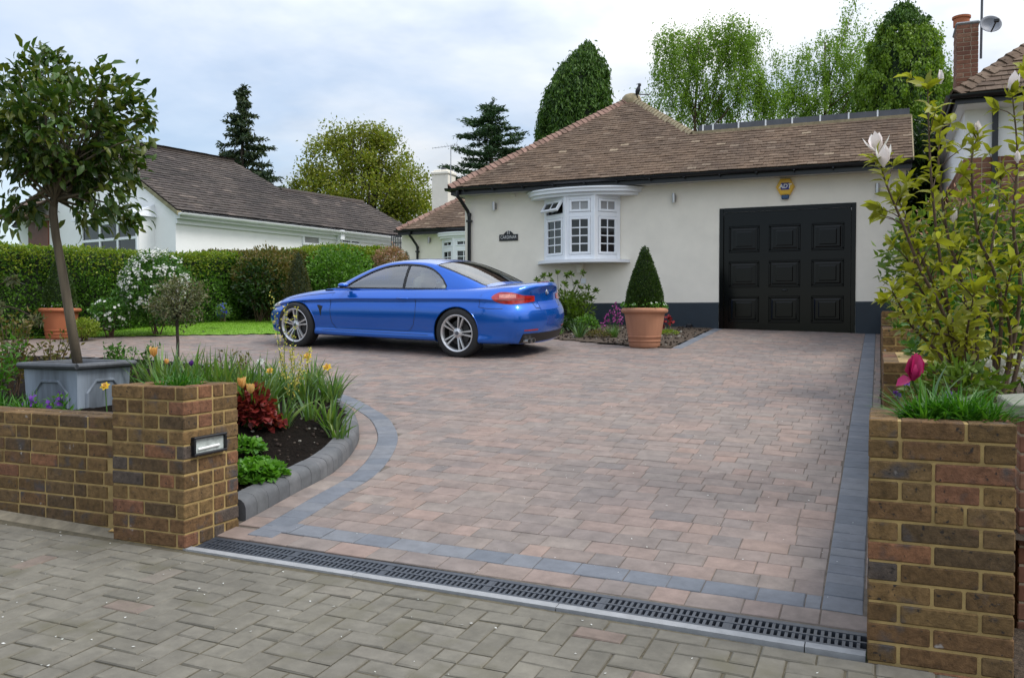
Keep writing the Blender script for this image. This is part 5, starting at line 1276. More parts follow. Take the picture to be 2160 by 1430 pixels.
# lamps
for sd in (-1, 1):
    # u measured along the (1, 1) diagonal seen from the rear corner
    up_ = interp([2.44, 2.49, 2.58, 2.68, 2.76, 2.81, 2.98], [.862, .900, .926, .922, .902, .882, .862]); lo_ = interp([2.44, 2.49, 2.58, 2.68, 2.80, 2.98], [.848, .808, .770, .757, .762, .785])
    def org2(u, v, sd=sd):
        # point on the body near (4.3,-.7): x - |y| along diagonal; lateral coordinate u=(x-|y|... )
        return (((u+6)*.7071, sd*(6-u)*.7071, v), (-1, -sd, 0))
    cols = [(u, lo_(u), up_(u)) for u in linsp(2.44, 2.98, 22)]
    lamp = cpart(panel(BV, org2, cols, 7, .007, .02), 'tail_lamp', MT['redlamp'])
    cols = [(u, .845, min(up_(u)-.012, .895)) for u in linsp(2.55, 2.74, 8)]
    cpart(panel(BV, org2, cols, 4, .0085, .004), 'lens_insert', MT['pinklamp'], lamp)
    cpart(panel(BV, org2, [(u, .812, .828) for u in linsp(2.54, 2.93, 10)], 2, .0088, .004), 'lens_band', M_plain('dark_red_lens', (.16, .006, .006), .15, coat=1), lamp)
    def org3(u, v, sd=sd): return ((1.0-u*.6-.8, sd*(1+u*.8), v), (.8, -sd*.6, 0))
    hl = [(x, .60+.09*(x-.12), .655+.16*(x-.12)) for x in linsp(.12, .42, 10)]
    cpart(panel(BV, side(sd), hl, 4, .005), 'headlamp', MT['headlamp'])
    # mirror
    m = MB(); m.cbox((1.665, -.055, -.035), (1.80, .085, .045), .03); 
    o = m.build('wing_mirror', MT['paint']); o.data.transform(Matrix.Translation((.0, sd*.925, .985))); s_ = o.modifiers.new('s', 'SUBSURF'); s_.levels = 2; s_.render_levels = 2; apply_mods(o); finish(o)
    m = MB(); m.cbox((1.70, min(sd*.78, sd*.9), .935), (1.765, max(sd*.78, sd*.9), .958), .008); m.cbox((1.655, sd*.93-.06, .942), (1.80, sd*.93+.06, .957), .006); cpart(m, 'mirror_foot', MT['blackpl'], o)
    m = MB(); h = BV.ray_cast(Vector((2.74, sd*2, .808)), Vector((0, -sd, 0)))[0]
    ys = sorted((h.y-sd*.004, h.y+sd*.028)); m.cbox((2.64, ys[0]+(.012 if sd > 0 else 0), .797), (2.83, ys[1]-(0 if sd > 0 else .012), .822), .008)
    cpart(m, 'door_handle', MT['paint'])
    cpart(panel(BV, side(sd), [(1.215, .655, .672), (1.25, .60, .668), (1.275, .52, .664), (1.285, .50, .655), (1.31, .645, .66)], 4, .003, .01), 'side_vent', MT['blackpl'])
# rear trim
cpart(panel(BV, back, [(y, .21, .325+.02*abs(y)) for y in linsp(-.60, .60, 20)], 5, .008, .02), 'rear_diffuser', MT['blackpl'])
for sd in (-1, 1): cpart(panel(BV, back, [(sd*y, .375, .395) for y in linsp(.36, .60, 6)], 2, .004, .01), 'reflector', MT['redlamp'])
m = MB(); 
for y in (-.52, -.44): m.lathe([(.036, 0), (.036, .12), (.03, .12), (.028, .01), (.001, .01)], 18, M=Matrix.Translation((4.50, y, .235)) @ Matrix.Rotation(PI/2, 4, 'Y'))
cpart(m, 'exhaust_pipe', MT['steel'])
cpart(panel(BV, back, [(y, .655, .775) for y in linsp(-.27, .27, 8)], 4, .003, .01), 'blank_plate', M_plain('blue_blank_plate', (.02, .09, .42), .3, var=.05))
h = BV.ray_cast(Vector((6, 0, .90)), Vector((-1, 0, 0)))[0]; m = MB(); m.lathe([(.001, .012), (.036, .010), (.041, 0)], 24, M=Matrix.Translation(h) @ Matrix.Rotation(PI/2, 4, 'Y')); bdg = cpart(m, 'badge', MT['steel'])
m = MB(); m.lathe([(.001, .0135), (.027, .0125)], 24, M=Matrix.Translation(h) @ Matrix.Rotation(PI/2, 4, 'Y')); cpart(m, 'badge_centre', MT['headlamp'], bdg)
m = MB()
for a0 in (0, PI):
    V = [h+Vector((.0142, 0, 0))]+[h+Vector((.0136, .026*math.cos(a0+PI/2*k/6), .026*math.sin(a0+PI/2*k/6))) for k in range(7)]; m.add(V, [(0, k, k+1) for k in range(1, 7)])
cpart(m, 'badge_quarters', M_plain('badge_blue', (.02, .10, .4), .3), bdg)
cpart(panel(BV, dn, [(x, -.16, .16) for x in linsp(4.475, 4.50, 2)], 6, .005, .01), 'brake_lamp', MT['redlamp'])
# wheels: tyre, rim
def wheel():
    w = bpy.data.objects.new('wheel', None); COL.objects.link(w); w.parent = CAR
    Rx = Matrix.Rotation(PI/2, 4, 'X')     # lathe axis -> -y (outer face towards -y)
    t = MB(); hw = .112; t.lathe([(.238, -hw+.006), (.262, -hw), (.30, -hw+.004), (.326, -hw+.02), (.333, -hw+.045), (.334, 0), (.333, hw-.045), (.326, hw-.02), (.30, hw-.004), (.262, hw), (.238, hw-.006)], 48, M=Rx)
    o = t.build('tyre', MT['rubber'], smooth=True); o.parent = w
    r = MB(); zf = hw-.004
    r.lathe([(.236, -hw+.01), (.250, zf-.01), (.250, zf), (.244, zf+.004), (.232, zf-.002), (.222, zf-.016), (.218, zf-.10), (.216, -hw+.01)], 48, M=Rx)
    def spoke(a, o0, o1, w0, w1):
        ca, sa = math.cos(a), math.sin(a)
        def pt(rad, lat, z): return Rx @ Vector((rad*ca-lat*sa, rad*sa+lat*ca, z))
        P = []
        for rad, lat, wd, z, d in ((.045, o0*.55, w0*1.15, zf-.034, .03), (.10, o0, w0, zf-.020, .026), (.17, (o0+o1)/2, (w0+w1)/2, zf-.010, .024), (.226, o1, w1, zf-.006, .022)):
            P += [pt(rad, lat-wd/2, z-d), pt(rad, lat-wd*.36, z), pt(rad, lat+wd*.36, z), pt(rad, lat+wd/2, z-d)]
        F = [(4*i+k, 4*i+k+1, 4*i+5+k, 4*i+4+k) for i in range(3) for k in range(3)]+[(4*i+3, 4*i, 4*i+4, 4*i+7) for i in range(3)]
        r.add(P, F)
    for k in range(5):
        a = PI/2+2*PI*k/5
        spoke(a, .019, .036, .022, .033); spoke(a, -.019, -.036, .022, .033)
    r.lathe([(.001, zf-.014), (.030, zf-.016), (.036, zf-.022), (.066, zf-.030), (.07, zf-.065), (.001, zf-.065)], 30, M=Rx)
    o = r.build('rim', MT['alloy'], angle=35); o.parent = w
    d = MB(); d.lathe([(.001, .03), (.165, .03), (.168, .02), (.168, .0), (.001, .0)], 32, M=Rx); d.lathe([(.205, -.10), (.214, .06)], 32, M=Rx); o = d.build('brake_disc', M_plain('dark_brake', (.05, .05, .05), .5, .5), angle=35); o.parent = w
    b = MB()
    for k in range(5):
        a = PI/2+PI/5+2*PI*k/5; b.lathe([(.001, zf-.024), (.008, zf-.025), (.009, zf-.04)], 8, M=Rx @ Matrix.Translation((.052*math.cos(a), .052*math.sin(a), 0)))
    b.lathe([(.001, zf-.011), (.026, zf-.012)], 20, M=Rx); o = b.build('wheel_bolts', MT['lead']); o.parent = w
    return w
w0 = wheel(); first = True
for wx, sd, roll in ((FW, -1, .05), (RWX, -1, .30), (FW, 1, .8), (RWX, 1, .2)):
    w = w0 if first else copy_tree(w0, CAR); first = False
    w.location = OFF @ Vector((wx, sd*TRK, WR)); w.rotation_euler = (0, roll, 0 if sd < 0 else PI)
# ---------- planting ----------
def vcat(parts):
    V = np.concatenate([p[0] for p in parts]); o = 0; Fs = []
    for v, f in parts: Fs.append(f+o); o += len(v)
    return V, np.concatenate(Fs)
def put(name, parts, mat, parent=None, local=False):
    V, F = vcat(parts); return np_mesh(name, V, F, mat, parent, local=local)
def on_s(px, py):
    d = ray(px, py); lo, hi = 3.2, 16
    for k in range(50):
        m = (lo+hi)/2
        if CAMZ+d[2]*m > soil_z(d[0]*m, d[1]*m): lo = m
        else: hi = m
    return np.array((d[0]*lo, d[1]*lo, soil_z(d[0]*lo, d[1]*lo)))
def depth(p): return project(p)[2]
def blob_leaves(c, r, n, L, W, shell=.35, up=.2, zsq=None):
    """leaves through an ellipsoid, denser to the outside, pointing outwards"""
    d = rdir(n); rad = (1-shell*rng.random(n)**1.3)[:, None]
    P = np.array(c)+d*rad*np.array(r)
    D = d+rng.normal(size=(n, 3))*.7+[0, 0, up]
    return leafV(P, D, L*rng.uniform(.7, 1.25, n), W*rng.uniform(.7, 1.25, n))
def clumps(cs, n, spread, L, W, up=.15, cen=None, out=.6):
    """leaf clumps around centres cs"""
    cs = np.asarray(cs, float); k = rng.integers(0, len(cs), n)
    P = cs[k]+rng.normal(size=(n, 3))*spread
    D = rng.normal(size=(n, 3))*.8+[0, 0, up]
    if cen is not None: D = D+unit(P-np.array(cen))*out
    return leafV(P, D, L*rng.uniform(.7, 1.3, n), W*rng.uniform(.7, 1.3, n))
def strands(tops, n_per, length, L, W, sway=.05, dens=1):
    """hanging sprays: leaves strung down from each top point"""
    tops = np.asarray(tops, float); m = len(tops)
    t = rng.random((m, n_per)); ln = length*rng.uniform(.5, 1.2, (m, 1)); dirx = rng.normal(size=(m, 1, 3))*[sway, sway, 0]
    P = tops[:, None, :]+dirx*(t*ln)[..., None]*3+np.stack([np.zeros_like(t), np.zeros_like(t), -t*ln], -1)+rng.normal(size=(m, n_per, 3))*.06
    P = P.reshape(-1, 3); D = rng.normal(size=P.shape)*.5+[0, 0, -1]
    n = len(P); return leafV(P, D, L*rng.uniform(.7, 1.3, n), W*rng.uniform(.7, 1.3, n))
def limb(mb, a, b, r0, r1, bend=.08, n=5, k=6):
    a, b = Vector(a), Vector(b); L = (b-a).length; o = Vector((U(-1, 1), U(-1, 1), U(-.2, .6)))*L*bend
    pts = [a+(b-a)*(i/n)+o*math.sin(PI*i/n) for i in range(n+1)]
    mb.tube(pts, [r0+(r1-r0)*i/n for i in range(n+1)], k)
def flower_disc(P, D, r, n=6, cupa=.5):
    """little open flowers: n petals round D at each P"""
    P = np.asarray(P, float); D = unit(np.asarray(D, float)); a = unit(np.cross(D, rdir(len(P)))); b = np.cross(D, a); parts = []
    for k in range(n):
        t = 2*PI*k/n; d = a*math.cos(t)+b*math.sin(t)
        parts.append(leafV(P, d+D*cupa, r, r*.85, N=D))
    return vcat(parts)
def cup_flower(P, D, h, w, n=6, open_=.35):
    """tulip / magnolia cups: petals curve outward then in"""
    P = np.asarray(P, float); D = unit(np.asarray(D, float)); a = unit(np.cross(D, rdir(len(P)))); b = np.cross(D, a); V = []; F = []
    m = len(P); base = 0
    for k in range(n):
        t = 2*PI*k/n+U(-.15, .15); o = a*math.cos(t)+b*math.sin(t); s = np.cross(D, o); hk = h*U(.88, 1.1); op = open_*U(.7, 1.3); R_ = (.75 if k % 2 else 1)
        rows = [(0, .1*R_, .22), (.3, .62*R_, .85), (.62, .78*R_, .95), (.88, (.55+op)*R_, .55), (1.0, (.42+op*1.3)*R_, .10)]
        for j in range(m):
            for q, rr, ww in rows:
                c = P[j]+D[j]*hk*q+o[j]*w*.5*rr
                for e in (-1, 0, 1): V.append(c+s[j]*w*.42*ww*e-o[j]*(.10*w*ww*abs(e)))
            for i in range(4):
                for e in (0, 1): F.append([base+3*i+e, base+3*i+e+1, base+3*i+e+4, base+3*i+e+3])
            base += 15
    return np.array(V), np.array(F)
def strap_clump(c, n, L, W, lean=.35, bend=.25, r=.05):
    c = np.array(c); a = rng.uniform(0, 2*PI, n); P = c+np.stack([np.cos(a)*r*rng.random(n), np.sin(a)*r*rng.random(n), np.zeros(n)-.02], 1)
    le = rng.random(n)*lean; D = np.stack([np.cos(a)*le, np.sin(a)*le, np.ones(n)], 1)
    return bladeV(P, D, L*rng.uniform(.6, 1.1, n), W*rng.uniform(.7, 1.2, n), bend*rng.uniform(.2, 1.4, n), 4)
# ----- lead planter and the standard tree in it -----
pf, pl_, pr_ = at_d(168, 776, 5.62), at_d(48, 766, 6.02), at_d(281, 754, 6.05)
ptop = (pf[2]+pl_[2]+pr_[2])/3
c2 = np.array(((pl_[0]+pr_[0])/2, (pl_[1]+pr_[1])/2)); fdir = np.array((pf[0], pf[1]))-c2
half = .232; ang = math.atan2(pr_[1]-pf[1], pr_[0]-pf[0])
PLANT = thing('lead_planter', 'square weathered lead planter with raised panels, holding the clipped standard tree', 'planter', (c2[0], c2[1], ptop-.45))
M = Matrix.Translation((c2[0], c2[1], ptop)) @ Matrix.Rotation(ang, 4, 'Z')
m = MB()
for k in range(4):
    Mk = M @ Matrix.Rotation(k*PI/2, 4, 'Z'); h, hb = half, half*.93
    V = [(-h, -h, -.03), (h, -h, -.03), (hb, -hb, -.46), (-hb, -hb, -.46), (-h+.02, -h+.02, -.03), (h-.02, -h+.02, -.03), (hb-.02, -hb+.02, -.46), (-hb+.02, -hb+.02, -.46)]
    m.add([Mk @ Vector(v) for v in V], [(0, 3, 2, 1), (4, 5, 6, 7), (0, 1, 5, 4)])
    # raised strapwork: octagonal arch on each face
    pts = [(-.145, -.36), (-.145, -.20), (-.075, -.12), (.075, -.12), (.145, -.20), (.145, -.36)]
    m.tube([Mk @ Vector((a, -h-.002+(-b/.46)*.02*0-(b+.03)*-.0+(h-hb)*(-b-.03)/.43, b)) for a, b in pts], .011, 6)
m.box((-half*.9, -half*.9, -.46), (half*.9, half*.9, -.44), M=M)
m.build('planter_body', MT['leadpot'], PLANT)
m = MB()
for k in range(4):
    Mk = M @ Matrix.Rotation(k*PI/2, 4, 'Z'); h = half+.022
    m.tube([Mk @ Vector((-h, -h, -.015)), Mk @ Vector((h, -h, -.015))], .019, 8); m.cbox((-h, -h+.002, -.04), (h, -h+.028, -.012), .004, M=Mk)
m.build('planter_rim', MT['leadrim'], PLANT)
m = MB(); m.box((-half+.02, -half+.02, -.09), (half-.02, half-.02, -.07), M=M); m.build('compost', MT['soil'], PLANT)
TR = thing('standard_tree', 'clipped evergreen standard tree on a bare leaning trunk in the lead planter', 'tree', (c2[0], c2[1], ptop-.07))
td = depth((c2[0], c2[1], ptop))
tp = [np.array((c2[0], c2[1], ptop-.08))]+[np.array(at_d(x, y, td-.02*i)) for i, (x, y) in enumerate(((163, 757), (146, 660), (131, 570), (118, 500), (112, 450), (116, 400)))][1:]
tp[0] = np.array(at_d(165, 765, td)); tp[0][2] -= .03
m = MB(); m.tube(tp, [.033, .031, .029, .027, .027, .024], 12); 
cc = np.array(at_d(128, 296, td-.1)); s1 = td/FPX
cl_ = []
for k in range(150):
    d = rdir(1)[0]; rr = U(.35, 1.0)**.7*(.84+.2*math.sin(d[0]*5+1)*math.sin(d[2]*6)+.1*d[2])
    p = cc+d*rr*np.array((172*s1, 165*s1, 150*s1))
    cl_.append(p)
for (x, y) in ((85, 120), (88, 150), (128, 140), (140, 175), (215, 170), (262, 190), (275, 215), (295, 250), (285, 290), (262, 330), (270, 380), (235, 400), (262, 440), (275, 455), (225, 445), (180, 460), (250, 355), (40, 430), (15, 460), (70, 440), (5, 180), (40, 165)): cl_.append(np.array(at_d(x, y, td+U(-.35, .25))))
for j, p in enumerate(cl_):
    if j % 2 == 0 or j > 149: limb(m, tp[-1]+np.array((0, 0, U(-.12, .05))), p, .012, .003, .12, 5, 5)
m.build('trunk', MT['bark'], TR, smooth=True)
cs_ = np.array(cl_); kk = np.concatenate([rng.integers(0, len(cs_), 3300), rng.integers(150, len(cs_), 520)]); P = cs_[kk]+rng.normal(size=(len(kk), 3))*.05
D = rng.normal(size=P.shape)*.7+unit(P-cc)*.9+[0, 0, -.12]; L_ = rng.uniform(.055, .10, len(P)); leaves('crown', P, D, L_, L_*.44, G['bay'], TR, N=rng.normal(size=P.shape)*.6+[0, 0, .9], cup=.8, kind='long')
# ----- hedge and shrubs along the left boundary -----
hx = lambda y: -12.84+.21*(y-9.68)
htop = interp([4, 9.68, 12, 15, 18.6], [2.50, 2.57, 2.58, 2.77, 3.10])
def hedge(name, label, y0, y1, mats, n, cat='hedge', bulge=.10, thick=1.1, L=.055, group=None, holes=0, htf=htop, xo=0):
    o = thing(name, label, cat, (hx((y0+y1)/2)-.5+xo, (y0+y1)/2, gz(hx((y0+y1)/2), (y0+y1)/2)), group)
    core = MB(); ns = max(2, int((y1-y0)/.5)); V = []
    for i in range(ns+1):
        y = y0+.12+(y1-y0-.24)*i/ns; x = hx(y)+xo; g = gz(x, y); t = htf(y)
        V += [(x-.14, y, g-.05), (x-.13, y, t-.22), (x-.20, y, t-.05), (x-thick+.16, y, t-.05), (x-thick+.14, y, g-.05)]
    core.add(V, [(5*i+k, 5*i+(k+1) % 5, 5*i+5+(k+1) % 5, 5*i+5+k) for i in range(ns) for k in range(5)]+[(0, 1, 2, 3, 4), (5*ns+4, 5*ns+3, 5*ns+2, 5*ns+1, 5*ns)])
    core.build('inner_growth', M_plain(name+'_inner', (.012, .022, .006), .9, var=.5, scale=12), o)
    bump_ = lambda y, z: bulge*(math.sin(y*2.3)*.5+math.sin(z*3.7+y*1.1)*.5+math.sin(y*5.1+z*4)*.35)
    pf_, pt_ = [], []
    while len(pf_) < n:
        y = U(y0, y1); x = hx(y)+xo; g = gz(x, y); t = htf(y); f = rng.random()
        z = g+(t-g)*f
        if f > .62 and U(0, 1) < (f-.62)*1.7:
            pt_.append((x+bump_(y, z)*.9+.02-max(0, (f-.9))*.8, y, z)); continue
        pf_.append((x+bump_(y, z)-abs(rng.normal())*.07-max(0, (f-.86))*.9, y, z))
    for k in range(int(n*.42)):
        y = U(y0, y1); x = hx(y)+xo; t = htf(y); w = U(0, thick)
        pt_.append((x-w+.03, y, t-.05+bump_(y, w)*.35+abs(rng.normal())*.03-max(0, .2-w)*.6))
    for a in (y0, y1):
        for k in range(int(n*.1)):
            x = hx(a)+xo; g = gz(x, a); pf_.append((x-U(0, thick), a+rng.normal()*.05, U(g, htf(a)-.06)))
    for nm, P, mt in (('foliage', np.array(pf_), mats[0]), ('new_growth', np.array(pt_), mats[1])):
        D = rng.normal(size=P.shape)*.8+[.7, -.4, .35]; V, F = leafV(P, D, L*rng.uniform(.7, 1.3, len(P)), L*.6*rng.uniform(.7, 1.2, len(P))); np_mesh(nm, V, F, mt, o)
    return o
hedge('clipped_hedge', 'long clipped green hedge with yellow-green top in front of the white bungalow', 5.0, 14.2, (G['hedge'], G['hedge_new']), 26000)
hedge('dark_hedge', 'darker bronze-tinged stretch of hedge between the clipped hedge and the laurel', 14.25, 16.0, (G['laurel'], G['copper']), 7000, bulge=.14)
hedge('laurel_hedge', 'bright leafy end of the hedge beside the trellis, over the car roof', 16.05, 18.6, (G['choisya'], G['hedge_new']), 9000, bulge=.2, L=.07)
def shrub(name, label, cat, px, py, d, r, n, L, W, mat, stems=8, base=None, up=.2, group=None, shell=.6, core=True, stem_mat='twig', zb=None):
    """leafy shrub centred where picture position (px,py) meets distance d; r = radii in metres"""
    c = np.array(at_d(px, py, d)); zb = zb if zb is not None else max(gz(c[0], c[1]), c[2]-r[2]*1.6)
    o = thing(name, label, cat, (c[0], c[1], zb), group)
    m = MB()
    for k in range(stems):
        dr = rdir(1)[0]; dr[2] = abs(dr[2]); limb(m, (c[0]+U(-.05, .05), c[1]+U(-.05, .05), zb), c+dr*np.array(r)*.75, .012, .004, .1, 4, 5)
    m.build('stem', MT[stem_mat], o)
    cs = [c+rdir(1)[0]*np.array(r)*U(.5, .95) for k in range(40)]
    put('foliage', [blob_leaves(c, r, int(n*.6), L, W, shell, up), clumps(cs, int(n*.4), min(r)*.14, L, W, up, c, .7)], mat, o)
    return o, c
o, c = shrub('bronze_shrub', 'bronze and green leafed shrub in front of the dark hedge, left of the car bonnet', 'shrub', 565, 582, 17.6, (.75, .6, .60), 5200, .075, .035, G['copper'])
o, c = shrub('laurel_shrub', 'dark glossy rhododendron-like shrub at the lawn edge beside the car nose', 'shrub', 548, 600, 17.3, (.5, .4, .5), 2400, .10, .035, G['laurel'])
o, c = shrub('green_shrub', 'rounded fresh green shrub behind the car windscreen', 'shrub', 712, 578, 19.0, (.85, .7, .62), 6000, .07, .04, G['hedge'])
o, c = shrub('pink_shrub', 'pinkish new-leaved shrub behind the car roof near the trellis', 'shrub', 822, 548, 20.6, (.42, .4, .30), 2400, .06, .03, G['pinkbush'])
# white flowering shrub
o, c = shrub('mock_orange', 'evergreen shrub covered in white flower clusters against the hedge', 'shrub', 330, 608, 14.7, (.62, .5, .62), 5200, .08, .032, G['choisya'])
fl = []
for k in range(135):
    d = rdir(1)[0]
    if d.dot(np.array((0.3, -1, 0.1))) < -.1: d = -d
    if d[2] < -.5: continue
    p = c+d*np.array((.60, .5, .62))*U(.92, 1.06); q = p+rng.normal(size=(9, 3))*.028; fl.append(flower_disc(q, np.tile(d, (9, 1))+rng.normal(size=(9, 3))*.4, .022, 5, .3))
put('blossom', fl, G['white_fl'], o)
o, c = shrub('white_flower_mound', 'low mound of white flowers at the foot of the hedge, left of the mock orange', 'shrub', 232, 662, 14.4, (.32, .3, .26), 1500, .06, .03, G['choisya'])
q = c+rdir(70)*[.32, .3, .26]; put('blossom', [flower_disc(q, q-c, .03, 5, .3)], G['white_fl'], o)
shrub('dwarf_conifer', 'small yellow-green dwarf conifer on the lawn beside the terracotta pot', 'conifer', 178, 692, 13.9, (.24, .22, .15), 1500, .05, .018, G['hedge_new'])
o, c = shrub('bluebell_clump', 'patch of blue flowers in the shade at the hedge foot', 'flowers', 470, 655, 15.8, (.12, .1, .12), 400, .07, .012, G['strap']); q = c+rdir(40)*[.12, .1, .14]; put('blossom', [flower_disc(q, q-c, .022, 5, .2)], G['bluefl'], o)
# ----- topiary -----
def cone(name, label, base, rad, h, n, L, mat, group=None, belly=.25, cat='topiary', top=.0):
    o = thing(name, label, cat, base, group); base = np.array(base)
    prof = lambda t: rad*((1-t)**.78)*(1+belly*math.sin(PI*min(1, t*1.25))*.6)*(1 if t > .06 else .75+t*4.1)
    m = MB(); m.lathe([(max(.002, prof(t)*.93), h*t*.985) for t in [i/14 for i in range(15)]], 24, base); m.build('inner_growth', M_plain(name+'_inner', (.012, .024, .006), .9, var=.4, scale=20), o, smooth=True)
    t = 1-np.sqrt(1-rng.random(n)*.998); a = rng.uniform(0, 2*PI, n); r = np.array([prof(x) for x in t])+rng.normal(size=n)*L*.28
    P = base+np.stack([np.cos(a)*r, np.sin(a)*r, t*h], 1); D = np.stack([np.cos(a), np.sin(a), np.full(n, .7)], 1)+rng.normal(size=(n, 3))*.6
    V, F = leafV(P, D, L*rng.uniform(.7, 1.3, n), L*.55); np_mesh('foliage', V, F, mat, o); return o
def flowerpot(name, label, base, r0, r1, h, mat, rings=True):
    o = thing(name, label, 'pot', base)
    m = MB(); e = r1+.0
    pr = [(.001, 0), (r0*.97, 0), (r0, .012)]
    for t in (.06, .14, .155, .17, .185, .26, .275, .29): 
        rr = r0+(r1-r0)*t; pr.append((rr+(.010 if t in (.155, .17, .275) else 0)+(.006 if t == .06 else 0), h*t))
    pr += [(r0+(r1-r0)*.86, h*.86), (r1+.018, h*.875), (r1+.032, h*.90), (r1+.035, h*.95), (r1+.022, h*.99), (r1, h), (r1-.03, h*.99), (r1-.035, h*.86), (r1-.06, h*.84), (.001, h*.84)]
    m.lathe(pr, 40, base); m.build('pot_body', mat, o, angle=50)
    m = MB(); m.lathe([(r1-.04, h*.93), (.001, h*.95)], 24, base); m.build('compost', MT['soil'], o); return o
pb = on_g(1353, 735); pc = (pb[0]-.01, pb[1]+.215, gz(pb[0], pb[1]+.215)-.008)
flowerpot('terracotta_pot', 'large ribbed terracotta pot on the paving below the window, holding box cone', pc, .215, .305, .575, MT['terra'])
cone('box_cone', 'tall clipped dark green box cone in the large terracotta pot', (pc[0], pc[1], pc[2]+.52), .265, .985, 15000, .026, G['box'], belly=.30)
# winter pansies round its foot
o = thing('pansies', 'ring of small white pansies round the foot of the box cone', 'flowers', (pc[0], pc[1], pc[2]+.54)); a = rng.uniform(0, 2*PI, 60); r = rng.uniform(.25, .325, 60)
P = np.array(pc)+np.stack([np.cos(a)*r, np.sin(a)*r, .57+rng.uniform(0, .05, 60)], 1)
put('foliage', [leafV(np.repeat(P, 9, 0)+rng.normal(size=(540, 3))*.02, rdir(540)+[0, 0, .6], .04, .02)], G['low'], o)
put('blossom', [flower_disc(P[:26]+[0, 0, .035], np.stack([np.cos(a), np.sin(a), np.full(60, .6)], 1)[:26], .022, 5, .1)], G['white_fl'], o)
lb = on_g(105, 716); lc = (lb[0]+.0, lb[1]+.2, gz(lb[0], lb[1]+.2)-.01)
flowerpot('terracotta_pot', 'smooth orange terracotta pot in front of the hedge at left', lc, .215, .285, .50, MT['terra2'])
cone('box_cone', 'clipped green box cone in the orange terracotta pot before the hedge', (lc[0], lc[1], lc[2]+.46), .24, .95, 6000, .03, G['box'])
o = thing('pansies', 'few white flowers in the orange terracotta pot', 'flowers', (lc[0], lc[1], lc[2]+.5)); a = rng.uniform(0, 2*PI, 22); P = np.array(lc)+np.stack([np.cos(a)*.25, np.sin(a)*.25, .51+rng.uniform(0, .05, 22)], 1); put('blossom', [flower_disc(P, rdir(22)+[0, -.5, 1], .025, 5, .1)], G['white_fl'], o)
put('foliage', [leafV(np.repeat(P, 8, 0)+rng.normal(size=(176, 3))*.025, rdir(176)+[0, 0, .5], .05, .02)], G['low'], o)
yb_ = at_d(630, 622, 17.0); cone('yew_cone', 'brownish clipped yew cone standing behind the car bonnet', (yb_[0], yb_[1], gz(yb_[0], yb_[1])), .36, at_d(630, 528, 17.0)[2]-gz(yb_[0], yb_[1]), 8000, .035, G['yew'], belly=.0)
wb_ = at_y(858, 560, 22.5); cone('box_cone', 'small clipped cone against the set-back wing wall above the car roof', (wb_[0], wb_[1], gz(wb_[0], wb_[1])), .30, at_y(858, 527, 22.5)[2]-gz(wb_[0], wb_[1]), 4000, .035, G['yew'], belly=.3)
# ----- planted bed beside the left pier -----
def daff(label, px, py, n, L, W=.017, mat='strap', lean=.4, bend=.3, r=.05, name='daffodil_clump', pos=None):
    p = np.array(pos) if pos is not None else on_s(px, py); o = thing(name, label, 'plant', p, 'strap-leaved plants in the bed beside the left pier'); put('foliage', [strap_clump(p, n, L, W, lean, bend, r)], G[mat], o); return o, p
def stalk_flower(o, base, tip, kind, mat, size, stem=.0035):
    m = MB(); b, t = Vector(base), Vector(tip); m.tube([b, b+(t-b)*.5+Vector((.008, 0, 0)), t], [stem]*3, 5); m.build('flower_stem', MT['stemgreen'], o)
    D = np.array([[0.25, -.6, .55]])
    if kind == 'daff':
        V, F = flower_disc([tip], D, size, 6, .15); f = np_mesh('flower', V, F, G[mat], o)
        m = MB(); q = Vector(D[0]).normalized(); M = Matrix.Translation(t) @ q.to_track_quat('Z', 'Y').to_matrix().to_4x4(); m.lathe([(size*.3, 0), (size*.34, size*.45), (size*.44, size*.6)], 10, M=M); m.build('trumpet', G['peach_fl'], o)
    elif mat == 'white_fl':
        D2 = np.array([[.2, -.75, .5]]); V, F = vcat([flower_disc([tip], D2, size*.55, 8, .2), flower_disc([np.array(tip)+D2[0]*.008], D2, size*.42, 7, .7), flower_disc([np.array(tip)+D2[0]*.012], D2, size*.28, 6, 1.4)]); np_mesh('flower', V, F, G[mat], o)
    else:
        V, F = cup_flower([tip], [[U(-.15, .15), U(-.2, .1), 1]], size*1.5, size*1.35, 6, .3); np_mesh('flower', V, F, G[mat], o, smooth=True)
MT['stemgreen'] = M_plain('green_stem', (.05, .12, .02), .5)
spots = [(597, 897, 46, .30, 'front clump of broad daffodil leaves beside the red heuchera'), (655, 884, 34, .26, 'small daffodil clump in the middle of the dark soil'), (700, 905, 46, .27, 'daffodil clump leaning over the kerb at the bed corner'),
         (716, 925, 26, .21, 'short daffodil tuft nearest the kerb joint'), (640, 845, 70, .33, 'dense daffodil clump behind the front row, centre of the bed'), (690, 845, 60, .30, 'daffodil clump with the drooping yellow flower near the kerb'),
         (560, 850, 60, .34, 'tall daffodil clump just behind the red heuchera'), (600, 838, 60, .32, 'daffodil clump around the yellow flower stems'), (522, 850, 24, .25, 'daffodil leaves between pier and heuchera')]
spots += [(575, 818, 55, .30, 'daffodil clump in the back row, right of the white tulip'), (660, 815, 60, .28, 'daffodil clump in the back row near the car wheel'), (705, 835, 34, .24, 'back row daffodil tuft closest to the charcoal band')]
for px, py, n, L, lab in spots: daff(lab, px, py, int(n*.8), L*1.28, .021, lean=.55, bend=.4, r=.075)
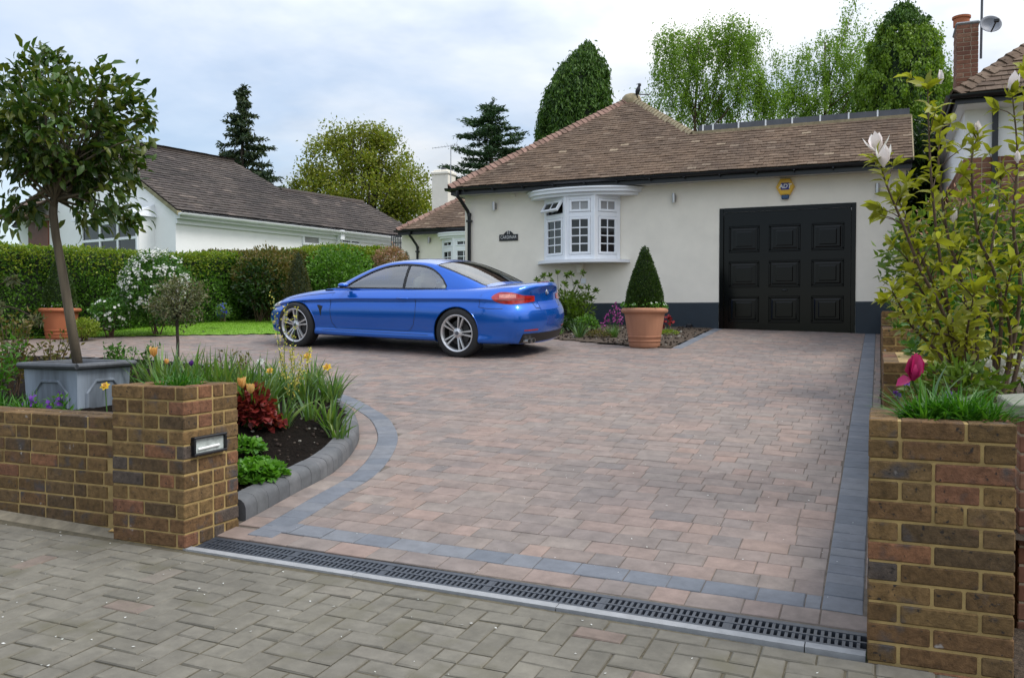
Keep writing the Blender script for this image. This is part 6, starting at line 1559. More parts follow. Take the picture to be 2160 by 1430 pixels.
for (px, py, n, L, lab) in ((445, 790, 46, .26, 'grey-green daffodil leaves behind the pier planting'), (490, 792, 50, .27, 'daffodil leaves behind the pier top, left of the white tulip'), (535, 800, 46, .28, 'daffodil leaves below the white tulip'), (395, 785, 40, .26, 'daffodil leaves round the variegated tree stem'), (345, 785, 40, .24, 'strap leaves left of the variegated tree stem')):
    p = at_d(px, py, 6.3); daff(lab, 0, 0, int(n*2.2), L+.28, .022, pos=(p[0], p[1], soil_z(p[0], p[1])), r=.12)
# flowers among them
o, p = daff('yellow trumpet daffodil standing above the bed in front of the car wheel', 648, 842, 6, .25, name='daffodil'); stalk_flower(o, p, at_d(649, 752, depth(p)-.2), 'daff', 'yellow_fl', .042)
o, p = daff('nodding yellow daffodil at the right end of the bed', 708, 852, 6, .24, name='daffodil'); stalk_flower(o, p, at_d(690, 775, depth(p)-.3), 'daff', 'yellow_fl', .042)
o, p = daff('large white double tulip above the pier corner', 552, 850, 6, .22, name='tulip'); stalk_flower(o, p, at_d(550, 764, depth(p)-.55), 'cup', 'white_fl', .062)
o, p = daff('yellow daffodil close behind the white tulip', 566, 846, 5, .20, name='daffodil'); stalk_flower(o, p, at_d(570, 783, depth(p)-.35), 'daff', 'yellow_fl', .036)
o, p = daff('peach tulip low behind the pier corner', 518, 868, 5, .15, name='tulip'); stalk_flower(o, p, at_d(511, 818, depth(p)-.75), 'cup', 'peach_fl', .046); stalk_flower(o, p+np.array((.03, .02, 0)), at_d(529, 830, depth(p)-.75), 'cup', 'peach_fl', .044)
# tall thin stems of pale yellow florets
o = thing('yellow_flower_spray', 'tall thin stems strung with pale yellow florets in front of the car wheel', 'plant', on_s(612, 858)); p0 = on_s(612, 858); d0 = depth(p0); m = MB(); fp = []
for path in ([(610, 860), (592, 760), (584, 690), (576, 625)], [(612, 860), (600, 760), (602, 700), (603, 650)], [(612, 860), (622, 760), (617, 740), (628, 650)], [(615, 860), (640, 790), (650, 760), (655, 735)], [(610, 860), (605, 800), (598, 770), (590, 745)], [(614, 860), (628, 800), (634, 770), (637, 750)], [(612, 860), (618, 800), (615, 770), (612, 745)], [(613, 860), (608, 830), (604, 800), (598, 790)], [(613, 860), (622, 830), (626, 810), (630, 790)]):
    P = spline([at_d(x, y, d0+U(-.05, .05)) for x, y in path], 14); m.tube(P, .0022, 4)
    for q in P[4:]:
        for k in range(5): fp.append(q+rng.normal(size=3)*[.012, .012, .014])
m.build('stem', MT['stemgreen'], o); fp = np.array(fp); V, F = leafV(fp, rng.normal(size=fp.shape)*.5+[0, 0, .6], .022, .014); np_mesh('blossom', V, F, G['forsy'], o)
# heuchera, low green plant
def mound(name, label, p, r, n, L, W, mat, cat='plant', up=.5):
    o = thing(name, label, cat, p); c = np.array(p)+[0, 0, r[2]*.25]; d = rdir(n); d[:, 2] = np.abs(d[:, 2])
    P = c+d*np.array(r)*rng.uniform(.55, 1.02, n)[:, None]; D = d+rng.normal(size=(n, 3))*.5+[0, 0, -.15]
    N = d+[0, 0, .8]+rng.normal(size=(n, 3))*.3
    V, F = leafV(P, D, L*rng.uniform(.7, 1.2, n), W*rng.uniform(.7, 1.2, n), N=N, cup=.12); np_mesh('foliage', V, F, G[mat], o); return o
mound('heuchera', 'maroon red heuchera mound beside the brick pier', on_s(534, 905), (.15, .12, .24), 620, .06, .055, 'heuchera')
mound('heuchera', 'smaller dark maroon heuchera at the edge of bare soil', on_s(572, 905), (.09, .09, .08), 160, .05, .045, 'heuchera')
mound('geranium_mound', 'low bright green leafy mound between pier side and kerb', on_s(540, 1010), (.17, .20, .085), 650, .05, .045, 'low')
mound('geranium_mound', 'small green leafy tuft against the pier above the low mound', on_s(520, 955), (.11, .12, .07), 240, .045, .04, 'low')
# bits of bark and pale grit on the soil
m = MB()
for k in range(420):
    x, y = U(-4.6, -3.25), U(3.95, 6.3)
    if pip(x, y, BEDPOLY): s_ = U(.003, .011); m.cbox((x-s_, y-s_, soil_z(x, y)-.006), (x+s_*U(.6, 1.6), y+s_, soil_z(x, y)+s_*.9), s_*.3)
MT['chips'] = M_island('soil_crumbs', [(0, (.03, .02, .015)), (.6, (.06, .042, .03)), (.85, (.10, .08, .06)), (.93, (.30, .28, .24)), (1, (.45, .42, .36))]); tag(m.build('soil_crumbs', MT['chips']), kind='stuff')
# variegated lollipop tree
vb_ = at_d(374, 770, 7.4); zb_ = soil_z(vb_[0], vb_[1]); VT = thing('lollipop_tree', 'small round-headed variegated standard tree on a thin stem before the white-flowered shrub', 'tree', (vb_[0], vb_[1], zb_))
m = MB(); m.tube([(vb_[0], vb_[1], zb_-.02), at_d(375, 720, 7.4), at_d(373, 676, 7.4), at_d(374, 650, 7.4)], [.014, .013, .012, .01], 8); c = np.array(at_d(374, 637, 7.4)); cs = [c+rdir(1)[0]*np.array((.245, .22, .19))*U(.4, 1) for k in range(60)]
for q in cs[::2]: limb(m, at_d(373, 672, 7.4), q, .005, .002, .1, 4, 4)
m.build('trunk', MT['bark_d'], VT); put('crown', [clumps(cs, 2300, .035, .032, .014, .1, c, .8)], G['variegated'], VT)
# front of the bed behind the low wall, and the top of the pier
def tuft(name, label, pos, n, L, W, mat, r, lean=.6, bend=.4, cat='plant', extra=None):
    o = thing(name, label, cat, pos); parts = [strap_clump(np.array(pos)+np.array((U(-r, r), U(-r*.6, r*.6), 0)), max(6, n//6), L, W, lean, bend, r*.35) for k in range(6)]; put('foliage', parts, G[mat], o); return o
for px, py, lab, L in ((35, 868, 'grassy clump behind the low wall at the far left', .20), (100, 872, 'grassy tuft in front of the lead planter', .15), (190, 876, 'grassy tuft between lead planter and brick pier', .19), (-30, 868, 'grassy clump behind the wall at the frame edge', .2), (145, 874, 'low grassy tuft below the planter corner', .11)):
    p = at_y(px, py, 3.86); tuft('grassy_tuft', lab, (p[0], 3.87, soil_z(p[0], 3.87)), 120, L, .011, 'grassy', .13)
for px, py, lab in ((68, 850, 'purple viola flowers behind the low wall'), (108, 862, 'purple violas below the lead planter, nearest wall'), (128, 842, 'deep purple violas in front of the planter panel')):
    p = at_y(px, py, 3.82); o = thing('viola', lab, 'flowers', (p[0], 3.82, p[2]-.06)); q = np.array(p)+rng.normal(size=(9, 3))*[.018, .015, .022]; put('blossom', [flower_disc(q, rng.normal(size=(9, 3))*.4+[.2, -1, .3], .016, 5, .1)], G['purple'], o); put('foliage', [leafV(np.array(p)+rng.normal(size=(50, 3))*[.03, .03, .03]-[0, 0, .05], rdir(50)+[0, 0, .6], .04, .016)], G['grassy'], o)
p = at_y(222, 815, 3.85); o = thing('daffodil', 'pale yellow daffodil against the left face of the lamp-lit pier', 'flowers', (p[0], 3.86, soil_z(p[0], 3.86))); put('foliage', [strap_clump((p[0], 3.86, soil_z(p[0], 3.86)), 14, .2, .012, .4, .3, .03)], G['grassy'], o); stalk_flower(o, (p[0], 3.86, soil_z(p[0], 3.86)), p, 'daff', 'yellow_fl', .032)
cx, cyy = (LPX0+LPX1)/2, (LPY0+LPY1)/2
for k, (dx, dy_, n, L, lab) in enumerate(((-.06, .02, 110, .17, 'lush grassy leaves filling the top of the left brick pier'), (.07, .05, 80, .15, 'grassy leaves at the driveway side of the left pier top'))): tuft('grassy_tuft', lab, (cx+dx, cyy+dy_, LPT-.04), n, L, .012, 'grassy', .09, .8, .5)
for px, py, lab, mt in ((325, 752, 'peach tulip in the left pier top', 'peach_fl'), (352, 768, 'small peach flower right of the peach tulip', 'peach_fl'), (404, 772, 'tiny violet flower in the left pier top', 'purple')):
    t = at_y(px, py, cyy+.05); o = thing('tulip' if mt == 'peach_fl' else 'viola', lab, 'flower', (t[0], t[1], LPT-.04)); stalk_flower(o, (t[0], t[1], LPT-.04), t, 'cup', mt, .034 if py < 760 else .02, .003)
# shrubby things between planter and drive, left
def twiggy(name, label, px, py, d, w, h, n, L, W, mat, stems=12, tiltx=0):
    p = at_d(px, py, d); zb = soil_z(p[0], p[1]) if p[1] < 8 else gz(p[0], p[1]); o = thing(name, label, 'shrub', (p[0], p[1], zb)); m = MB(); pts = []
    for k in range(stems):
        a = U(0, 2*PI); tip = Vector((p[0]+math.cos(a)*w*U(.3, 1), p[1]+math.sin(a)*w*U(.3, 1), zb+h*U(.6, 1.05))); b = Vector((p[0]+U(-.04, .04), p[1]+U(-.04, .04), zb-.02)); mid_ = b+(tip-b)*.5+Vector((0, 0, .05)); m.tube([b, mid_, tip], [.005, .0035, .0015], 4)
        for j in range(12): t = .25+.75*j/11; pts.append(b*(1-t)**2+mid_*2*t*(1-t)+tip*t*t)
    m.build('stem', MT['twig'], o); P = np.array([tuple(q) for q in pts]); P = np.repeat(P, max(1, n//len(P)), 0)+rng.normal(size=(len(P)*max(1, n//len(P)), 3))*.014
    V, F = leafV(P, rdir(len(P))+[0, 0, .5], L*rng.uniform(.6, 1.3, len(P)), W); np_mesh('foliage', V, F, G[mat], o); return o
twiggy('bronze_rose', 'bronze-leaved rose shrub left of the lead planter', 25, 800, 6.9, .30, .62, 700, .045, .022, 'copper', 16)
twiggy('bronze_rose', 'bronze twiggy rose behind the lead planter rim', 110, 800, 7.2, .24, .50, 420, .042, .02, 'copper', 12)
twiggy('young_shrub', 'green spreading young shrub behind the planter, left of the lollipop tree', 270, 790, 7.2, .24, .38, 520, .05, .02, 'choisya', 14)
twiggy('young_shrub', 'reddish twiggy shrub with small leaves behind the pier planting', 490, 800, 6.9, .20, .34, 360, .04, .016, 'copper', 14)
twiggy('bare_rose', 'spindly rose stem with pale bud right of the lollipop tree', 470, 800, 6.8, .05, .42, 60, .035, .016, 'copper', 3)
twiggy('grassy_shrub', 'leafy green perennial left of the planter at frame edge', -15, 815, 6.4, .28, .45, 600, .06, .02, 'low', 14)
# sprig reaching in at the left edge
o = thing('pieris_branch', 'pale-leaved branch reaching in at the left frame edge', 'shrub', at_d(-60, 700, 6.2)); m = MB(); P = spline([at_d(-60, 700, 6.2), at_d(-10, 650, 6.2), at_d(30, 650, 6.2), at_d(68, 668, 6.2), at_d(85, 676, 6.2)], 16); m.tube(P, .004, 5); P2 = spline([at_d(-60, 700, 6.2), at_d(-20, 620, 6.25), at_d(15, 592, 6.25), at_d(35, 588, 6.25)], 10); m.tube(P2, .004, 5); zz = soil_z(at_d(-60, 700, 6.2)[0], 5); m.tube([(P[0][0], P[0][1], zz-.05), P[0]], .006, 5); m.build('stem', MT['twig'], o)
q = np.array([P[-1], P[-2], P[-1]-np.array((.02, 0, 0)), P2[-1], P2[-2], P2[-3], P2[-4], P2[2], P[3], P[4], P[5]]); q = np.repeat(q, 16, 0)+rng.normal(size=(len(q)*16, 3))*.016; V, F = leafV(q, rng.normal(size=q.shape)*.7+[.3, 0, -.25], .05, .013); np_mesh('foliage', V, F, G['variegated'], o)
# ----- flower bed below the bow window -----
o, c = shrub('azalea', 'pale green deciduous azalea shrub under the bow window, behind the car boot', 'shrub', 1196, 655, 15.75, (.50, .42, .34), 2600, .085, .034, G['ivy'], stems=16, shell=.75)
ros = [at_d(x, y, 15.7+U(-.2, .2)) for x, y in ((1133, 592), (1148, 583), (1160, 584), (1176, 578), (1197, 580), (1205, 580), (1229, 577), (1240, 606), (1258, 615), (1250, 630), (1190, 600), (1215, 600), (1165, 598), (1225, 610), (1205, 620), (1180, 615), (1240, 625), (1150, 600), (1140, 605))]
m = MB()
for r_ in ros: limb(m, (c[0]+U(-.1, .1), c[1], c[2]-.2), r_, .006, .003, .06, 4, 4)
m.build('stem', MT['twig'], o); q = np.repeat(np.array(ros), 15, 0); D = rng.normal(size=q.shape)*.8+[0, 0, .55]; V, F = leafV(q, D, .095, .038); np_mesh('foliage', V, F, G['ivy'], o)
def gtuft(name, label, px, py, n, L, W, mat, lean, bend, cat='plant', r=.06):
    p = on_g(px, py, .01); o = thing(name, label, cat, p); put('foliage', [strap_clump(p, n, L, W, lean, bend, r)], G[mat], o); return o, np.array(p)
gtuft('iris_clump', 'clump of grey-green iris leaves at the bed edge behind the car boot', 1222, 712, 46, .34, .022, 'strap_d', .6, .25)
gtuft('iris_clump', 'small low tuft of leaves right behind the car bumper', 1180, 706, 26, .16, .014, 'strap', .8, .5)
gtuft('leafy_clump', 'narrow green clump below the purple flowers', 1295, 712, 46, .26, .018, 'strap', .5, .3)
o, p = gtuft('honesty', 'magenta purple flowering honesty left of the large pot', 1296, 705, 16, .22, .014, 'strap', .5, .3); d = depth(p); q = np.array([at_d(x, y, d) for x, y in ((1297, 644), (1303, 650), (1290, 657), (1283, 662), (1296, 668), (1305, 662), (1309, 672), (1298, 677), (1285, 676), (1276, 672), (1272, 688), (1306, 680))]); m = MB(); [limb(m, p, t, .004, .002, .05, 4, 4) for t in q]; m.build('stem', MT['stemgreen'], o); q = np.repeat(q, 8, 0)+rng.normal(size=(96, 3))*.022; put('blossom', [flower_disc(q, rdir(96)+[0, -.8, .3], .020, 4, .2)], G['pinkfl'], o)
o, p = gtuft('polyanthus', 'dark red flowers right of the large pot at the house plinth', 1410, 700, 14, .12, .02, 'strap', .8, .4); d = depth(p); q = np.array([at_d(x, y, d) for x, y in ((1408, 672), (1415, 676), (1404, 680), (1412, 684), (1420, 680), (1412, 669), (1401, 687))]); q = np.repeat(q, 6, 0)+rng.normal(size=(42, 3))*.016; m = MB(); [limb(m, p, t, .004, .002, .05, 4, 4) for t in q[::6]]; m.build('stem', MT['stemgreen'], o); put('blossom', [flower_disc(q, rdir(42)+[0, -.8, .4], .026, 5, .2)], G['redfl'], o)
mound('creeping_plant', 'low yellow-green creeping plant right of the large pot', on_g(1405, 706, .01), (.22, .2, .06), 500, .035, .02, 'hedge_new'); mound('creeping_plant', 'low green groundcover in front of the purple honesty', on_g(1262, 712, .01), (.2, .16, .09), 420, .04, .022, 'copper')
mound('leafy_groundcover', 'dark leafy undergrowth below the azalea', on_g(1170, 700, .01), (.45, .3, .22), 1200, .06, .03, 'laurel'); mound('leafy_groundcover', 'green undergrowth beneath the azalea near the plinth', on_g(1235, 700, .01), (.25, .2, .22), 700, .055, .03, 'hedge')
m = MB()
for k in range(700):
    x, y = U(-6.5, -2.8), U(12.5, 15.9)
    if pip(x, y, FB): s_ = U(.005, .016); m.cbox((x-s_, y-s_, gz(x, y)+.005), (x+s_, y+s_*1.5, gz(x, y)+.03+s_*.5), s_*.3)
tag(m.build('bark_mulch', MT['chips']), kind='stuff')
# ----- magnolia and the planting behind the right wall -----
mg = at_d(2075, 845, 5.0); MAG = thing('magnolia', 'young magnolia with yellow-green leaves and white flowers behind the right wall', 'tree', (mg[0], mg[1], .55))
paths = [([(2062, 850), (2010, 700), (1985, 560), (1968, 420), (1960, 300), (1957, 190)], 5.0), ([(2066, 850), (2003, 700), (1942, 570), (1903, 470), (1870, 390), (1858, 345)], 4.9), ([(2075, 850), (2040, 650), (2000, 500), (1980, 350), (1985, 265)], 5.2), ([(2085, 850), (2112, 650), (2062, 490), (2050, 340), (2062, 288)], 5.1),
  ([(2100, 850), (2150, 640), (2138, 480), (2146, 330), (2136, 205)], 4.9), ([(2055, 850), (2000, 780), (1925, 690), (1897, 640), (1882, 615)], 4.8), ([(2100, 850), (2165, 700), (2195, 560), (2185, 420)], 5.2), ([(2085, 850), (2060, 720), (2078, 600), (2104, 450), (2112, 380)], 5.3),
  ([(2052, 850), (1990, 720), (1958, 640), (1930, 590), (1912, 540)], 5.1), ([(2110, 850), (2180, 600), (2170, 400), (2160, 250), (2165, 150)], 5.3), ([(2090, 850), (2095, 700), (2020, 600), (2010, 500), (2030, 420)], 5.4), ([(2075, 850), (2030, 740), (1960, 700), (1935, 660)], 4.8), ([(2090, 850), (2130, 740), (2120, 640), (2135, 560)], 4.8), ([(2070, 850), (2040, 760), (2040, 700), (2055, 620)], 4.7), ([(2066, 850), (2010, 690), (1965, 590), (1925, 505), (1905, 445), (1893, 420)], 5.05)]
m = MB(); LP_, LD_, LL_ = [], [], []
for pth, d in paths:
    root = at_d(*pth[0], 5.0); P = spline([(mg[0]+(root[0]-mg[0])*.5, mg[1], .5)]+[at_d(x, y, 5.0+(d-5.0)*i/(len(pth)-1)) for i, (x, y) in enumerate(pth)][1:], 34)
    n_ = len(P); m.tube(P, [.0105*(1-i/n_)+.003 for i in range(n_)], 6)
    ph = U(0, 6)
    for i in range(7, n_):
        t = unit(P[min(i+1, n_-1)]-P[i-1]); s_ = unit(np.cross(t, [0.1, 1, .2])); b_ = np.cross(t, s_)
        for e in range(2 if U(0, 1) < .62 else 1):
            ph += 2.4; o_ = s_*math.cos(ph)+b_*math.sin(ph); LP_.append(P[i]); LD_.append(o_+t*U(.35, .9)+[0, 0, -.05]); LL_.append(U(.065, .13))
        if i > 12 and U(0, 1) < .20:      # short side twig with a rosette
            ph += 2.4; o_ = s_*math.cos(ph)+b_*math.sin(ph); tip = P[i]+(o_*.8+t*.7)*U(.06, .17); m.tube([P[i], (P[i]+tip)/2+[0, 0, .01], tip], [.004, .003, .002], 5)
            for k in range(6): LP_.append(tip); LD_.append(rdir(1)[0]*.9+unit(tip-P[i])*.8); LL_.append(U(.075, .135))
    for k in range(7): LP_.append(P[-1]); LD_.append(rdir(1)[0]*.75+[0, 0, .75]); LL_.append(U(.10, .16))
for k in range(360):     # dense lower growth
    px, py = U(1945, 2200), U(500, 800)
    if px < 1945+(620-py)*.15+max(0, py-640)*.35: continue
    LP_.append(np.array(at_d(px, py, U(4.75, 5.6)))); LD_.append(rdir(1)[0]+[0, 0, .25]); LL_.append(U(.06, .11))
m.build('trunk', MT['twig'], MAG, smooth=True)
LP_, LD_, LL_ = np.array(LP_), np.array(LD_), np.array(LL_)*rng.uniform(.6, 1.0, len(LL_))
leaves('leaves', LP_, LD_, LL_, LL_*rng.uniform(.34, .46, len(LL_)), G['magnolia'], MAG, N=rng.normal(size=LP_.shape)*.5+[0, 0, 1], cup=.9, kind='long')
def petals(c, tilt, h, w, n, op):
    c = np.array(c); t = unit(np.array(tilt, float)); a = unit(np.cross(t, [.3, 1, .1])); b = np.cross(t, a); P, D, N, L = [], [], [], []
    for k in range(n):
        an = 2*PI*k/n+U(-.25, .25); o = a*math.cos(an)+b*math.sin(an); inner = k % 2; q = op*(.45 if inner else 1)*U(.7, 1.3)
        P.append(c+o*.004); D.append(t+o*q); N.append(-o+t*.3); L.append(h*U(.88, 1.08))
    L = np.array(L); V, F = leafV(P, D, L, L*w, N=np.array(N), cup=-.9, kind='long'); return V, F
def petal_mesh(nm, VF, mt, par):
    me = bpy.data.meshes.new(nm); me.from_pydata(VF[0].tolist(), [], [tuple(dict.fromkeys(f)) for f in VF[1].tolist()]); me.polygons.foreach_set('use_smooth', [True]*len(me.polygons)); return link_mesh(nm, me, mt, par)
def mflower(px, py, d, h, w, tilt, op=.25, nm='blossom'):
    petal_mesh(nm, petals(at_d(px, py, d), tilt, h*1.15, .50, 7, op), G['mag_pet'], MAG)
mflower(1864, 354, 4.85, .105, .125, (.05, -.1, 1), .5); mflower(1852, 322, 4.97, .10, .13, (-.15, 0, 1), .95); mflower(2010, 470, 5.1, .07, .1, (.1, 0, 1), .3); mflower(2062, 300, 5.1, .10, .07, (0, 0, 1), .1); mflower(2136, 200, 4.9, .105, .085, (.1, 0, 1), .4); mflower(1984, 178, 5.0, .07, .05, (0, 0, 1), .2); mflower(2090, 455, 5.2, .06, .05, (.1, 0, 1), .3); mflower(2146, 345, 4.9, .06, .035, (0, 0, 1), .1)
# lime flowers, pale-edged plant and green understorey
gsz = .80
def gp(px, py, d): p = at_d(px, py, d); return p
def under(name, label, px, py, d, r, n, L, W, mat): shrub(name, label, 'shrub', px, py, d, r, n, L, W, G[mat], stems=6, shell=.8, zb=.55)
under('euphorbia', 'lime-flowered euphorbia at the foot of the magnolia', 2022, 745, 5.5, (.17, .2, .17), 1200, .035, .024, 'euph')
under('variegated_shrub', 'white-edged small shrub right of the euphorbia, behind the stone cap', 2125, 780, 5.2, (.17, .15, .08), 500, .04, .022, 'white_fl')
under('green_understorey', 'mixed green undergrowth below the magnolia', 2085, 700, 6.4, (.55, .4, .45), 2600, .07, .034, 'choisya')
under('green_understorey', 'yellow-green shrub behind the magnolia against the brick house', 2060, 590, 8.2, (.85, .6, .85), 4200, .09, .042, 'ivy')
under('green_understorey', 'pale leafy undergrowth just behind the tulip pier', 2010, 820, 4.45, (.24, .14, .13), 520, .06, .028, 'ivy')
under('tall_grass_plant', 'leafy strappy plants behind the second wall step', 1960, 735, 6.9, (.14, .3, .16), 700, .09, .018, 'strap_d')
under('pink_shrub', 'pinkish flowering twigs in the middle of the magnolia, before the brick house', 2020, 480, 9.0, (.45, .4, .40), 500, .06, .03, 'pinkbush')
# tulip pier
o = thing('pink_tulip', 'magenta pink tulip with a drooping petal on top of the right pier', 'tulip', (.2, 3.68, RPT-.03)); tb = at_d(1925, 803, 3.45)
m = MB(); m.tube([at_d(1960, 885, 3.62), at_d(1940, 840, 3.5), tb], .0045, 6); m.build('flower_stem', MT['stemgreen'], o)
petal_mesh('flower', petals(tb, (.12, 0, 1), .112, .74, 6, .30), G['tulip'], o)
V, F = cup_flower([tb], [[.12, 0, 1]], .080, .062, 6, .0); np_mesh('flower', V, F, G['tulip'], o, smooth=True)
V, F = leafV([tb], [[-.7, -.1, -.28]], .062, .05, N=[[0, -.6, .8]], cup=.3, kind='long'); leaves('fallen_petal', np.array([tb])+[[.0, 0, .01]], np.array([[-.7, -.1, -.3]]), .068, .055, G['tulip'], o, N=np.array([[.2, -.5, .8]]), cup=.5, kind='long')
P = np.array([at_d(x, 890, 3.68) for x in (1945, 1955, 1962, 1970, 1980, 1950, 1990)]); P[:, 2] = RPT-.03; V, F = bladeV(P, np.array([[-.35, 0, 1], [-.1, -.2, 1], [.1, .1, 1], [.35, 0, 1], [.55, -.1, 1], [-.6, -.15, .8], [.75, 0, .8]]), [.20, .22, .25, .22, .2, .17, .2], .034, .25, 5); np_mesh('leaves', V, F, G['strap_d'], o)
pcx, pcy = (RPX0+RPX1)/2, (RPY0+RPY1)/2
for dx, dy_, n, L, lab in ((-.08, -.06, 100, .10, 'bright green grassy leaves along the left of the tulip pier top'), (.02, .0, 130, .14, 'grassy leaves in the middle of the tulip pier top'), (.11, -.04, 120, .12, 'grassy leaves at the right of the tulip pier top')): tuft('grassy_tuft', lab, (pcx+dx, pcy+dy_, RPT-.035), n*2, L*1.6, .010, 'grassy', .08, .9, .45)
mound('rosette_plant', 'low green rosettes at the front of the tulip pier top', (pcx, pcy-.06, RPT-.03), (.13, .07, .06), 260, .04, .016, 'grassy')
for px, py, lab in ((1893, 830, 'tiny violet flower at the left lip of the tulip pier'), (1908, 812, 'violet flower just under the drooping tulip petal'), (2000, 832, 'violet flower among the grassy leaves of the tulip pier')):
    t = at_d(px, py, 3.6); o = thing('viola', lab, 'flower', (t[0], t[1], RPT-.03)); m = MB(); m.tube([(t[0], t[1], RPT-.03), t], .002, 4); m.build('flower_stem', MT['stemgreen'], o); q = np.array(t)+rng.normal(size=(4, 3))*.008; put('blossom', [flower_disc(q, rdir(4)+[0, -1, .4], .013, 5, .1)], G['purple'], o)
# wall step planting
for y, z, k in ((8.36, 1.30, 0), (6.36, 1.105, 1), (10.4, 1.465, 2)):
    if k != 1: tuft('grassy_tuft', ('grass clump on the second wall step beside purple aubrieta', '', 'dark spiky tuft on the highest wall step near the garage')[k], (.2, y+.05, z), 110, .16, .010, 'grassy', .07, .9, .45)
o = thing('aubrieta', 'purple aubrieta flowers on the brick wall step', 'flowers', (.3, 8.4, 1.3)); q = np.array([at_d(x, y, 7.75) for x, y in ((1915, 668), (1922, 664), (1925, 672), (1935, 682), (1942, 684), (1930, 676))]); q = np.repeat(q, 7, 0)+rng.normal(size=(42, 3))*.016; put('blossom', [flower_disc(q, rdir(42)+[0, -1, .4], .016, 4, .1)], G['purple'], o); put('foliage', [leafV(np.array(at_d(1930, 684, 7.75))+rng.normal(size=(120, 3))*[.06, .04, .03], rdir(120)+[0, 0, .4], .04, .014)], G['grassy'], o)
# ----- trees behind -----
def trunk_of(o, base, top, r0, mat, limbs=(), r1=.03):
    m = MB(); limb(m, base, top, r0, r1, .02, 8, 8)
    for a, b, r in limbs: limb(m, a, b, r, r*.25, .08, 5, 5)
    m.build('trunk', MT[mat], o, smooth=True)
def ground_at(px, d): p = at_d(px, 668, d); return np.array((p[0], p[1], gz(p[0], p[1])))
# spruce
d = 44; b = ground_at(510, d); top = np.array(at_d(513, 181, d)); T = thing('spruce_tree', 'dark pointed spruce rising behind the white bungalow roof', 'tree', b); m = MB(); limb(m, b, top, .22, .02, .004, 8, 8); parts = []; H_ = top[2]-b[2]
for k in range(165):
    t = (k+.5)/165; z = top[2]-(t**.92)*9.2; R_ = 3.3*(t**.85)*U(.4, 1.12)+.12; a = U(0, 2*PI); base = np.array((top[0], top[1], z)); dirv = np.array((math.cos(a), math.sin(a), -.18+U(-.12, .1))); tip = base+dirv*R_+np.array((0, 0, .22*R_*.5)); m.tube([base, base+dirv*R_*.55-np.array((0, 0, .05)), tip], [.025, .015, .006], 4)
    n_ = int(34+85*R_); u = rng.random(n_)**.7; P = base+(dirv*R_)*u[:, None]+np.stack([rng.normal(size=n_)*.07*(1+R_*.4), rng.normal(size=n_)*.07*(1+R_*.4), .14*R_*u*u-np.abs(rng.normal(size=n_))*.07], 1); D = dirv*.8+rng.normal(size=(n_, 3))*.6+[0, 0, -.25]; parts.append(leafV(P, D, .22*rng.uniform(.6, 1.2, n_), .09))
m.build('trunk', MT['bark_d'], T); put('crown', parts, G['spruce'], T)
# cedar
d = 33; b = ground_at(1025, d); top = np.array(at_d(1036, 212, d)); T = thing('cedar_tree', 'layered dark cedar with level branches left of the hipped roof', 'tree', b); m = MB(); limb(m, b, top-np.array((0, 0, .3)), .2, .03, .01, 8, 8); parts = []
for k in range(74):
    t = (k+.5)/74; z = top[2]-.25-t*3.3; R_ = (.25+1.75*t**.7)*U(.55, 1.15); a = U(0, 2*PI); base = np.array((top[0]-.05*t, top[1], z)); dirv = np.array((math.cos(a), math.sin(a), U(-.02, .22))); tip = base+dirv*R_; m.tube([base, (base+tip)/2+[0, 0, .05], tip], [.03, .02, .006], 4); n_ = int(60+170*R_); u = rng.random(n_)**.6
    P = base+(dirv*R_)*u[:, None]+np.stack([rng.normal(size=n_)*.11, rng.normal(size=n_)*.11, rng.normal(size=n_)*.035+.02], 1); parts.append(leafV(P, dirv*.7+rng.normal(size=(n_, 3))*[.6, .6, .25], .15*rng.uniform(.6, 1.2, n_), .05))
P = top-[0, 0, .3]+rng.random((90, 1))*np.array([.12, 0, .33])+rng.normal(size=(90, 3))*.03; parts.append(leafV(P, rdir(90)+[0, 0, .4], .12, .035))
m.build('trunk', MT['bark_d'], T); put('crown', parts, G['cedar'], T)
# dense cypress behind the pyramid roof
d = 34; b = ground_at(1215, d); sc_ = d/FPX; T = thing('cypress_tree', 'tall dense dark green cypress directly behind the hipped roof peak', 'tree', b)
hw_f = interp([90, 108, 130, 160, 200, 240, 270, 330, 668], [.02, .42, .85, 1.1, 1.35, 1.5, 1.6, 1.75, 1.8]); xc_f = interp([90, 130, 200, 270, 668], [1240, 1232, 1217, 1212, 1212]); parts = []; N_ = 1150; tops = []
for k in range(N_):
    y = 92+(330-92)*U(0, 1)**1.1; a = U(0, 2*PI); c0_ = np.array(at_d(xc_f(y), y, d)); r_ = hw_f(y)*U(.74, .98); tops.append(c0_+np.array((math.cos(a)*r_, math.sin(a)*r_*.9, U(0, .1))))
parts.append(strands(tops, 30, .65, .17, .06, .06)); trunk_of(T, b, at_d(1235, 120, d), .25, 'bark_d'); put('crown', parts, G['cypress'], T)
m = MB(); m.lathe([(hw_f(y)*.70, at_d(xc_f(y), y, d)[2]) for y in (640, 500, 400, 330, 270, 230, 190, 165)], 16, (at_d(1218, 200, d)[0], at_d(1218, 200, d)[1], 0)); m.build('inner_growth', M_plain('cypress_inner', (.010, .022, .006), .9, var=.5, scale=3), T)
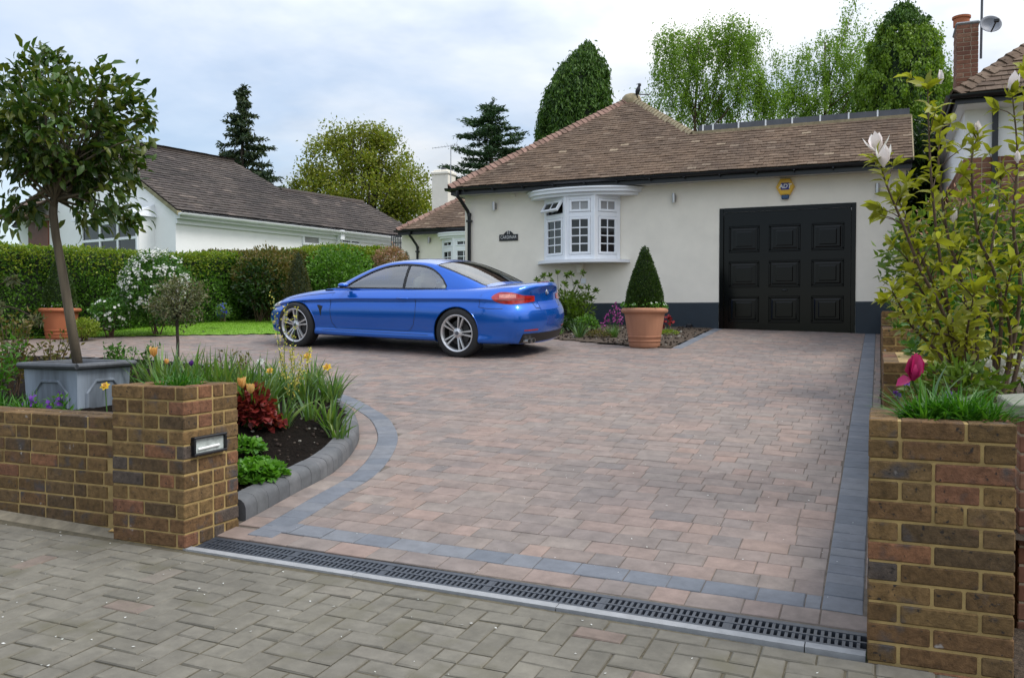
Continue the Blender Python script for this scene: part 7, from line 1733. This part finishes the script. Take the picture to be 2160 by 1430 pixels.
# spring oak
d = 46; b = ground_at(765, d); T = thing('oak_tree', 'broad yellow-green spring oak between the two bungalows', 'tree', b); sc_ = d/FPX; cs = []
cen = np.array(at_d(762, 410, d))
for x, y, r_, dz in ((660, 400, 52, 0), (700, 345, 55, .8), (758, 322, 50, -.5), (822, 345, 55, .4), (862, 402, 46, -.6), (700, 425, 68, -1), (782, 405, 78, -1), (852, 452, 44, .3), (650, 448, 38, -.3), (765, 470, 72, -.8), (802, 298, 28, 0), (716, 298, 28, .3), (690, 480, 60, 0), (820, 480, 50, 0)):
    for k in range(int(r_*.42)):
        dr = rdir(1)[0]; cs.append(np.array(at_d(x, y, d+dz))+dr*r_*sc_*U(.75, 1.05))
for x, y in ((715, 285), (795, 290), (850, 330), (640, 360), (885, 390), (900, 420), (625, 400), (760, 282), (690, 310), (870, 445), (815, 300)): cs.append(np.array(at_d(x, y, d+U(-1, 1))))
lim = [(b+np.array((0, 0, 2.6)), c_, .10) for c_ in cs[::5]]; trunk_of(T, b, cen, .3, 'bark_d', lim); put('crown', [clumps(cs, 34000, .27, .16, .10, .1, cen, .3)], G['oak'], T)
# birches
def birch(label, px, d, ytop, yb, width, n_str, seed_pts, n_per=54, mat='birch', top=None):
    b = ground_at(px, d); sc_ = d/FPX; T = thing('birch_tree', label, 'tree', b, 'birches behind the garage roof'); cs = []; lim = []
    topp = np.array(at_d(px+U(-5, 5), ytop+20, d))
    for x, y, w in seed_pts:
        c_ = np.array(at_d(x, y, d+U(-.8, .8))); lim.append((b+(topp-b)*min(.93, max(.35, (668-y-95)/(668-ytop)*.9)), c_, .028))
        for k in range(int(n_str*w)): cs.append(c_+rng.normal(size=3)*np.array((width, width, .30)))
    trunk_of(T, b, topp, .10, 'twig', lim); put('crown', [strands(cs, n_per, 1.1, .092, .056, .05), clumps([c_ for c_ in cs[::3]], len(cs)*26, .2, .092, .056, 0)], G[mat], T)
birch('loose weeping birch with hanging sprays just right of the roof peak', 1470, 36, 60, 280, .34, 22, [(1400, 90, .5), (1395, 140, .7), (1420, 100, 1), (1450, 110, 1.2), (1480, 90, 1), (1470, 150, 1), (1430, 160, 1), (1510, 80, .9), (1540, 75, 1), (1560, 65, .8), (1580, 85, .7), (1530, 120, 1.2), (1570, 120, 1), (1440, 210, 1), (1500, 200, 1.2), (1560, 180, 1.2), (1410, 200, .6), (1600, 170, .8), (1625, 150, .5), (1620, 190, 1), (1600, 220, 1.2), (1540, 230, 1.2), (1480, 235, .8), (1375, 215, .4), (1360, 230, .3)])
birch('airy birch between the weeping birch and the climber-clad tree', 1740, 37, 70, 270, .36, 20, [(1690, 130, .4), (1720, 105, .5), (1745, 75, .5), (1770, 80, .6), (1790, 45, .3), (1800, 20, .2), (1700, 165, .8), (1740, 140, 1), (1780, 120, 1.2), (1720, 200, 1.3), (1760, 190, 1.3), (1800, 180, 1.2), (1680, 215, .8), (1820, 130, .8), (1700, 235, 1.1), (1770, 235, 1.2), (1660, 240, .5), (1650, 200, .3), (1835, 60, .3), (1950, 70, .3), (1975, 120, .4), (1990, 150, .4)])
# climber-clad conifer
d = 33; b = ground_at(1915, d); T = thing('climber_clad_tree', 'tall conical tree cloaked in bright climber leaves beside the brick chimney', 'tree', b); sc_ = d/FPX
hw_f = interp([4, 30, 60, 100, 150, 200, 260, 400, 668], [.12, .62, .95, 1.2, 1.45, 1.65, 1.8, 1.9, 1.9]); xc_f = interp([4, 60, 150, 260, 668], [1905, 1908, 1905, 1910, 1910]); tops = []; tops2 = []
for k in range(1050):
    y = 6+(330-6)*U(0, 1)**1.05; a = U(0, 2*PI); c0_ = np.array(at_d(xc_f(y), y, d)); r_ = hw_f(y)*U(.7, 1.12); q = c0_+np.array((math.cos(a)*r_, math.sin(a)*r_*.9, 0)); (tops2 if y < 55 or U(0, 1) < .15 else tops).append(q)
trunk_of(T, b, at_d(1905, 30, d), .2, 'bark_d'); put('crown', [strands(tops, 44, .5, .13, .075, .08)], G['climber'], T); put('crown', [strands(tops2, 30, .5, .14, .06, .06)], G['cypress'], T)
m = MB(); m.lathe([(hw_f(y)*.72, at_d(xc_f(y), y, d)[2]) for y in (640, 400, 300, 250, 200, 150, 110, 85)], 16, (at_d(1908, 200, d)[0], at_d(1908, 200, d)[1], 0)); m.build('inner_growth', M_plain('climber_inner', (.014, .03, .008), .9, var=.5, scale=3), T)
# dark evergreen between garage and brick house
o, c = shrub('dark_evergreen', 'dark evergreen filling the gap between garage and brick house', 'shrub', 1950, 390, 16.6, (.34, .8, 1.35), 5200, .09, .04, G['laurel'], zb=1.2)
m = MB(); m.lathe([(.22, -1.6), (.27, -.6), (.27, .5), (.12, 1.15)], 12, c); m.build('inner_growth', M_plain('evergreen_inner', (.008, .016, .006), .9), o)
# far low trees closing the horizon
for k, (px, d, w, h, lab) in enumerate(((600, 52, 3.0, 1.6, 'low brownish shrubbery behind the white bungalow ridge'), (880, 50, 1.6, 2.6, 'green bush below the oak next to the cream chimney'))):
    b = ground_at(px, d); o, c = shrub('background_bush', lab, 'shrub', px, 452 if k == 0 else 470, d, (w, 1.5, h), 2600, .16, .09, G['copper' if k == 0 else 'oak'], zb=b[2])
# fallen petals and litter on the paving
m = MB()
for k in range(330):
    if U(0, 1) < .6: x, y = U(-4.5, .6), U(1.6, 3.4)
    else: x, y = U(-3.2, -.1), U(3.7, 9)
    s_ = U(.003, .008); z = gz(x, y)+.002; a = U(0, PI); m.add([(x+s_*math.cos(a+t)*(1 if j % 2 else .6), y+s_*math.sin(a+t)*(1 if j % 2 else .6), z+U(.001, .004)) for j, t in enumerate((0, PI/2, PI, 3*PI/2))], [(0, 1, 2, 3)])
tag(m.build('fallen_petals', G['white_fl']), kind='stuff')
p = on_g(234, 1122); V, F = leafV([(p[0], p[1]-.02, p[2]+.01)], [[1, -.1, .1]], .055, .03, N=[[0, -.3, 1]], cup=.3); o = np_mesh('fallen_leaf', V, F, G['peach_fl']); tag(o, 'orange-brown dead leaf lying at the foot of the pier', 'leaf')
# ---------- camera, light, sky ----------
cam = bpy.data.cameras.new('camera'); co = bpy.data.objects.new('camera', cam); COL.objects.link(co)
cam.sensor_width = 36; cam.lens = FPX/2160*36; cam.clip_start = .05; cam.clip_end = 2000
co.location = (0, 0, CAMZ); co.rotation_euler = (PI/2-PITCH, 0, YAW); S.camera = co
SUN_EL, SUN_AZ = R(55), R(88)       # azimuth measured from +Y towards +X
sd = Vector((math.sin(SUN_AZ)*math.cos(SUN_EL), math.cos(SUN_AZ)*math.cos(SUN_EL), math.sin(SUN_EL)))
sl = bpy.data.lights.new('sun', 'SUN'); so = bpy.data.objects.new('sun', sl); COL.objects.link(so)
sl.energy = 1.15; sl.angle = R(20); sl.color = (1, .96, .9)
so.rotation_euler = sd.to_track_quat('Z', 'Y').to_euler()
W = bpy.data.worlds.new('World'); S.world = W; W.use_nodes = True; nt = W.node_tree
bg = nt.nodes['Background']
sky = nt.nodes.new('ShaderNodeTexSky'); sky.sky_type = 'NISHITA'; sky.sun_disc = False
sky.sun_elevation = SUN_EL; sky.sun_rotation = SUN_AZ; sky.air_density = 1.0; sky.dust_density = .6; sky.ozone_density = 2.0
nt.links.new(sky.outputs[0], bg.inputs['Color']); bg.inputs['Strength'].default_value = .10
tc = nt.nodes.new('ShaderNodeTexCoord'); mp = nt.nodes.new('ShaderNodeMapping')
sep = nt.nodes.new('ShaderNodeSeparateXYZ'); nt.links.new(tc.outputs['Generated'], sep.inputs[0])
# project the direction on a cloud plane so clouds flatten towards the horizon
mz = nt.nodes.new('ShaderNodeMath'); mz.operation = 'ADD'; mz.inputs[1].default_value = .22; nt.links.new(sep.outputs['Z'], mz.inputs[0])
mx = nt.nodes.new('ShaderNodeMath'); mx.operation = 'MAXIMUM'; mx.inputs[1].default_value = .05; nt.links.new(mz.outputs[0], mx.inputs[0])
dv = nt.nodes.new('ShaderNodeVectorMath'); dv.operation = 'DIVIDE'; cb = nt.nodes.new('ShaderNodeCombineXYZ')
for k in range(3): nt.links.new(mx.outputs[0], cb.inputs[k])
nt.links.new(tc.outputs['Generated'], dv.inputs[0]); nt.links.new(cb.outputs[0], dv.inputs[1])
nt.links.new(dv.outputs[0], mp.inputs['Vector']); mp.inputs['Location'].default_value = CLOUD_LOC
n1 = noise(nt, 1.0, 6, .52, vec=mp.outputs[0]); n1.inputs['Distortion'].default_value = .4
n2 = noise(nt, 1.9, 5, .55, vec=mp.outputs[0])
# thicker, whiter cloud towards the right of the view, open blue to the left
cr_ = nt.nodes.new('ShaderNodeVectorMath'); cr_.operation = 'DOT_PRODUCT'; nt.links.new(tc.outputs['Generated'], cr_.inputs[0]); cr_.inputs[1].default_value = (.80, .34, -.45)
ma = nt.nodes.new('ShaderNodeMath'); ma.operation = 'MULTIPLY_ADD'; ma.inputs[1].default_value = .42; nt.links.new(cr_.outputs['Value'], ma.inputs[0]); nt.links.new(n1.outputs['Fac'], ma.inputs[2])
cov = ramp(nt, ma.outputs[0], [(.34, gray(.48)), (.58, gray(1))])
shade = ramp(nt, n2.outputs['Fac'], [(.32, (.58, .65, .76)), (.50, (.82, .86, .91)), (.68, (1.0, 1.0, 1.0))])
bg2 = nt.nodes.new('ShaderNodeBackground'); nt.links.new(shade.outputs['Color'], bg2.inputs['Color']); 
el = nt.nodes.new('ShaderNodeMath'); el.operation = 'MAXIMUM'; el.inputs[1].default_value = 0; nt.links.new(sep.outputs['Z'], el.inputs[0])
el2 = nt.nodes.new('ShaderNodeMath'); el2.operation = 'MULTIPLY_ADD'; el2.inputs[1].default_value = 1.3; el2.inputs[2].default_value = .285; nt.links.new(el.outputs[0], el2.inputs[0])
nt.links.new(el2.outputs[0], bg2.inputs['Strength'])     # an overcast sky is brightest overhead
ms = nt.nodes.new('ShaderNodeMixShader'); nt.links.new(cov.outputs['Color'], ms.inputs['Fac'])
nt.links.new(bg.outputs[0], ms.inputs[1]); nt.links.new(bg2.outputs[0], ms.inputs[2])
nt.links.new(ms.outputs[0], nt.nodes['World Output'].inputs['Surface'])
S.view_settings.view_transform = 'Standard'; S.view_settings.look = 'None'; S.view_settings.exposure = EXPOSURE; S.view_settings.gamma = 1
S.render.engine = 'CYCLES'; S.cycles.max_bounces = 6; S.cycles.transparent_max_bounces = 8
S.cycles.use_adaptive_sampling = True; S.cycles.use_denoising = True; S.cycles.sample_clamp_indirect = 6
